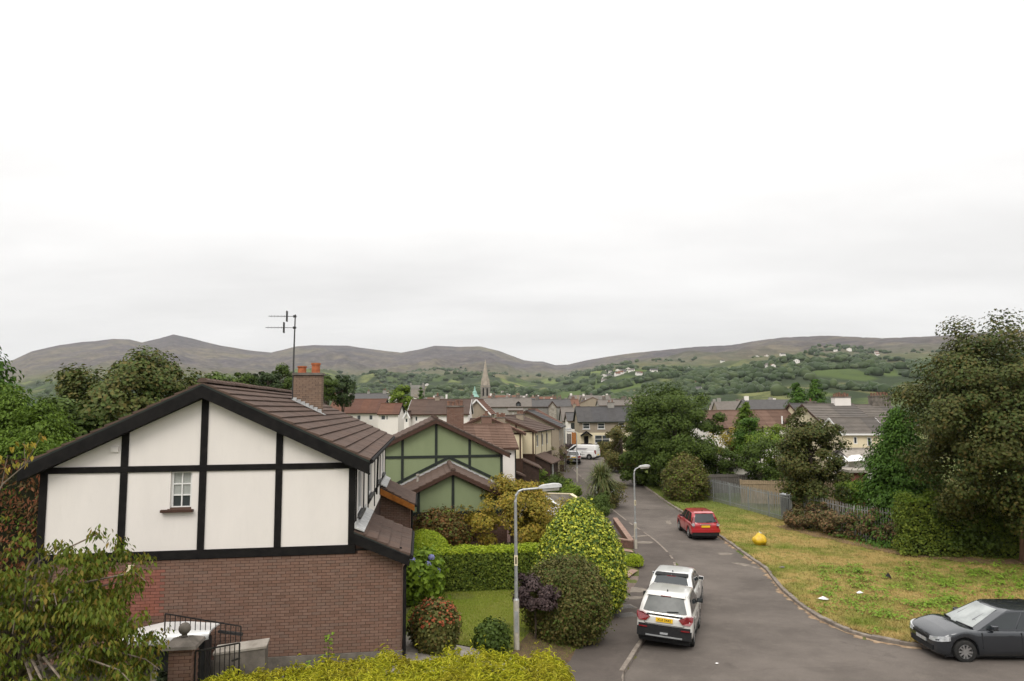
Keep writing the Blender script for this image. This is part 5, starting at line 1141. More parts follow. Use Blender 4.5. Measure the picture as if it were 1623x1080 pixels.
for j in rg.permutation(nW)[:60]:
    e = C[j]; m = np.array([e[0]*.5, e[1]*.5, max(e[2], 2.0)*.8+.5]); mb.tube([(.05, 0, 1.2+rg.random()*.6), m, e, e+np.array([e[0]*.12, e[1]*.1-.05, -.18])], [.045, .028, .014, .006], 5)
mb.build('trunk', MAT['barkp'], t)
# a thin shoot of the same kind reaching up beside the gable
sh = thing('young_shoot', 'thin pale branch with a few yellow-green leaves rising beside the gable', 'branch', tuple(at(-14, 800, 13.0)-np.array([0, 0, .0])))
b0 = at(-14, 800, 13.0); pts = [at(-14, 800, 13.)-b0, at(4, 768, 13.)-b0, at(40, 737, 13.)-b0, at(66, 690, 13.)-b0]
mb = MB().tube(pts, [.018, .015, .011, .004], 6); mb.tube([pts[1]*.9, at(12, 722, 13)-b0], [.01, .004], 5); mb.tube([pts[2], at(38, 700, 13)-b0], [.008, .003], 5); mb.tube([pts[0], (pts[0][0]-.3, 0, -3.2)], [.018, .03], 6); mb.build('twig', MAT['barkp'], sh)
LV = []
for (px, py) in ((66, 692), (70, 694), (25, 706), (20, 709), (45, 712), (48, 716), (47, 722), (40, 708), (3, 728), (26, 737), (38, 738), (12, 745), (52, 704), (-4, 742), (8, 817)):
    for _ in range(3):
        b = at(px+rg.uniform(-5, 5), py+rg.uniform(-3, 5), 13.0)-b0; LV.append(b)
LV = np.array(LV); o_ = rg.normal(size=LV.shape); o_[:, 2] = 0; crown_obj('leaves', [leaf_arrays(LV, unit(o_)+np.array([0, -.5, .5]), .13, .5, rg, .12, unit(o_)*.5+np.array([0, 0, -1.]))], LM['gold'], sh)
x, y = -6.4, 15.4; revolve_bush('ivy_mound', 'dark ivy mound beneath the weeping cherry by the pier', -8.3, 15.6, [(0, .7), (.45, .75), (.75, .5), (.95, .1)], 'ivy', 5000, .09, 33, depth=.12, wob=.08, stem=False)
# tall conifers at the left edge
box_hedge('cypress_hedge', 'tall clipped cypress hedge with rusty brown patches', (-25, 23.4), (-15.75, 24.8), 3.0, 5.85, 'rust', 26000, .17, 35, rnd=.6, depth=.22, asp=.35, wob=.10, top_lm='conib', tang=np.array([0, 0, .3]))
for k, (px, yt, Yd, rr) in enumerate(((20, 622, 25.5, 1.6), (68, 640, 25.2, 1.5), (-15, 612, 26, 1.8))):
    q = at(px, yt, Yd); conifer('cypress', ('bright green cypress top rising above the rusty hedge', 'smaller bright cypress at the end of the rusty hedge', 'bright cypress standing at the outer end of the rusty hedge')[k], q[0], Yd, q[2]-.9, rr*1.25, 'conib', 13000, .14, 40+k, z=.9, power=.55, z0f=.45)
q = at(-28, 540, 30); conifer('cedar', 'dark cedar with layered branches at the hedge end', q[0], 30, q[2]-.9, 3.4, 'coni', 16000, .26, 47, z=.9, power=.75, z0f=.25, tiers=13)
q = at(222, 640, 42); tree('sycamore', 'large bronze-tinted sycamore behind the white half-timbered house', q[0], 42, 0, (5.3, 4.6, 4.9), 6.0, 'syc', 48000, .22, 130, 1.05, .32, 51, z=.6, lump=.12)
q = at(330, 600, 62); tree('sycamore', 'darker sycamore standing behind the large bronze-tinted one', q[0], 62, 0, (3.2, 3, 3.2), 7.2, 'mid', 8000, .32, 50, 1.0, .25, 52, z=.6)
q = at(150, 640, 36); tree('cypress_bush', 'bushy green tree between the rusty hedge and the sycamore', at(120, 650, 38)[0], 38, 0, (2.4, 2.2, 3.0), 4.6, 'mid', 8000, .26, 50, .8, .15, 53, z=.8)
for k, (px, yt, wpx, Yd, lm, lab) in enumerate((
        (385, 594, 42, 80, 'mid', 'dark round tree showing above the brown tiled ridge'), (425, 590, 40, 84, 'far', 'round tree behind the television mast'), (445, 586, 44, 90, 'mid', 'taller round tree just behind the brick chimney'),
        (518, 600, 34, 95, 'mid', 'dark tree close to the right of the brick chimney'), (543, 603, 40, 98, 'far', 'rounded tree next to the one by the chimney'), (638, 614, 40, 150, 'fresh', 'pale green round tree in front of the square church tower'),
        (955, 700, 30, 98, 'olive', 'bronze shrubby tree by the far end of the road'))):
    q = at(px, yt, Yd); r_ = wpx/2*Yd/1085; tree('town_tree', lab, q[0], Yd, 0, (r_*1.05, r_, r_*1.0), q[2]-r_*.9, lm, 4200, .13*r_+.05, 40, r_*.33, .2, 60+k, z=0.0, group=None)
q = at(667, 613, 160); conifer('dark_conifer', 'dark conifer beside the square church tower', q[0], 160, q[2], 1.9, 'coni', 2500, .5, 71, z=0)
# ---------------------------------------------------------------- street palm and shrubs on the left of the road
def palm(x, y, h, seed, label, nb=150, ln=1.05):
    rg = np.random.default_rng(seed); z = float(terr(x, y)); t = thing('cordyline_palm', label, 'palm', (x, y, z))
    heads = [(0, 0, h), (.35, .1, h*.80), (-.3, -.2, h*.82)]; mb = MB()
    for hx, hy, hz_ in heads: mb.tube([(0, 0, -.1), (hx*.5, hy*.5, hz_*.6), (hx, hy, hz_)], [.13, .10, .07], 8)
    mb.build('trunk', MAT['bark'], t)
    for hx, hy, hz_ in heads:
        V = []; F = []
        for k in range(nb):
            a = rg.uniform(0, 6.28); el = rg.uniform(-.7, 1.35); d = np.array([math.cos(a)*math.cos(el), math.sin(a)*math.cos(el), math.sin(el)]); s = np.array([-math.sin(a), math.cos(a), 0])*.028; l = ln*rg.uniform(.75, 1.1); P0 = np.array([hx, hy, hz_]); m = P0+d*l*.55; e = P0+d*l+np.array([0, 0, -.32*l*(1-el/2)])
            b = len(V); V += [P0-s*.6, P0+s*.6, m+s, m-s, e]; F += [(b, b+1, b+2), (b, b+2, b+3), (b+3, b+2, b+4)]
        crown_obj('leaf_head', [(np.array(V), np.array(F))], LM['palm'], t)
    return t
palm(7.15, 56.6, 2.7, 81, 'spiky cordyline palm with drooping blades beside the footway', 240, 1.6)
tree('verge_shrub', 'untidy dark shrub at the right side of the palm', 8.0, 57.5, 0, (1.1, 1.0, 1.2), 1.1, 'olive', 6500, .13, 40, .5, .06, 82, inner=.35)
tree('verge_shrub', 'twiggy brownish shrub below the palm by the low wall', 6.6, 54.0, 0, (.9, 1.2, .9), .8, 'mid', 5000, .12, 34, .4, .05, 83, inner=.35)
tree('verge_shrub', 'ivy-covered stump of a shrub nearest the lamp post', 6.2, 51, 0, (.7, 1.1, .7), .65, 'mid', 4500, .11, 34, .35, .05, 84, inner=.35)
tree('garden_shrub', 'bare-twigged pale shrub in front of the brown-clad houses', at(880, 740, 74)[0], 74, 0, (1.7, 1.5, 1.6), 1.8, 'olive', 1500, .12, 40, .4, .07, 85, bark='barkp', inner=.3, nb=26)
for k, (px, py, Yd, rx, rz_, lm) in enumerate(((850, 758, 62, 2.2, 1.0, 'fresh'), (880, 764, 61, 1.5, .9, 'mid'), (835, 752, 64, 1.4, 1.0, 'mid'), (905, 770, 60, .9, .8, 'fresh'))):
    q = at(px, py, Yd); tree('garden_bush', ('broad fresh green bush in the garden past the brick drive', 'dark bush between the broad green bush and the garden wall', 'dark bush beside the brown picket fence', 'small climbing bush on the end of the garden wall')[k], q[0], Yd, 0, (rx, 1.2, rz_), rz_*.9, lm, 3800, .13, 34, .4, .05, 90+k, inner=.35)
# ---------------------------------------------------------------- right-hand side
x, y = 15.0, 58.9; revolve_bush('round_bush', 'rounded olive-green bush standing on the verge near the red car', x, y+1.6, [(0, 1.1), (.7, 1.65), (1.8, 1.8), (2.9, 1.35), (3.6, .7), (3.95, .08)], 'olive', 14000, .16, 101, depth=.30, wob=.10, extra=('fresh', 1500, 0, .15))
tree('ash_tree', 'large dark green spreading tree behind the palisade fence', 15.7, 67.0, 0, (5.0, 4.6, 4.9), 5.6, 'mid', 60000, .20, 140, 1.05, .30, 102, lump=.14, inner=.4)
tree('ash_tree', 'lower dark tree filling the gap beneath the spreading tree', 13.6, 69.5, 0, (2.8, 2.4, 2.5), 2.6, 'mid', 11000, .24, 60, .75, .15, 103)
tree('hawthorn', 'bronze-green thorn bush at the bend of the road', 12.6, 80.0, 0, (2.8, 2.4, 2.9), 3.0, 'olive', 11000, .22, 60, .75, .15, 104)
tree('ivy_bush', 'ivy bush growing through the palisade beside the dark tree', 14.6, 62.8, 0, (1.2, 1.0, 1.5), 1.5, 'ivy', 5000, .16, 30, .5, .06, 105)
q = at(1290, 740, 47.8); x, y = 20.6, 47.9
tree('young_sycamore', 'slender bronzed sycamore standing at the kink of the fence', x, y, 0, (2.6, 2.2, 3.7), 4.4, 'maple', 21000, .165, 90, .66, .14, 306, lump=.20, inner=.28, cutz=-.95)
q = at(1437, 650, 43); conifer('leylandii', 'dense dark green conifer behind the low palisade', at(1428, 700, 42)[0], 42, q[2]+.6, 3.1, 'coni', 42000, .20, 107, power=.62, z0f=.03, tiers=20, droop=.55, dens=14)
tree('field_maple', 'big bronze-leaved maple with a bare reddish trunk beside the verge', 25.2, 34.6, 0, (5.2, 4.8, 5.6), 6.7, 'maple', 100000, .155, 230, .95, .26, 208, bark='barkr', lump=.10, inner=.35)
tree('field_maple', 'low leafy skirt of growth around the maple trunk', 25.0, 36.8, 0, (3.4, 1.6, 1.6), 1.7, 'mid', 9000, .17, 50, .6, .1, 109)
x0, y0 = 20.9, 38.0; x1, y1 = 26.5, 36.2; box_hedge('privet_hedge', 'overgrown green hedge behind the verge at the end of the low palisade', (x0, y0), (x1, y1), 1.5, 3.0, 'hedge', 20000, .13, 110, rnd=.3, depth=.25, wob=.10, top_lm='fresh')
for k in range(6):
    f = k/5; xx = 19.7+f*3.0; yy = 46.6-f*6.6
    tree('bramble_thicket', ('dry brown bramble at the post where the tall palisade ends', 'brown bramble beside the young sycamore', 'brambles tangled through the first low pales', 'tawny bramble in the middle of the low palisade', 'dense brown bramble near the hedge', 'last bramble running into the hedge foot')[k], xx, yy, 0, (1.7, 1.2, 1.05+.15*math.sin(k*2.1)), .75, 'brown', 4200, .13, 34, .4, .03, 120+k, cat='bramble', inner=.3)
for k, (px, py, Yd, rx, rz_, lm, lab) in enumerate((
        (1160, 708, 74, 2.3, 2.1, 'gold', 'orange-tinted shrub tree behind the white shed'), (1228, 712, 62, 2.3, 2.6, 'fresh', 'fresh green leafy tree beside the white shed'), (1205, 735, 60, 1.8, 2.2, 'mid', 'dark green tree right of the white shed'),
        (1352, 778, 50, 1.3, .8, 'fresh', 'leafy fern-like clump in the back garden'), (1190, 700, 68, 1.5, 3.0, 'coni', 'dark narrow tree behind the shed roof'), (1280, 780, 56, 1.6, 1.4, 'mid', 'dark bush behind the young sycamore'), (1142, 735, 66, 1.5, 1.8, 'mid', 'dark shrub at the left corner of the shed'))):
    q = at(px, py, Yd); tree('garden_tree', lab, q[0], Yd, 0, (rx, rx*.8, rz_), q[2]-float(terr(q[0], Yd)), lm, 5200, .17, 44, rx*.33, .08, 130+k, inner=.35)
q = at(1181, 645, 72); conifer('garden_cypress', 'pointed bright green cypress in front of the brown terrace roof', q[0], 72, q[2]+.5, 1.9, 'conib', 7000, .24, 140, power=.6, z0f=.3)
for k, (px, yt, Yd, h_, r_) in enumerate(((1262, 610, 120, 9, 3.1), (1292, 602, 124, 10, 2.6))):
    q = at(px, yt, Yd); conifer('dark_conifer', ('broad dark conifer rising above the terrace roofs', 'taller feathery conifer next to the broad one')[k], q[0], Yd, q[2], r_, 'coni', 6000, .42, 145+k, z=0, power=.6, z0f=.25)
sl_pts = [(19.2, 48), (19.9, 45.5), (21.0, 41.5), (22.0, 38.6), (24.3, 36.0), (27.5, 34.4), (31, 33.5)]
MAT['soil'] = pm('bare_brown_soil', (.21, .135, .075), (.13, .085, .05), 4, .95, bump=.7, bscale=25, detail=8)
for i_, (a_, b_) in enumerate(zip(sl_pts[:-1], sl_pts[1:])):
    for k in range(3):
        f = (k+.5)/3; cx_ = a_[0]+(b_[0]-a_[0])*f; cy_ = a_[1]+(b_[1]-a_[1])*f; tag(patch_sheet('bare_soil', cx_-.8, cy_-.75, 1.0*rng.uniform(.7, 1.3), .55*rng.uniform(.7, 1.3), math.atan2(b_[1]-a_[1], b_[0]-a_[0]), MAT['soil'], .022+.001*(3*i_+k), 22, .35, parent=verge, zf=vz), kind='stuff')
# ---------------------------------------------------------------- grass and weeds
def blades(name, label, xy, lm, hgt, wd, seed, cat, zf):
    rg = np.random.default_rng(seed); n = len(xy); z = zf(xy[:, 0], xy[:, 1]); a = rg.uniform(0, 6.28, n); h = hgt*(.5+rg.random(n)); s = np.stack([np.cos(a), np.sin(a), 0*a], 1)*wd; ln = rg.normal(size=(n, 3))*np.array([.5, .5, 0])*h[:, None]; B = np.stack([xy[:, 0], xy[:, 1], z-.01], 1)
    V = np.stack([B-s, B+s, B+ln+np.array([0, 0, 1])*h[:, None]], 1).reshape(-1, 3); F = np.arange(n*3).reshape(-1, 3)
    return mobj(name, fast_mesh(name, V, F), LM[lm], None, label=label, cat=cat, kind='stuff')
rg = np.random.default_rng(77)
yy = 21.8+(rg.random(150000)**1.7)*55; xx = rk(yy)+.2+rg.random(150000)*14; ok = xx < np.interp(yy, [20, 32, 40, 48, 60, 92], [42, 25, 23, 19.6, 17.3, 15]); xy = np.stack([xx, yy], 1)[ok]
blades('dry_grass', 'short dry straw-coloured grass on the verge beside the road', xy, 'straw', .085, .014, 3, 'grass', vz)
xx = rg.uniform(-3.6, 2.6, 70000); yy = rg.uniform(20.6, 27.6, 70000); xy = np.stack([xx, yy], 1); blades('lawn_grass', 'mown lawn grass in front of the clipped hedge', xy, 'grass', .05, .010, 4, 'grass', lambda x, y: terr(x, y)+.015)
ky = 22.3+rg.random(9000)*40; ky = ky[np.sin(ky*2.1)+np.sin(ky*5.3+1) > .1]; xy = np.stack([rk(ky)+.14+np.abs(rg.normal(size=len(ky)))*.08, ky], 1); blades('kerb_grass', 'tufts of grass hanging over the right-hand kerb', xy, 'straw', .13, .014, 5, 'grass', lambda x, y: zr(y)+.12)
# broad-leaved weeds on the verge
wp = []; 
for _ in range(190):
    px = rg.uniform(1300, 1660); py = rg.uniform(895, 985) if rg.random() < .75 else rg.uniform(880, 1015); g = G(px, py); wp.append((g[0], g[1]))
P = []; Nn = []; Tn = []
for x, y in wp:
    for _ in range(30):
        a = rg.uniform(0, 6.28); r_ = abs(rg.normal())*.28; P.append((x+math.cos(a)*r_, y+math.sin(a)*r_, float(vz(np.array(x), np.array(y)))+rg.uniform(.06, .22))); Nn.append((math.cos(a)*.3, math.sin(a)*.3, 1)); Tn.append((math.cos(a), math.sin(a), .4))
crown_obj('verge_weeds', [leaf_arrays(np.array(P), np.array(Nn), .15, .5, rg, .1, np.array(Tn))], LM['weed'], None, label='bright green dock and dandelion weeds on the dry verge', cat='weeds', kind='stuff')
# ================================================================ lamp posts, fences, walls, small things
def lamp(label, x, y, z, h, arm, rz, paintm='metal'):
    t = thing('street_lamp', label, 'street lamp', (x, y, z), rz, None)
    MB().tube([(0, 0, -.3), (0, 0, 1.45)], .085, 12).build('base_column', MAT['lampbase'], t)
    MB().tube([(0, 0, 1.45), (0, 0, 1.5), (0, 0, h-.35), (.02, 0, h-.18), (.10, 0, h-.06), (.22, 0, h-.01), (arm, 0, h+.03)], [.085, .055, .045, .042, .038, .034, .032], 10).build('column', MAT[paintm], t)
    MB().box(-.05, .05, -.099, -.080, .55, 1.15).build('access_door', MAT['metal'], t)
    hd_ = MB(); pr = [(0, .07, .05), (.12, .10, .09), (.45, .14, .11), (.62, .12, .09), (.70, .05, .05)]; vs = []; fs = []
    for (xx, wd, hh) in pr: vs += [(arm-.02+xx, -wd, h+.035+xx*.07-.02), (arm-.02+xx, -wd*.8, h+.035+xx*.07+hh), (arm-.02+xx, wd*.8, h+.035+xx*.07+hh), (arm-.02+xx, wd, h+.035+xx*.07-.02)]
    for i in range(4):
        for k in range(4): fs.append((4*i+k, 4*i+(k+1) % 4, 4*i+4+(k+1) % 4, 4*i+4+k))
    hd_.add(vs, fs+[(3, 2, 1, 0), (16, 17, 18, 19)]); ho = hd_.build('lamp_head', MAT['lamphead'], t, bevel=.012)
    vs = []; fs = []
    for (xx, wd, hh) in pr[1:4]: vs += [(arm-.02+xx, -wd*.85, h+.03+xx*.07-.03), (arm-.02+xx, -wd*.5, h+.03+xx*.07-.10), (arm-.02+xx, wd*.5, h+.03+xx*.07-.10), (arm-.02+xx, wd*.85, h+.03+xx*.07-.03)]
    for i in range(2):
        for k in range(4): fs.append((4*i+k, 4*i+(k+1) % 4, 4*i+4+(k+1) % 4, 4*i+4+k))
    MB().add(vs, fs+[(3, 2, 1, 0), (8, 9, 10, 11)]).build('lamp_bowl', MAT['bowl'], ho)
    MB().box(-.052, .052, -.052, -.043, 2.45, 2.75).build('number_label', MAT['cream'], t)
    MB().box(-.02, .02, -.056, -.050, 2.5, 2.7).build('number_mark', MAT['ink'], t)
    return t
MAT['lampbase'] = pm('cream_lamp_base', (.46, .43, .36), (.36, .33, .27), 6, .6); MAT['lamphead'] = pm('grey_lamp_head', (.50, .50, .49), (.40, .40, .39), 6, .5); MAT['bowl'] = pm('clear_lamp_bowl', (.62, .60, .56), (.52, .50, .46), 8, .15, .6)
q = at(819, 1040, 21.0); z0 = float(terr(q[0], 21.0)); lamp('tall grey street lamp rising in front of the lawn', q[0], 21.0, z0, at(822, 776, 21.0)[2]-z0, .72, 0)
q = at(1008, 872, 40.4); z0 = float(zr(40.4)+.1); lamp('street lamp with cream base on the footway by the low brick wall', q[0], 40.4, z0, at(1005, 742, 40.4)[2]-z0, .32, R(12))
q = at(915, 762, 72); z0 = float(zr(72)+.1); lamp('far slim street lamp in front of the silver car', q[0]-.0, 72, z0, 5.2, .4, R(170))
q = at(895, 735, 84); lamp('farthest street lamp standing against the tan gable', q[0], 84, float(terr(q[0], 84)), 4.6, .3, R(20))
# palisade: pales are parts, posts and rails too
MAT['pale'] = pm('galvanised_pale', (.30, .315, .32), (.20, .21, .215), 5, .6, .4, .3, stretch=(1, 1, .3)); MAT['paleg'] = pm('weathered_pale', (.33, .325, .31), (.21, .20, .19), 5, .7, .3, .2)
def palisade(name, label, pts, h, pitch, mat, seed=1, postgap=2.75):
    a = np.array(pts[0], float); t = thing(name, label, 'fence', (a[0], a[1], float(terr(a[0], a[1]))))
    pm_ = MB().prism([(-.035, 0), (-.02, .012), (0, .0), (.02, .012), (.035, 0), (.02, -.004), (-.02, -.004)], 2, .06, h-.10); pm_.add([(-.035, 0, h-.10), (0, -.002, h), (.035, 0, h-.10), (-.03, .008, h-.10), (.03, .008, h-.10)], [(0, 2, 1), (3, 1, 4)])
    me = pm_.mesh('pale'); me.materials.append(MAT[mat]); rg = random.Random(seed); cnt = 0
    for p, q in zip(pts[:-1], pts[1:]):
        p = np.array(p, float); q = np.array(q, float); L = np.hypot(*(q-p)); d = (q-p)/L; ang = math.atan2(d[1], d[0]); n = int(L/pitch)
        for i in range(n):
            c = p+d*(i+.5)*pitch; o = bpy.data.objects.new('pale', me); link(o, t); o.location = (c[0]-a[0], c[1]-a[1], float(terr(c[0], c[1]))-float(terr(a[0], a[1]))+rg.uniform(-.015, .015)); o.rotation_euler = (rg.uniform(-.012, .012), rg.uniform(-.012, .012), ang); cnt += 1
        m = max(1, int(L/postgap))
        for i in range(m+1):
            c = p+d*L*i/m+np.array([-d[1], d[0]])*.05; zz = float(terr(c[0], c[1]))-float(terr(a[0], a[1])); MB().box(-.045, .045, -.03, .03, 0, h-.12).build('post', MAT['metal'], t, loc=(c[0]-a[0], c[1]-a[1], zz)).rotation_euler = (0, 0, ang)
            if i < m:
                e = p+d*L*(i+1)/m+np.array([-d[1], d[0]])*.05; ze_ = float(terr(e[0], e[1]))-float(terr(a[0], a[1]))
                for f in (.16, .86): MB().bar((c[0]-a[0], c[1]-a[1], zz+h*f), (e[0]-a[0], e[1]-a[1], ze_+h*f), .04, .045).build('rail', MAT['metal'], t)
    return t
palisade('palisade_fence', 'tall grey steel palisade running behind the red car and round bush', [(15.2, 66.5), (17.1, 59.7), (19.35, 48.6)], 1.95, .145, 'pale')
palisade('palisade_fence', 'low pale grey palisade half buried in brown brambles', [(19.9, 47.8), (20.7, 42.5), (22.4, 38.6)], 2.15, .175, 'paleg', 3)
MAT['wood'] = pm('weathered_board', (.33, .255, .165), (.22, .165, .105), 4, .85, stretch=(6, 6, .6)); MAT['woodg'] = pm('grey_board', (.15, .135, .12), (.095, .085, .077), 4, .9, stretch=(6, 6, .6)); MAT['woodd'] = pm('dark_brown_board', (.06, .038, .03), (.04, .026, .02), 5, .8)
def board_fence(name, label, p, q, h, mat, bw=.14, gap=.012, posts=2.4, zoff=0, rails=True, proud=.02):
    p = np.array(p, float); q = np.array(q, float); L = np.hypot(*(q-p)); d = (q-p)/L; ang = math.atan2(d[1], d[0]); t = thing(name, label, 'fence', (p[0], p[1], float(terr(*p))+zoff), ang); me = MB().box(0, bw, -.012, .012, .05, h).mesh('board'); me.materials.append(MAT[mat]); rg = random.Random(6)
    z = lambda s: float(terr(*(p+d*s)))-float(terr(*p))
    for i in range(int(L/(bw+gap))):
        o = bpy.data.objects.new('board', me); link(o, t); s = i*(bw+gap); o.location = (s, rg.uniform(-.006, .006), z(s)+rg.uniform(-.02, .02))
    for i in range(int(L/posts)+1): MB().box(i*posts-.05, i*posts+.05, -.085, .03, 0, h+.06).build('post', MAT[mat], t, loc=(0, 0, z(i*posts)))
    if rails:
        for f in (.2, .82): MB().hexa([(0, -.05, z(0)+h*f), (L, -.05, z(L)+h*f), (L, -.014, z(L)+h*f), (0, -.014, z(0)+h*f), (0, -.05, z(0)+h*f+.08), (L, -.05, z(L)+h*f+.08), (L, -.014, z(L)+h*f+.08), (0, -.014, z(0)+h*f+.08)]).build('rail', MAT[mat], t)
    return t
board_fence('board_fence', 'tan close-boarded garden fence behind the tall palisade', (18.8, 57.5), (25.6, 54.5), 1.9, 'wood', zoff=.15)
board_fence('board_fence', 'grey boarded fence in front of the white shed', (16.6, 61.8), (26, 61.0), 1.7, 'woodg', zoff=.35)
sh = thing('water_butt', 'grey lidded tank behind the tall palisade', 'tank', (20.2, 51.6, float(terr(20.2, 51.6)))); MB().lathe([(.40, 0), (.42, .9), (.40, 1.55)], 16).build('barrel', MAT['dmetal'], sh); MB().lathe([(.46, 1.55), (.46, 1.62), (.30, 1.68), (.02, 1.69)], 16).build('lid', MAT['metal'], sh)
# white shed
s0 = at(1137, 752, 66); s1 = at(1198, 752, 66); zt = at(1160, 738, 66)[2]; t = thing('garden_shed', 'white flat-roofed shed with a pale sloping roof among the trees', 'shed', (s0[0], 66, float(terr(s0[0], 66))+.2)); w_ = s1[0]-s0[0]; hh = zt-float(terr(s0[0], 66))-.2
mb = MB().box(0, w_, 0, 4.5, -.2, hh); mb.build('wall', MAT['white'], t); MB().hexa([(-.25, -.3, hh), (w_+.25, -.3, hh), (w_+.25, 4.8, hh+.55), (-.25, 4.8, hh+.55), (-.25, -.3, hh+.14), (w_+.25, -.3, hh+.14), (w_+.25, 4.8, hh+.7), (-.25, 4.8, hh+.7)]).build('roof', MAT['concl'], t); MB().box(-.27, w_+.27, -.34, -.303, hh-.06, hh+.12).build('fascia', MAT['brown'], t); MB().tube([(w_*.8, -.06, 0), (w_*.8, -.06, hh)], .04, 8).build('downpipe', MAT['dmetal'], t)
MB().box(.2, 1.5, -.03, -.002, .2, hh-.25).build('door', MAT['woodg'], t)
# gate, pier, railings and wall below the gable
def L1(px, py, Y): return at(px, py, Y)
pb = at(292, 1018, 15.9); zc_ = pb[2]; zt0 = float(terr(pb[0], 15.9)); t = thing('gate_pier', 'brick gate pier with a stone cap and ball finial', 'pier', (pb[0], 15.9, zt0), YAW); hp = zc_-zt0-.06
MB().box(-.24, .24, -.24, .24, -.2, hp).build('brick_shaft', MAT['mortar'], t)
bs = MB().box(-.23, .23, -.23, .23, 0, .1).build('shaft_core', MAT['mortar'], t); bricks(bs, (-.24, -.24, 0), (1, 0, 0), (0, -1, 0), 0, .48, .0, hp-.02, (MAT['brickm'], MAT['brickm'])); bricks(bs, (.24, -.24, 0), (0, 1, 0), (1, 0, 0), 0, .48, .0, hp-.02, (MAT['brickm'], MAT['brickm']))
MB().hexa([(-.36, -.36, hp), (.36, -.36, hp), (.36, .36, hp), (-.36, .36, hp), (-.34, -.34, hp+.06), (.34, -.34, hp+.06), (.34, .34, hp+.06), (-.34, .34, hp+.06)]).hexa([(-.34, -.34, hp+.061), (.34, -.34, hp+.061), (.34, .34, hp+.061), (-.34, .34, hp+.061), (-.12, -.12, hp+.17), (.12, -.12, hp+.17), (.12, .12, hp+.17), (-.12, .12, hp+.17)]).build('stone_cap', MAT['conc'], t)
prof = [(.07, 0), (.055, .04), (.06, .06)]+[(.13*math.sin(a), .19-.13*math.cos(a)) for a in np.linspace(.35, 3.0, 12)]; MB().lathe(prof, 20, (0, 0, hp+.165)).build('ball_finial', MAT['conc'], t, smooth=True)
ga = at(318, 1030, 15.9); gb_ = at(385, 1018, 16.1); t = thing('iron_gate', 'black iron gate with upright bars beside the brick pier', 'gate', (pb[0]+.28, 15.86, zt0+.0), YAW); gw_ = gb_[0]-pb[0]-.3; gh = at(385, 1019, 16.0)[2]-zt0
MB().bar((0, 0, gh-.13), (gw_, 0, gh), .03, .03).build('top_rail', MAT['iron'], t); MB().bar((0, 0, .12), (gw_, 0, .12), .03, .03).build('bottom_rail', MAT['iron'], t)
for k in range(10): MB().tube([(gw_*k/9, 0, .12), (gw_*k/9, 0, gh-.13+.13*k/9)], .011 if 0 < k < 9 else .018, 6).build('bar', MAT['iron'], t)
MB().bar((gw_-.16, 0, gh*.72), (gw_+.02, 0, gh*.76), .025, .04).build('latch', MAT['iron'], t)
wa = at(428, 1010, 16.4); t = thing('boundary_wall', 'weathered concrete wall with a sloped top behind the iron gate', 'wall', (pb[0]+.4, 16.55, zt0), YAW); wl = wa[0]-pb[0]-.60; wh_ = at(410, 1016, 16.6)[2]-zt0-.2
MB().hexa([(0, 0, -.2), (wl, 0, -.2), (wl, .32, -.2), (0, .32, -.2), (0, 0, wh_-.10), (wl, 0, wh_), (wl, .32, wh_+.07), (0, .32, wh_-.03)]).build('wall_body', MAT['conc'], t)  # dark concrete colour combines weathering with shadow painted into the tone
MB().hexa([(-.02, -.02, wh_-.099), (wl+.03, -.02, wh_+.001), (wl+.03, .34, wh_+.075), (-.02, .34, wh_-.027), (-.02, -.02, wh_-.05), (wl+.03, -.02, wh_+.05), (wl+.03, .34, wh_+.125), (-.02, .34, wh_+.02)]).build('coping', MAT['concl'], t)
t = thing('stair_railing', 'black iron railing sloping down in front of the brick wall', 'railing', (0, 0, 0)); ra_ = [(262, 974), (382, 993)]; n = 16
P0 = [at(262+(382-262)*k/(n-1), 973+20*k/(n-1), 17.0) for k in range(n)]; P1 = [at(262+(382-262)*k/(n-1), 1020+2*k/(n-1), 17.0) for k in range(n)]
MB().bar(P0[0], P0[-1], .03, .025).build('handrail', MAT['iron'], t)
for k in range(n): MB().tube([P0[k], (P0[k][0], P0[k][1], P1[k][2]-.5)], .010 if 0 < k < n-1 else .016, 6).build('baluster', MAT['iron'], t)
# the white tarpaulin/boat hull behind the railing
q0 = at(262, 1010, 17.45); t = thing('covered_trailer', 'white curved cover sheet behind the railings at the wall foot', 'cover', (q0[0], 17.45, float(terr(q0[0], 17.45)))); zz0 = float(terr(q0[0], 17.45))
top = [at(200, 1000, 17.4), at(262, 986, 17.4), at(300, 985, 17.4), at(348, 988, 17.4)]; bot = [at(200, 1022, 16.9), at(262, 1024, 16.85), at(300, 1021, 16.85), at(330, 1012, 16.95)]
V = []; F = []; K = 7
for a, b in zip(top, bot):
    for k in range(K):
        f = k/(K-1); p = a*(1-f)+b*f; V.append((p[0]-q0[0], p[1]-17.45-.22*math.sin(math.pi*f), p[2]-zz0+.05*math.sin(math.pi*f)))
for i in range(3):
    for k in range(K-1): F.append((i*K+k, (i+1)*K+k, (i+1)*K+k+1, i*K+k+1))
V2 = [(x, y+.03, z-.03) for x, y, z in V]; mb = MB().add(V, F); mb.add(V2, [f[::-1] for f in F]); mb.build('cover_sheet', MAT['p_white'], t, smooth=True)
bxx = at(230, 1020, 17.3)[0]-q0[0]; MB().box(bxx, bxx+1.55, -.35, .02, .0, max(.3, top[1][2]-zz0-.35)).build('trailer_body', MAT['dmetal'], t)
MB().bar((at(348, 990, 17.3)[0]-q0[0], -.2, at(348, 1000, 17.3)[2]-zz0), (at(382, 1008, 17.1)[0]-q0[0], -.25, at(382, 1008, 17.1)[2]-zz0), .06, .06).build('drawbar', MAT['dmetal'], t)
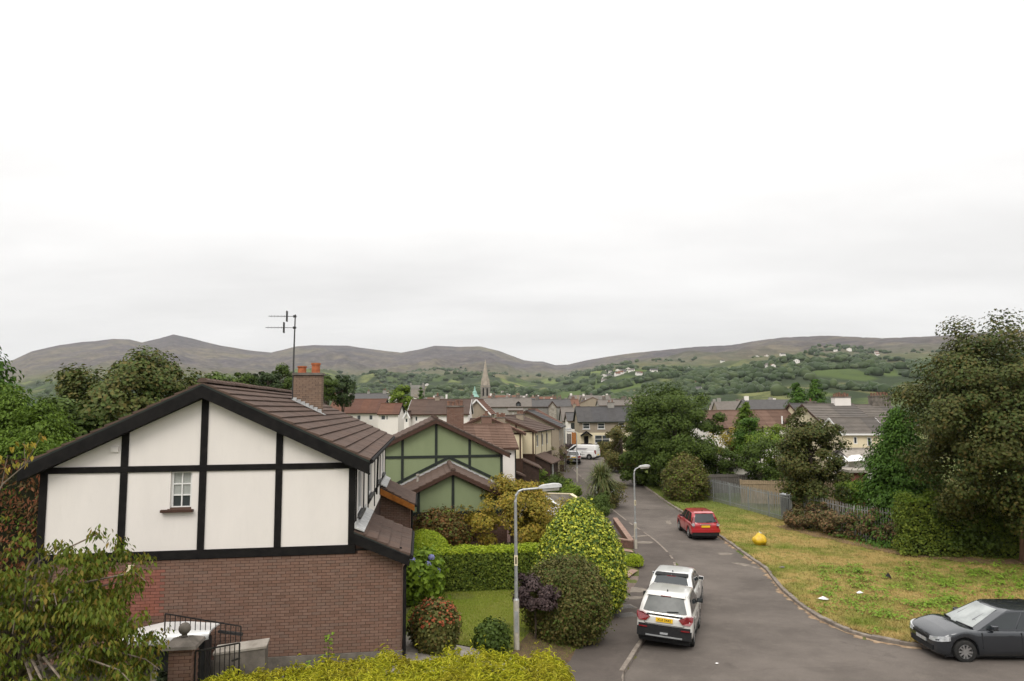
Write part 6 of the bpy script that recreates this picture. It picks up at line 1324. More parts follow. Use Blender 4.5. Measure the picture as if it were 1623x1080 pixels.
# low front wall under the cherry
q = at(60, 1076, 14.6); t = thing('front_wall', 'low cement wall below the weeping cherry', 'wall', (-9.9, 14.9, .55)); MB().box(-2.5, 2.3, 0, .25, -.4, q[2]-.55).build('wall_body', MAT['concl'], t); MB().box(-2.52, 2.32, -.03, .28, q[2]-.549, q[2]-.48).build('coping', MAT['conc'], t)
# weeds at the foot of the gable
for k, (px, py) in enumerate(((520, 1058), (487, 1066), (562, 1060))):
    g = at(px, py, 17.4); rg = np.random.default_rng(k); t = thing('wall_weed', ('tall flowering weed growing at the plinth of the brick gable', 'small weed left of the tall one at the plinth', 'small weed right of the tall one at the plinth')[k], 'weed', (g[0], 17.35, .95)); hh = (1.05, .4, .4)[k]; MB().tube([(0, 0, 0), (.02, 0, hh*.6), (-.03, 0, hh)], [.012, .01, .005], 5).build('stem', MAT['bark'], t)
    n = (60, 24, 24)[k]; P = np.stack([rg.normal(size=n)*.07, rg.normal(size=n)*.07, rg.random(n)*hh], 1); crown_obj('leaves', [leaf_arrays(P, rg.normal(size=(n, 3))+np.array([0, -.5, 1]), .10, .5, rg)], LM['weed'], t)
# low brick wall, edging and garden walls along the footway
def low_wall(name, label, pts, h, wdt, mat, cop):
    a = np.array(pts[0], float); t = thing(name, label, 'wall', (a[0], a[1], float(terr(a[0], a[1]))))
    for p, q in zip(pts[:-1], pts[1:]):
        p = np.array(p, float); q = np.array(q, float); d = unit(q-p); s = np.array([-d[1], d[0]])*wdt/2; z = [float(terr(*p))-float(terr(*a)), float(terr(*q))-float(terr(*a))]; o = p-a; e = q-a
        MB().hexa([(*(o-s), z[0]-.2), (*(e-s), z[1]-.2), (*(e+s), z[1]-.2), (*(o+s), z[0]-.2), (*(o-s), z[0]+h), (*(e-s), z[1]+h), (*(e+s), z[1]+h), (*(o+s), z[0]+h)]).build('wall_body', MAT[mat], t)
        s = s*1.25; MB().hexa([(*(o-s), z[0]+h+.001), (*(e-s), z[1]+h+.001), (*(e+s), z[1]+h+.001), (*(o+s), z[0]+h+.001), (*(o-s), z[0]+h+.07), (*(e-s), z[1]+h+.07), (*(e+s), z[1]+h+.07), (*(o+s), z[0]+h+.07)]).build('coping', MAT[cop], t)
    return t
MAT['lowbrick'] = pm('red_brown_wall_brick', (.15, .085, .065), (.10, .058, .045), 12, .9, bump=.4)
wl_ = [gp(975, 832), gp(1001, 870)]; low_wall('low_brick_wall', 'low red-brown brick garden wall beside the cream lamp base', [wl_[0], wl_[1], (wl_[1][0]-2.0, wl_[1][1]-.1)], .42, .24, 'lowbrick', 'pave')
a, b = gp(985, 873), gp(1013, 889); quad_sheet('brick_edging', [(a[0]-1.2, a[1]-.2), (b[0], a[1]-.2), (b[0], a[1]+.5), (a[0]-1.2, a[1]+.5)], MAT['pave'], .04, 4); a = gp(1000, 915); quad_sheet('brick_edging', [(a[0]-.75, a[1]-1.0), (a[0]-.45, a[1]-1.1), (a[0]+.55, a[1]+1.2), (a[0]+.25, a[1]+1.3)], MAT['pave'], .10, 4)
wq = [(.9, 53.5), (4.6, 55.5), (5.5, 47.5)]; low_wall('garden_wall', 'cream-topped rendered garden wall turning towards the footway', wq, 1.0, .22, 'concl', 'cream')
board_fence('picket_fence', 'dark brown picket fence by the white-walled house', (.1, 57.2), (2.3, 58.0), 1.1, 'woodd', .09, .06, 1.1)
for k, (px, py, ln, Yd, ang) in enumerate(((858, 733, 3.4, 70, .05), (870, 752, 3.0, 66, .05), (835, 754, 2.2, 64, .1))):
    q = at(px, py, Yd); t = thing('ranch_fence', ('dark ranch rail fence in front of the brown-clad porch', 'dark ranch rail fence along the strip of lawn', 'short dark rail fence next to the picket fence')[k], 'fence', (q[0]-1.6, Yd, float(terr(q[0], Yd))), ang)
    for i in range(4): MB().box(i*ln/3-.05, i*ln/3+.05, -.05, .05, -.1, .85).build('post', MAT['woodd'], t)
    for f in (.35, .70): MB().box(-.05, ln+.05, -.075, -.051, f, f+.13).build('rail', MAT['woodd'], t)
# yellow sack and litter on the verge
x, y = gp(1205, 866); t = thing('yellow_sack', 'bright yellow plastic grit sack slumped on the verge', 'sack', (x, y, float(vz(np.array(x), np.array(y))))); rg = np.random.default_rng(2)
MAT['ysack'] = pm('yellow_plastic', (.66, .43, .02), (.52, .32, .012), 7, .45, .5); bm = bmesh.new(); bmesh.ops.create_icosphere(bm, subdivisions=3, radius=1)
for v in bm.verts:
    c = v.co; k = 1+.10*math.sin(c.x*5+c.z*3)+.08*math.sin(c.y*7-c.z*4); v.co = Vector((c.x*.40*k*(1-.25*max(0, c.z)), c.y*.34*k*(1-.25*max(0, c.z)), (c.z*.36*k+.33)))
m = bpy.data.meshes.new('sack_body'); bm.to_mesh(m); bm.free(); m.polygons.foreach_set('use_smooth', [True]*len(m.polygons)); mobj('sack_body', m, MAT['ysack'], t); MB().tube([(0, 0, .64), (.05, 0, .74)], [.07, .11], 8).build('tied_neck', MAT['p_white'], t)
for k, (px, py, sx, sy, c) in enumerate(((1305, 953, .22, .12, 'p_white'), (1363, 944, .18, .10, 'p_white'), (1240, 901, .16, .06, 'conc'), (1408, 920, .16, .28, 'trim'), (1136, 1058, .05, .03, 'p_white'))):
    g = G(px, py); zz_ = float(vz(g[0], g[1])) if px > 1200 else float(zr(g[1])); t = thing('litter', ('larger white scrap of paper on the dry grass near the kerb', 'smaller white scrap of paper farther up the grass', 'greyish scrap lying next to the kerb', 'dark torn bag sticking up from the weeds', 'tiny white scrap on the asphalt')[k], 'litter', (g[0], g[1], zz_+.03)); rg = np.random.default_rng(k); mb = MB(); n = 7
    V = [(sx*(1+rg.uniform(-.3, .3))*math.cos(6.28*i/n), sx*.7*(1+rg.uniform(-.3, .3))*math.sin(6.28*i/n), rg.uniform(0, sy*.5)) for i in range(n)]+[(0, 0, sy)]; mb.add(V, [(i, (i+1) % n, n) for i in range(n)]); mb.build('scrap', MAT[c], t)
# ================================================================ houses along the street and the town
def uvwin(t, O, U, n, wins, frame='pvc', sill=None, cols=1, pane='glass', rev=.08, rows=1, fw=.07):
    for h in wins: window(t, O, U, n, h, frame, cols, rows, fw, rev, sill, pane, .05, each=False)
def pitched(name, label, O, rz, Wd, D, zb, ze, za, wallm, roofm, front=(), right=(), left=(), ridge='x', over=.3, chim=(), low=None, zlow=0, trimm='brown', frame='pvc', sill=None, cols=1, group=None, stripes=.36, tex=True, cat='house', potm='pot2', winrow=1, gtrim=None):
    """O = front-left ground corner (world), local x right along the front, y back. ridge along 'x' or 'y'. heights above O"""
    t = thing(name, label, cat, O, rz, group)
    def top(L, gable): return [(0, ze), (L/2, za), (L, ze)] if gable else [(0, ze), (L, ze)]
    gx = ridge == 'y'
    FR, RT, BK, LF = ((0, 0, 0), (1, 0, 0), (0, -1, 0)), ((Wd, 0, 0), (0, 1, 0), (1, 0, 0)), ((0, D, 0), (1, 0, 0), (0, 1, 0)), ((0, 0, 0), (0, 1, 0), (-1, 0, 0))
    for nm, (Oo, U, n), Ln, gab, wins in (('front_wall', FR, Wd, gx, front), ('right_wall', RT, D, not gx, right), ('back_wall', BK, Wd, gx, ()), ('left_wall', LF, D, not gx, left)):
        if low:
            mb = MB(); wall(mb, Oo, U, Ln, zb, [(0, zlow), (Ln, zlow)], [w for w in wins if w[2] < zlow], n, .08); mb.build('lower_wall', MAT[low], t)
            mb = MB(); wall(mb, Oo, U, Ln, zlow, top(Ln, gab), [w for w in wins if w[2] >= zlow], n, .08)
        else: mb = MB(); wall(mb, Oo, U, Ln, zb, top(Ln, gab), wins, n, .08)
        mb.build(nm, MAT[wallm], t); uvwin(t, Oo, U, n, wins, frame, sill, cols, rows=winrow)
    if gx: pts = (-over, Wd+over, Wd/2); sl = (za-ze)/(Wd/2); run = (-over, D+over); half = Wd/2
    else: pts = (-over, D+over, D/2); sl = (za-ze)/(D/2); run = (-over*.8, Wd+over*.8); half = D/2
    z0 = za+.12; z1 = z0-sl*(half+over); rt = MAT[roofm]
    ax = 1 if gx else 0
    ro = MB().prism([(pts[0], z1-.10), (pts[0], z1-.04), (pts[2], z0-.04), (pts[1], z1-.04), (pts[1], z1-.10), (pts[2], z0-.12)], ax, run[0], run[1]).build('roof', MAT['dgreen'], t)
    if gx:
        A = [((pts[1], run[0], z1-.035), (pts[1], run[1], z1-.035), (pts[2], run[0], z0-.035)), ((pts[0], run[0], z1-.035), (pts[0], run[1], z1-.035), (pts[2], run[0], z0-.035))]
        rd = ((pts[2], run[0], z0), (pts[2], run[1], z0))
    else:
        A = [((run[0], pts[0], z1-.035), (run[1], pts[0], z1-.035), (run[0], pts[2], z0-.035)), ((run[0], pts[1], z1-.035), (run[1], pts[1], z1-.035), (run[0], pts[2], z0-.035))]
        rd = ((run[0], pts[2], z0), (run[1], pts[2], z0))
    for a, b, c in A:
        if tex: courses(ro, a, b, c, rt, stripes, 1.2 if stripes > .3 else .6, seed=int(abs(O[0]*7)) % 50)
        else:
            a, b, c = Vector(a), Vector(b), Vector(c); MB().add([a, b, c+(b-a), c], [(0, 1, 2, 3)]).build('roof_slope', rt, ro)
    MB().bar(rd[0], rd[1], .26, .12).build('ridge', rt, ro)
    if gx:
        for yy in (run[0]-.02, run[1]-.02):
            for xe in (pts[0], pts[1]): MB().bar((pts[2], yy, z0-.10), (xe, yy, z1-.10), .04, .2).build('bargeboard', MAT[gtrim or trimm], t)
    else:
        for xx in (run[0], run[1]):
            for ye in (pts[0], pts[1]): MB().bar((xx, pts[2], z0-.10), (xx, ye, z1-.10), .04, .2).build('bargeboard', MAT[gtrim or trimm], t)
        MB().box(run[0], run[1], pts[0]-.05, pts[0]-.005, z1-.16, z1-.02).build('gutter', MAT[trimm], t)
    for (cx0, cx1, cy0, cy1, zt, m, pots) in chim: chimney(ro, cx0, cx1, cy0, cy1, ze, zt, m, pots, potm, brick=False, potz=.32, potr=.10)
    return t
def O3(px, Y, z=None):
    q = at(px, 648, Y); return (q[0], Y, float(terr(q[0], Y)) if z is None else z)
def row_win(x0, n, step, w, z0, z1): return [(x0+step*i, x0+step*i+w, z0, z1) for i in range(n)]
# --- white-walled house behind the green one: pantiled slopes towards us
o = O3(738, 52, -.2); zz = o[2]
def rel(py, Y, z=zz): return at(800, py, Y)[2]-z
t = pitched('pantiled_house', 'white-walled house with scalloped pantile roofs behind the green house', o, R(9), 3.75, 8.0, -.5, rel(712, 51.5)+.05, rel(675, 55.5), 'white', 'rpan', ridge='x', over=.3, chim=[(1.9, 2.7, 5.6, 6.4, rel(657, 57)-.2, 'brickm', 3)], stripes=.30)
MB().tube([(3.78, -.04, -.3), (3.78, -.04, rel(712, 51.5))], .05, 8).build('downpipe', MAT['black'], t)
pe = MB(); wall(pe, (3.75, .9, 0), (1, 0, 0), .75, -.5, [(0, 2.7), (.75, 2.4)], [], (0, -1, 0)); pe.build('porch_wall', MAT['woodd'], t); MB().hexa([(3.75, .6, 2.72), (4.7, .6, 2.38), (4.7, 3.2, 2.38), (3.75, 3.2, 2.72), (3.75, .6, 2.85), (4.7, .6, 2.5), (4.7, 3.2, 2.5), (3.75, 3.2, 2.85)]).build('porch_roof', MAT['rtile'], t)
# --- brown-roofed pair whose right slope shows, cream gable behind
def street_house(name, label, pxr, Yd, rz, W_, L_, py_eave, py_apex, wallm, roofm, low='brown', front_w=(), porch=True, chimx=None, beams=True, seed=1, frontm='white', sidew=3, pw_=1.7):
    """gable towards us with its right front corner at pixel column pxr; street front on the right side"""
    q = at(pxr, py_eave, Yd); zg = float(terr(q[0], Yd)); ze = q[2]-zg; za = at(pxr, py_apex, Yd)[2]-zg
    c, s = math.cos(rz), math.sin(rz); o = (q[0]-c*W_, Yd-s*W_, zg)
    rw = [(.6+i*(L_-1.2)/sidew, .6+i*(L_-1.2)/sidew+1.0, ze-1.55, ze-.35) for i in range(sidew)]
    t = pitched(name, label, o, rz, W_, L_, -.5, ze, za, wallm, roofm, right=rw, ridge='y', over=.3, low=low, zlow=ze-2.3, chim=[chimx] if chimx else (), trimm='brown', stripes=.36)
    if beams:
        sl = (za-ze)/(W_/2)
        for f in (.03, .27, .5, .73, .97):
            x = W_*f; beam(t, (x, 0, ze-2.2), (x, 0, ze+sl*min(x, W_-x)-.05), .14, MAT['brown'])
        beam(t, (0, 0, ze-.02), (W_, 0, ze-.02), .14, MAT['brown'], .03); beam(t, (0, 0, ze-2.25), (W_, 0, ze-2.25), .18, MAT['brown'], .04)
        for y_ in (.08, L_*.36, L_*.66, L_-.08): beam(t, (W_, y_, ze-2.2), (W_, y_, ze), .12, MAT['brown'], .03, (1, 0, 0))
    if porch:
        zp = ze-2.3; MB().hexa([(W_, -.1, zp-.05), (W_+pw_, -.1, zp-.85), (W_+pw_, L_*.55, zp-.85), (W_, L_*.55, zp-.05), (W_, -.1, zp+.07), (W_+pw_, -.1, zp-.73), (W_+pw_, L_*.55, zp-.73), (W_, L_*.55, zp+.07)]).build('porch_roof', MAT['rtile'], t)
        pw = MB(); wall(pw, (W_+.02, .1, 0), (1, 0, 0), pw_-.3, -.5, [(0, zp-.15), (pw_-.3, zp-.75)], [], (0, -1, 0)); wall(pw, (W_+pw_-.28, .1, 0), (0, 1, 0), L_*.5, -.5, [(0, zp-.75), (L_*.5, zp-.75)], [(1.0, 2.0, -.4, 1.75)], (1, 0, 0)); pw.build('porch_wall', MAT['woodd'], t); window(t, (W_+pw_-.28, .1, 0), (0, 1, 0), (1, 0, 0), (1.0, 2.0, -.4, 1.75), 'pvc', 1, 1, .09, .08, None, 'curt', each=False)
    return t
street_house('terraced_house', 'brown-tiled house partly hidden behind the pantiled one', 828, 60, R(2), 6.6, 7.0, 687, 660, 'cream', 'rtile2', chimx=(3.6, 4.5, 3.2, 3.9, 0, 'brickm', 3) and (4.4, 5.2, 3.4, 4.0, 6.6, 'tan', 4), frontm='white')
street_house('terraced_house', 'cream half-timbered house with white street front and brown porch', 848, 67, R(-14), 7.0, 8.5, 684, 661, 'cream', 'rtile', chimx=(4.2, 4.9, 3.8, 4.5, 6.6, 'tan', 3))
street_house('terraced_house', 'tan rendered house with dark slate roof at the bend of the street', 886, 80, R(-8), 7.5, 7.5, 677.5, 652, 'tan', 'rsl', low='tan', beams=False, porch=True, pw_=.8)
o = O3(800, 90, .3); pitched('terraced_house', 'grey gabled house peeping behind the tan one', o, R(-10), 6.5, 7, -.5, at(840, 672, 90)[2]-.3, at(840, 650, 90)[2]-.3, 'tan', 'rtile2', ridge='y', stripes=.4)
# --- white house between, then the long grey-roofed house at the road end
o = O3(900, 118, .5); pitched('white_house', 'small white house with dark windows seen past the tan gable', o, 0, 3.6, 6, -1, at(905, 667, 118)[2]-.5, at(905, 655, 121)[2]-.5, 'white', 'rsl', front=[(.4, 1.4, 3.2, 4.4), (2.0, 2.9, 3.2, 4.4)], stripes=.4, tex=False)
o = O3(917.5, 108, .4); zf = lambda py, Y=108: at(960, py, Y)[2]-.4
Wf = at(1052, 660, 108)[0]-o[0]
wu = [(at(px, 660, 108)[0]-o[0]-.55, at(px, 660, 108)[0]-o[0]+.55, zf(680), zf(670.5)) for px in (929, 952.5, 985, 1020, 1040)]
wd_ = [(at(px, 660, 108)[0]-o[0]-.6, at(px, 660, 108)[0]-o[0]+.6, zf(702.5), zf(690)) for px in (948, 959.5, 1000, 1030)]
t = pitched('semi_detached_house', 'wide grey-roofed house with tan upper floor and cream ground floor', o, 0, Wf, 8.0, -1.5, zf(668), at(960, 646, 112)[2]-.4, 'tan', 'rsl', front=wu+wd_, low='cream', zlow=zf(686), chim=[(at(963, 650, 112)[0]-o[0], at(973, 650, 112)[0]-o[0], 3.6, 4.4, at(968, 646, 112)[2]-.4+.75, 'greyr', 2)], sill='pvc', trimm='dgreen', stripes=.34, winrow=2)
px0 = at(924, 660, 107)[0]-o[0]; px1 = at(935, 660, 107)[0]-o[0]; zp = zf(688); MB().box(px0+.2, px1-.2, -.06, -.002, -1.0, zp-.3).build('door', MAT['black'], t)
MB().prism([(px0-.35, zp-.15), ((px0+px1)/2, zp+.5), (px1+.35, zp-.15), (px1+.35, zp-.32), ((px0+px1)/2, zp+.30), (px0-.35, zp-.32)], 1, -1.1, 0).build('porch_canopy', MAT['black'], t)
q0 = O3(906, 103.5); box_hedge('beech_hedge', 'brown clipped hedge in front of the grey-roofed house behind the van', (q0[0]-1.5, 104.6), (at(985, 700, 104)[0], 104.6), 1.2, at(950, 708, 104)[2]-q0[2]+.05, 'purple', 7000, .18, 150, depth=.15)
t = board_fence('side_gate', 'orange-brown timber side gate beside the cream house wall', (at(907, 690, 107)[0], 107.4), (at(915.5, 690, 107)[0], 107.4), 2.9, 'orange', .16, .01, 5, rails=False)
board_fence('side_fence', 'grey boarded fence left of the orange side gate', (at(899, 690, 107)[0], 107.2), (at(906, 690, 107)[0], 107.3), 2.7, 'woodg', .16, .01, 5, rails=False)
# --- houses over the roof of the white house
def facing(name, label, px0, px1, Yd, pyr, pye, pyb, wallm, roofm, depth=7, wins=(), chim=(), zg=.3, tex=True, gt=None, wfrm='pvc', stripes=.4, rz=0, pots=2, group=None, cm='tan', trimm='brown'):
    """house whose roof slope and long wall face us; pixel columns, ridge row, eave row, lowest row"""
    o = O3(px0, Yd, zg); Wd = at(px1, 648, Yd)[0]-o[0]; ze = at(px0, pye, Yd)[2]-zg; za = at(px0, pyr, Yd+depth/2)[2]-zg; zb = min(-.5, at(px0, pyb, Yd)[2]-zg)
    f = [(at(a, 648, Yd)[0]-o[0], at(b, 648, Yd)[0]-o[0], at(a, d, Yd)[2]-zg, at(a, c, Yd)[2]-zg) for a, b, c, d in wins]
    ch = [(at(a, 648, Yd+depth/2)[0]-o[0], at(b, 648, Yd+depth/2)[0]-o[0], depth/2-.4, depth/2+.4, at(a, c, Yd+depth/2)[2]-zg, cm, pots) for a, b, c in chim]
    return pitched(name, label, o, rz, Wd, depth, zb, ze, za, wallm, roofm, front=f, ridge='x', chim=ch, tex=tex, stripes=stripes, gtrim=gt, over=.25, trimm=trimm, group=group, frame=wfrm)
facing('terrace_house', 'long russet-roofed white terrace beyond the chimney', 520, 604, 104, 634.5, 655, 675, 'white', 'rtile2', 8, [(566, 572, 658, 666), (585, 591, 658, 666)], [(528, 534, 628)], 1.0, gt='black')
q = at(604, 668, 99); o = (q[0]-.8, 99, 1.0); 
facing('terrace_house', 'white gabled cottage with brown roof at the end of the russet terrace', 600, 631, 97, 641, 656.5, 672, 'white', 'rtile2', 5.5, [(604, 611, 658.5, 666), (612, 615, 658.5, 666)], (), 1.0, gt='black')
facing('terrace_house', 'wide brown-roofed white house above the green gable', 647, 742, 88, 635, 657, 676, 'white', 'rtile', 8.5, [(658, 662, 660, 668), (722, 728, 660, 667)], [(690, 697, 629.5)], .8, gt='pvc')
o = O3(641, 86, .8); pitched('white_porch', 'small white gabled porch wing joined to the wide brown-roofed house', o, 0, at(648, 660, 86)[0]-o[0], 4, -.5, at(645, 660, 86)[2]-.8, at(645, 653, 86)[2]-.8, 'white', 'rtile', front=[(.1, .45, at(645, 670, 86)[2]-.8, at(645, 663, 86)[2]-.8)], ridge='y', tex=False, over=.15, gtrim='pvc')
o = O3(736, 100, .6); pitched('tan_gable_house', 'tan gabled house with white bargeboards above the brick chimney', o, R(-4), 3.6, 8, -.5, at(740, 655, 100)[2]-.6, at(740, 634, 100)[2]-.6, 'tan', 'rtile2', front=[(1.4, 1.75, 3.6, 4.4)], ridge='y', gtrim='pvc', stripes=.4)
facing('slate_house', 'dark slate roof with two end chimneys behind the russet terrace', 552, 613, 170, 624.5, 634, 660, 'white', 'rsl', 9, (), [(552, 558, 619), (582, 586, 621), (607, 612, 619)], .0, tex=False, cm='greyr')
facing('slate_house', 'lower white-chimneyed slate house right of the dark roof', 600, 622, 190, 627, 636, 660, 'white', 'rsl2', 9, (), [(613, 617, 622)], .0, tex=False, cm='white')
facing('cream_gable', 'cream half-timbered bungalow gable just over the pantiles', 746, 771, 62, 666, 676, 690, 'cream', 'rtile', 5, (), (), -.2, stripes=.36)
# grey terraces in the middle of the town
facing('stone_terrace', 'long weathered slate terrace with a white dormer and skylight', 744, 842, 165, 632, 645.5, 668, 'greyr', 'rsl2', 10, [(771, 774, 648, 651), (795, 798, 655, 659)], [(746, 751, 627), (779, 785, 626.5), (818, 824, 627)], 0, tex=False, cm='conc')
for k, (px, py, m) in enumerate(((763, 638, 'white'), (821.5, 640, 'black'))):
    q = at(px, py+5, 163.5); t = thing('dormer', ('white arched dormer on the weathered slate terrace', 'dark dormer on the weathered slate terrace')[k], 'dormer', (q[0]-.5, 165.2, q[2])); MB().prism([(0, -.3), (1.1, -.3), (1.1, .9), (.55, 1.35), (0, .9)], 1, 0, 3).build('cheek', MAT[m], t); MB().box(.25, .85, -.03, -.004, 0, .75).build('pane', MAT['glass'], t)
facing('rear_annexe', 'pale rendered annexe below the weathered slate terrace', 806, 828, 150, 648, 651, 668, 'concl', 'rsl2', 5, [(812, 814, 654, 657)], (), 0, tex=False)
facing('white_lean_to', 'long low white wall in front of the slate terrace', 757, 800, 140, 657, 659, 672, 'white', 'concl', 3, (), (), 0, tex=False)
facing('slate_house', 'slate-roofed house with a white gable peak behind the bend', 842, 905, 175, 634, 645, 668, 'greyr', 'rsl', 9, (), [(848, 853, 629), (884, 890, 630)], 0, tex=False, cm='conc')
facing('slate_house', 'brownish roofed town house beside the white gable peak', 862, 918, 200, 634, 644, 664, 'tan', 'rtile2', 9, (), [(876, 882, 629), (906, 911, 630)], 0, tex=False, cm='brickm')
for k, (px, Yd) in enumerate(((875, 172), (902, 195))):
    q = at(px, 645, Yd); t = pitched('small_gable', ('pale stone gable peak among the slate roofs', 'second pale gable peak nearer the grey-roofed house')[k], (q[0]-.9, Yd-1.2, 0), 0, 1.9, 4, -.5, q[2], q[2]+1.2, 'concl', 'rsl', ridge='y', tex=False, over=.15)
facing('slate_house', 'grey slate roof rising behind the white house at the bend', 892, 920, 135, 646, 667, 690, 'greyr', 'rsl2', 9, (), [(908, 913, 641)], 0, tex=False)
facing('slate_house', 'slate roofs left of the spreading tree above the grey house', 950, 1003, 230, 634.5, 643, 660, 'greyr', 'rsl2', 9, (), [(955, 960, 630), (985, 990, 630.5)], 0, tex=False, cm='conc')
# crowded small roofs further back: individually placed
rg = random.Random(8); mats = ['greyr', 'white', 'tan', 'concl']; rms = ['rsl', 'rsl2', 'rtile2', 'rsl2']
def simple_house(name, label, x, y, z, wd, dp, h, rf, wallm, roofm, rz, group, chim=0, zb=-2, ridge_x=True):
    t = thing(name, label, 'house', (x, y, z), rz, group); mb = MB()
    if ridge_x: mb.prism([(0, zb), (dp, zb), (dp, h), (dp/2, h+rf), (0, h)], 0, 0, wd)
    else: mb.prism([(0, zb), (wd, zb), (wd, h), (wd/2, h+rf), (0, h)], 1, 0, dp)
    mb.build('wall', MAT[wallm], t); o_ = .25; s = rf/((dp if ridge_x else wd)/2)
    if ridge_x: MB().prism([(-o_, h-s*o_+.02), (dp/2, h+rf+.02), (dp+o_, h-s*o_+.02), (dp+o_, h-s*o_+.16), (dp/2, h+rf+.16), (-o_, h-s*o_+.16)], 0, -.2, wd+.2).build('roof', MAT[roofm], t)
    else: MB().prism([(-o_, h-s*o_+.02), (wd/2, h+rf+.02), (wd+o_, h-s*o_+.02), (wd+o_, h-s*o_+.16), (wd/2, h+rf+.16), (-o_, h-s*o_+.16)], 1, -.2, dp+.2).build('roof', MAT[roofm], t)
    for k in range(chim):
        cx = wd*(.04+.86*k/max(1, chim-1)) if chim > 1 else wd*.5; MB().box(cx, cx+.9, dp/2-.35, dp/2+.35, h, h+rf+1.0).build('chimney', MAT[rg.choice(['greyr', 'conc', 'tan', 'white'])], t)
    nw = max(1, int(wd/2.6))
    for k in range(nw): x0 = wd*(k+.5)/nw-.45; MB().box(x0, x0+.9, -.03, -.004, h-1.6, h-.4).build('window', MAT['glass'], t)
    return t
WN_ = dict(greyr='grey', white='white', tan='tan', concl='pale stone'); RN_ = dict(rsl='dark slate', rsl2='weathered slate', rtile2='red-brown')
for k in range(46):
    px = rg.uniform(745, 1010) if k < 34 else rg.uniform(545, 745); Yd = rg.uniform(240, 430); q = at(px, 648, Yd); zt = at(px, rg.uniform(626, 636), Yd)[2]; wd = rg.uniform(6, 15); rf = rg.uniform(2, 3)
    wm_, rm_, ch_, rx_ = rg.choice(mats), rg.choice(rms), rg.choice([1, 2, 2]), rg.random() < .75
    simple_house('town_house', '%s %s town house with %s roof among crowded roofs %s' % (WN_[wm_], 'wide' if wd > 10.5 else 'narrow', RN_[rm_], 'below the church' if px > 745 else 'by the square tower'), q[0], Yd, 0, wd, 8, zt-rf-.1, rf, wm_, rm_, rg.uniform(-.25, .25), 'crowded town roofs', ch_, -1, rx_)
for k in range(16):
    px = rg.uniform(1128, 1250); Yd = rg.uniform(150, 260); q = at(px, 648, Yd); zt = at(px, rg.uniform(634, 644), Yd)[2]; wd = rg.uniform(8, 16); rf = rg.uniform(2, 2.8)
    wm_, rm_ = rg.choice(['white', 'greyr', 'tan']), rg.choice(['rsl', 'rsl2', 'rsl2'])
    simple_house('town_house', '%s %s house with %s roof showing above the brown terrace' % (WN_[wm_], 'wide' if wd > 12 else 'narrow', RN_[rm_]), q[0], Yd, 0, wd, 8, zt-rf, rf, wm_, rm_, rg.uniform(-.12, .12), 'roofs behind the brown terrace', 2, -1, rg.random() < .8)
# right: brown terrace and slate-roofed cream houses
facing('brown_terrace', 'long brown-tiled terrace with white walls behind the garden trees', 1122, 1280, 79, 652.5, 678.5, 715, 'white', 'rpan', 8, [(1199, 1207, 682, 694), (1218, 1234, 682, 697), (1150, 1160, 682, 694), (1252, 1262, 682, 694)], (), .0, stripes=.36)
q = at(1243, 671, 79); t = thing('flue_pipe', 'white flue pipe standing on the brown terrace roof', 'flue', (q[0], 79.6, q[2]-.2)); MB().tube([(0, 0, -.2), (0, 0, 1.0)], .09, 10).build('pipe', MAT['pvc'], t); MB().tube([(.15, 0, -.25), (.15, 0, .45)], .05, 8).build('vent', MAT['black'], t)
q = at(1205, 690, 78.4); t = thing('soil_pipe', 'dark curved pole in front of the brown terrace wall', 'pole', (q[0]-.05, 77.4, 0)); MB().tube([(0, 0, -.2), (.05, 0, 3.2), (0, 0, at(1205, 676, 77.4)[2])], .07, 8).build('pole_shaft', MAT['black'], t)
facing('slate_cottage', 'grey slate cottage with a tall pot-topped chimney beside the brown terrace', 1276, 1330, 78, 641, 668, 715, 'cream', 'rsl', 8, (), [(1278, 1292, 637.5)], 0, tex=True, cm='conc', pots=1)
facing('cream_house', 'cream house under a weathered slate roof with a white chimney', 1308, 1388, 62, 642.5, 676, 730, 'cream', 'rsl2', 9, [(1337, 1341, 692, 704)], [(1321, 1346, 630.5)], 0, cm='white', pots=6)
facing('cream_house', 'second slate-roofed cream house with a broad stone chimney', 1388, 1450, 63, 643.5, 676, 730, 'cream', 'rsl2', 9, (), [(1380, 1409, 629)], 0, cm='conc', pots=6)
o = O3(1334, 55.5, -.5); Wr = at(1374, 700, 55.5)[0]-o[0]; t = pitched('rear_wing', 'cream rear wing with a lean-to slate roof and two narrow windows', o, R(-12), Wr+1.4, 7.5, -.3, at(1350, 688, 55.5)[2]+.5, at(1350, 664, 59)[2]+.5, 'cream', 'rsl2', front=[(.75, 1.05, at(1350, 704, 55.5)[2]+.5, at(1350, 692, 55.5)[2]+.5), (1.75, 2.1, at(1350, 707, 55.5)[2]+.5, at(1350, 693, 55.5)[2]+.5)], ridge='x', over=.2, stripes=.34, gtrim='pvc', trimm='pvc')
MB().tube([(1.92, -.06, at(1350, 706, 55)[2]+.5), (1.92, -.4, at(1350, 716, 55)[2]+.5), (2.5, -.5, at(1350, 711, 55)[2]+.5)], .045, 6).build('bracket', MAT['black'], t)
o = O3(1341, 53.5, -.5); t = pitched('back_extension', 'low whitewashed extension with a flat grey roof below the cream wing', o, R(-10), 2.3, 4, -.3, at(1350, 726, 53.5)[2]+.5, at(1350, 722, 53.5)[2]+.8, 'white', 'concl', front=[(1.25, 1.85, at(1350, 743, 53.5)[2]+.5, at(1350, 733, 53.5)[2]+.5)], ridge='x', over=.25, tex=False, trimm='woodg')
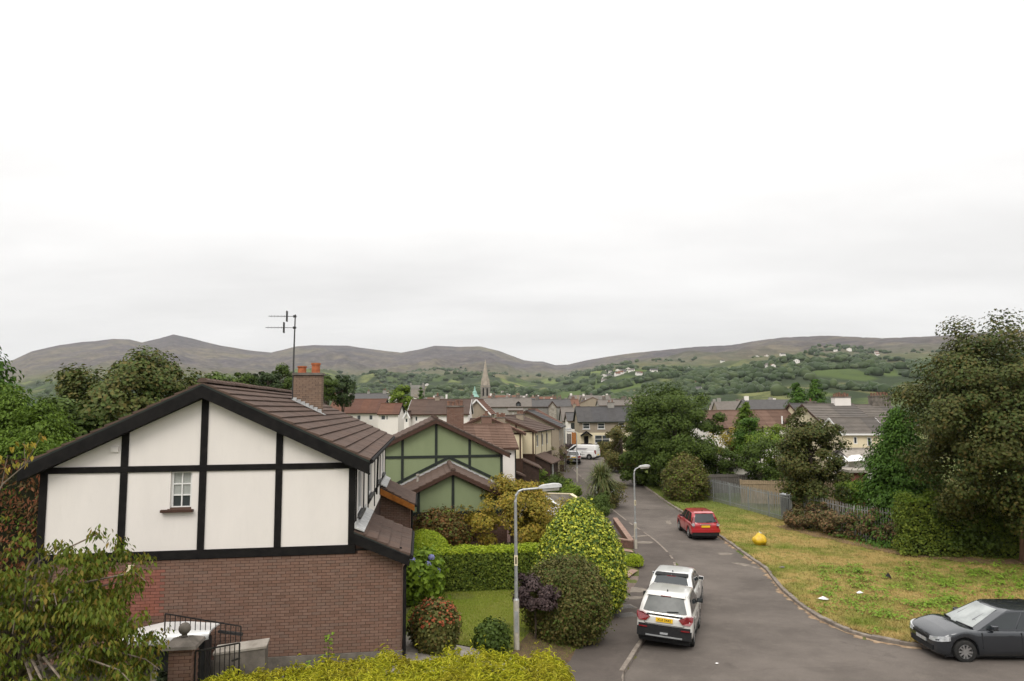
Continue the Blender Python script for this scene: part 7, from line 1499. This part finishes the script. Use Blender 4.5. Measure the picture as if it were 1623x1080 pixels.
MB().hexa([(-1.5, -1.2, at(1340, 734, 52.5)[2]+.5), (.9, -1.2, at(1340, 730, 52.5)[2]+.5), (.9, .4, at(1340, 722, 53.7)[2]+.5), (-1.5, .4, at(1340, 726, 53.7)[2]+.5), (-1.5, -1.2, at(1340, 733, 52.5)[2]+.5), (.9, -1.2, at(1340, 729, 52.5)[2]+.5), (.9, .4, at(1340, 721, 53.7)[2]+.5), (-1.5, .4, at(1340, 725, 53.7)[2]+.5)]).build('canopy_sheet', MAT['pvc'], t)
o = O3(1342, 50.5, -.6); t = thing('brick_outhouse', 'low red brick outhouse with a concrete slab roof in the back garden', 'outhouse', o); wz = at(1350, 749, 50.5)[2]+.6; ww = at(1372, 700, 50.5)[0]-o[0]
mb = MB(); wall(mb, (0, 0, 0), (1, 0, 0), ww, -.2, [(0, wz), (ww, wz)], [(ww*.74, ww*.97, .4, wz-.15)], (0, -1, 0)); wall(mb, (0, 0, 0), (0, 1, 0), 2.2, -.2, [(0, wz), (2.2, wz)], [], (-1, 0, 0)); wall(mb, (ww, 0, 0), (0, 1, 0), 2.2, -.2, [(0, wz), (2.2, wz)], [], (1, 0, 0)); bw_ = mb.build('wall', MAT['mortar'], t); bricks(bw_, (0, 0, 0), (1, 0, 0), (0, -1, 0), 0, ww, 0, wz-.05, (MAT['brickr'], MAT['brickr']), keep=lambda u, z: not (ww*.72 < u < ww*.99 and z > .35)); MB().box(-.2, ww+.25, -.3, 2.4, wz, wz+.18).build('slab_roof', MAT['concl'], t); window(t, (0, 0, 0), (1, 0, 0), (0, -1, 0), (ww*.74, ww*.97, .4, wz-.15), 'woodd', 1, 1, .05, .08, None, 'glass', each=False)
# church with spire, second tower, copper cupola
def church(px, Yd, pyt, pyb, pys, wpx, label):
    q = at(px, 648, Yd); t = thing('church_spire', label, 'church', (q[0], Yd, 0)); w_ = wpx/2*Yd/1085; zb_ = at(px, pys, Yd)[2]; zt = at(px, pyt, Yd)[2]
    MB().box(-w_, w_, -w_, w_, -2, zb_).build('tower', MAT['stone'], t)
    n = 8; vs = [(w_*1.0*math.cos(2*math.pi*(k+.5)/n), w_*1.0*math.sin(2*math.pi*(k+.5)/n), zb_) for k in range(n)]+[(0, 0, zt)]; MB().add(vs, [(k, (k+1) % n, n) for k in range(n)]).build('spire', MAT['stonel'], t)
    for sx in (1, -1):
        for sy in (1, -1): MB().add([(sx*w_*.8-.45, sy*w_*.8-.45, zb_-.5), (sx*w_*.8+.45, sy*w_*.8-.45, zb_-.5), (sx*w_*.8+.45, sy*w_*.8+.45, zb_-.5), (sx*w_*.8-.45, sy*w_*.8+.45, zb_-.5), (sx*w_*.8, sy*w_*.8, zb_+(zt-zb_)*.30)], [(0, 1, 4), (1, 2, 4), (2, 3, 4), (3, 0, 4)]).build('pinnacle', MAT['stonel'], t)
        MB().prism([(sx*w_*.42-.45, zb_-6.5), (sx*w_*.42+.45, zb_-6.5), (sx*w_*.42+.45, zb_-2.2), (sx*w_*.42, zb_-1.4), (sx*w_*.42-.45, zb_-2.2)], 1, -w_-.05, -w_-.003).build('belfry_opening', MAT['black'], t)
    MB().box(-w_-.25, w_+.25, -w_-.25, w_+.25, zb_-.9, zb_-.55).build('string_course', MAT['stonel'], t); MB().box(-w_-.15, w_+.15, -w_-.15, w_+.15, zb_-7.6, zb_-7.2).build('string_course', MAT['stonel'], t)
    MB().prism([(-w_*1.6, 0), (w_*1.6, 0), (w_*1.6, 9), (0, 15), (-w_*1.6, 9)], 1, w_, w_+26).build('nave', MAT['stone'], t)
MAT['stone'] = pm('grey_church_stone', (.27, .245, .215), (.19, .172, .15), .6, .9, bump=.3); MAT['stonel'] = pm('pale_church_stone', (.36, .31, .25), (.27, .235, .19), .6, .9)
church(769.5, 420, 569, 640, 611, 14.5, 'tall stone church spire with pinnacles above the town roofs')
q = at(662, 648, 380); t = thing('church_tower', 'square pale church tower with battlements among the trees', 'church', (q[0], 380, 0)); zt = at(662, 611, 380)[2]; w_ = 3.4; MB().box(-w_, w_, -w_, w_, -2, zt-2).build('tower', MAT['concl'], t); MB().box(-w_-.2, w_+.2, -w_-.2, w_+.2, zt-2, zt).build('parapet', MAT['greyr'], t)
for sx in (1, -1): MB().box(sx*w_-.4, sx*w_+.4, -w_-.3, -w_+.5, zt, zt+1.2).build('pinnacle', MAT['greyr'], t)
q = at(752.5, 648, 300); t = thing('copper_cupola', 'small green copper cupola left of the church spire', 'cupola', (q[0], 300, 0)); zt = at(752, 620, 300)[2]; MB().box(-1.3, 1.3, -1.3, 1.3, 0, zt-2.6).build('turret', MAT['stonel'], t); MAT['copper'] = pm('green_copper', (.26, .42, .36), (.20, .34, .29), 2, .7); MB().lathe([(2.0, 0), (1.7, .4), (1.1, 1.2), (.9, 2.2), (.5, 2.6), (.05, 4.8)], 12, (0, 0, zt-2.6)).build('dome', MAT['copper'], t)
# ================================================================ far woods and scattered white houses on the lower slopes
rg2 = np.random.default_rng(5)
def hill_at(px, r): d = ray(px, 648); th = math.atan2(d[0], d[1]); return th, r*math.sin(th), r*math.cos(th), float(hillz(np.array([th]), np.array([r]))[0])
ico = bmesh.new(); bmesh.ops.create_icosphere(ico, subdivisions=2, radius=1); IV = np.array([v.co for v in ico.verts]); IF = np.array([[v.index for v in f.verts] for f in ico.faces]); ico.free()
th = rg2.uniform(-.78, .78, 40000); r_ = R0+(rg2.random(40000)**1.25)*2500; zz = hillz(th, r_); x = r_*np.sin(th); y = r_*np.cos(th)
dn = fbm(x/260+11, y/260+40, 77, 4)+.5*fbm(x/70, y/70, 5, 3); lim = np.interp(zz, [0, 40, 120, 190, 240], [.02, .06, .14, .42, 1.0]); ok = (dn > lim-.05-.14*(th > .1)*(zz < 110)) & (zz > -5) & ~((th > .118) & (th < .19) & (r_ > 1080) & (r_ < 1800) & (rg2.random(len(th)) < .85)); th, r_, zz, x, y = [q[ok][:11000] for q in (th, r_, zz, x, y)]
n = len(x); sz = rg2.uniform(3.2, 7.0, n)*np.interp(r_, [480, 2800], [.85, 1.15]); jit = 1+rg2.normal(size=(n, len(IV)))*.14; V = IV[None]*jit[:, :, None]*sz[:, None, None]*np.stack([rg2.uniform(.8, 1.5, n), rg2.uniform(.8, 1.2, n), rg2.uniform(.7, 1.25, n)], 1)[:, None, :]+np.stack([x, y, zz+sz*.5], 1)[:, None, :]
F = (IF[None]+(np.arange(n)*len(IV))[:, None, None]).reshape(-1, 3); mobj('woodland', fast_mesh('woodland', V.reshape(-1, 3), F), LM['far'], None, label='woods and hedgerow trees covering the lower slopes across the valley', cat='woodland', kind='stuff')
# hedges and trees on the flat behind the roofs
th = rg2.uniform(-.7, .7, 1500); r_ = rg2.uniform(330, 560, 1500); x = r_*np.sin(th); y = r_*np.cos(th); sz = rg2.uniform(2.5, 4.6, 1500); n = 1500; jit = 1+rg2.normal(size=(n, len(IV)))*.14; V = IV[None]*jit[:, :, None]*sz[:, None, None]+np.stack([x, y, sz*.7], 1)[:, None, :]; F = (IF[None]+(np.arange(n)*len(IV))[:, None, None]).reshape(-1, 3); mobj('woodland', fast_mesh('valley_trees', V.reshape(-1, 3), F), LM['far'], None, label='belt of trees on the valley floor behind the town roofs', cat='woodland', kind='stuff')
spots = [(rg2.uniform(948, 1012), rg2.uniform(1180, 1750)) for _ in range(52)]+[(rg2.uniform(840, 950), rg2.uniform(520, 700)) for _ in range(16)]+[(rg2.uniform(1140, 1440), rg2.uniform(1100, 2300)) for _ in range(26)]+[(rg2.uniform(1020, 1140), rg2.uniform(900, 1800)) for _ in range(10)]+[(rg2.uniform(560, 800), rg2.uniform(900, 1700)) for _ in range(8)]
rg = random.Random(4)
for px, r_ in spots:
    th_, x, y, z = hill_at(px, r_); grp = 'estate houses' if px < 1012 and px > 830 else 'scattered hillside houses'
    rm_ = rg.choice(['rsl', 'rsl2', 'rtile2'])
    simple_house('hillside_house', 'tiny white house with %s roof %s' % (RN_[rm_], 'in the estate on the slope beyond the town' if grp == 'estate houses' else 'alone among woods on the green hillside'), x, y, z-.5, rg.uniform(8, 13), 7, 5.2, 2.4, 'white', rm_, -th_+rg.uniform(-.5, .5), grp, 0, -3, rg.random() < .7)
# ================================================================ air
hm_, t_ = newmat('haze_air'); pv = N(t_, 'ShaderNodeVolumePrincipled'); pv.inputs['Color'].default_value = (.90, .94, 1.0, 1); pv.inputs['Density'].default_value = 4.5e-5; pv.inputs['Anisotropy'].default_value = 0.2
ou = N(t_, 'ShaderNodeOutputMaterial'); t_.links.new(pv.outputs[0], ou.inputs['Volume'])
hz_ = MB().box(-6500, 6500, -400, 7500, -14, 640).build('haze', hm_); tag(hz_, kind='stuff')
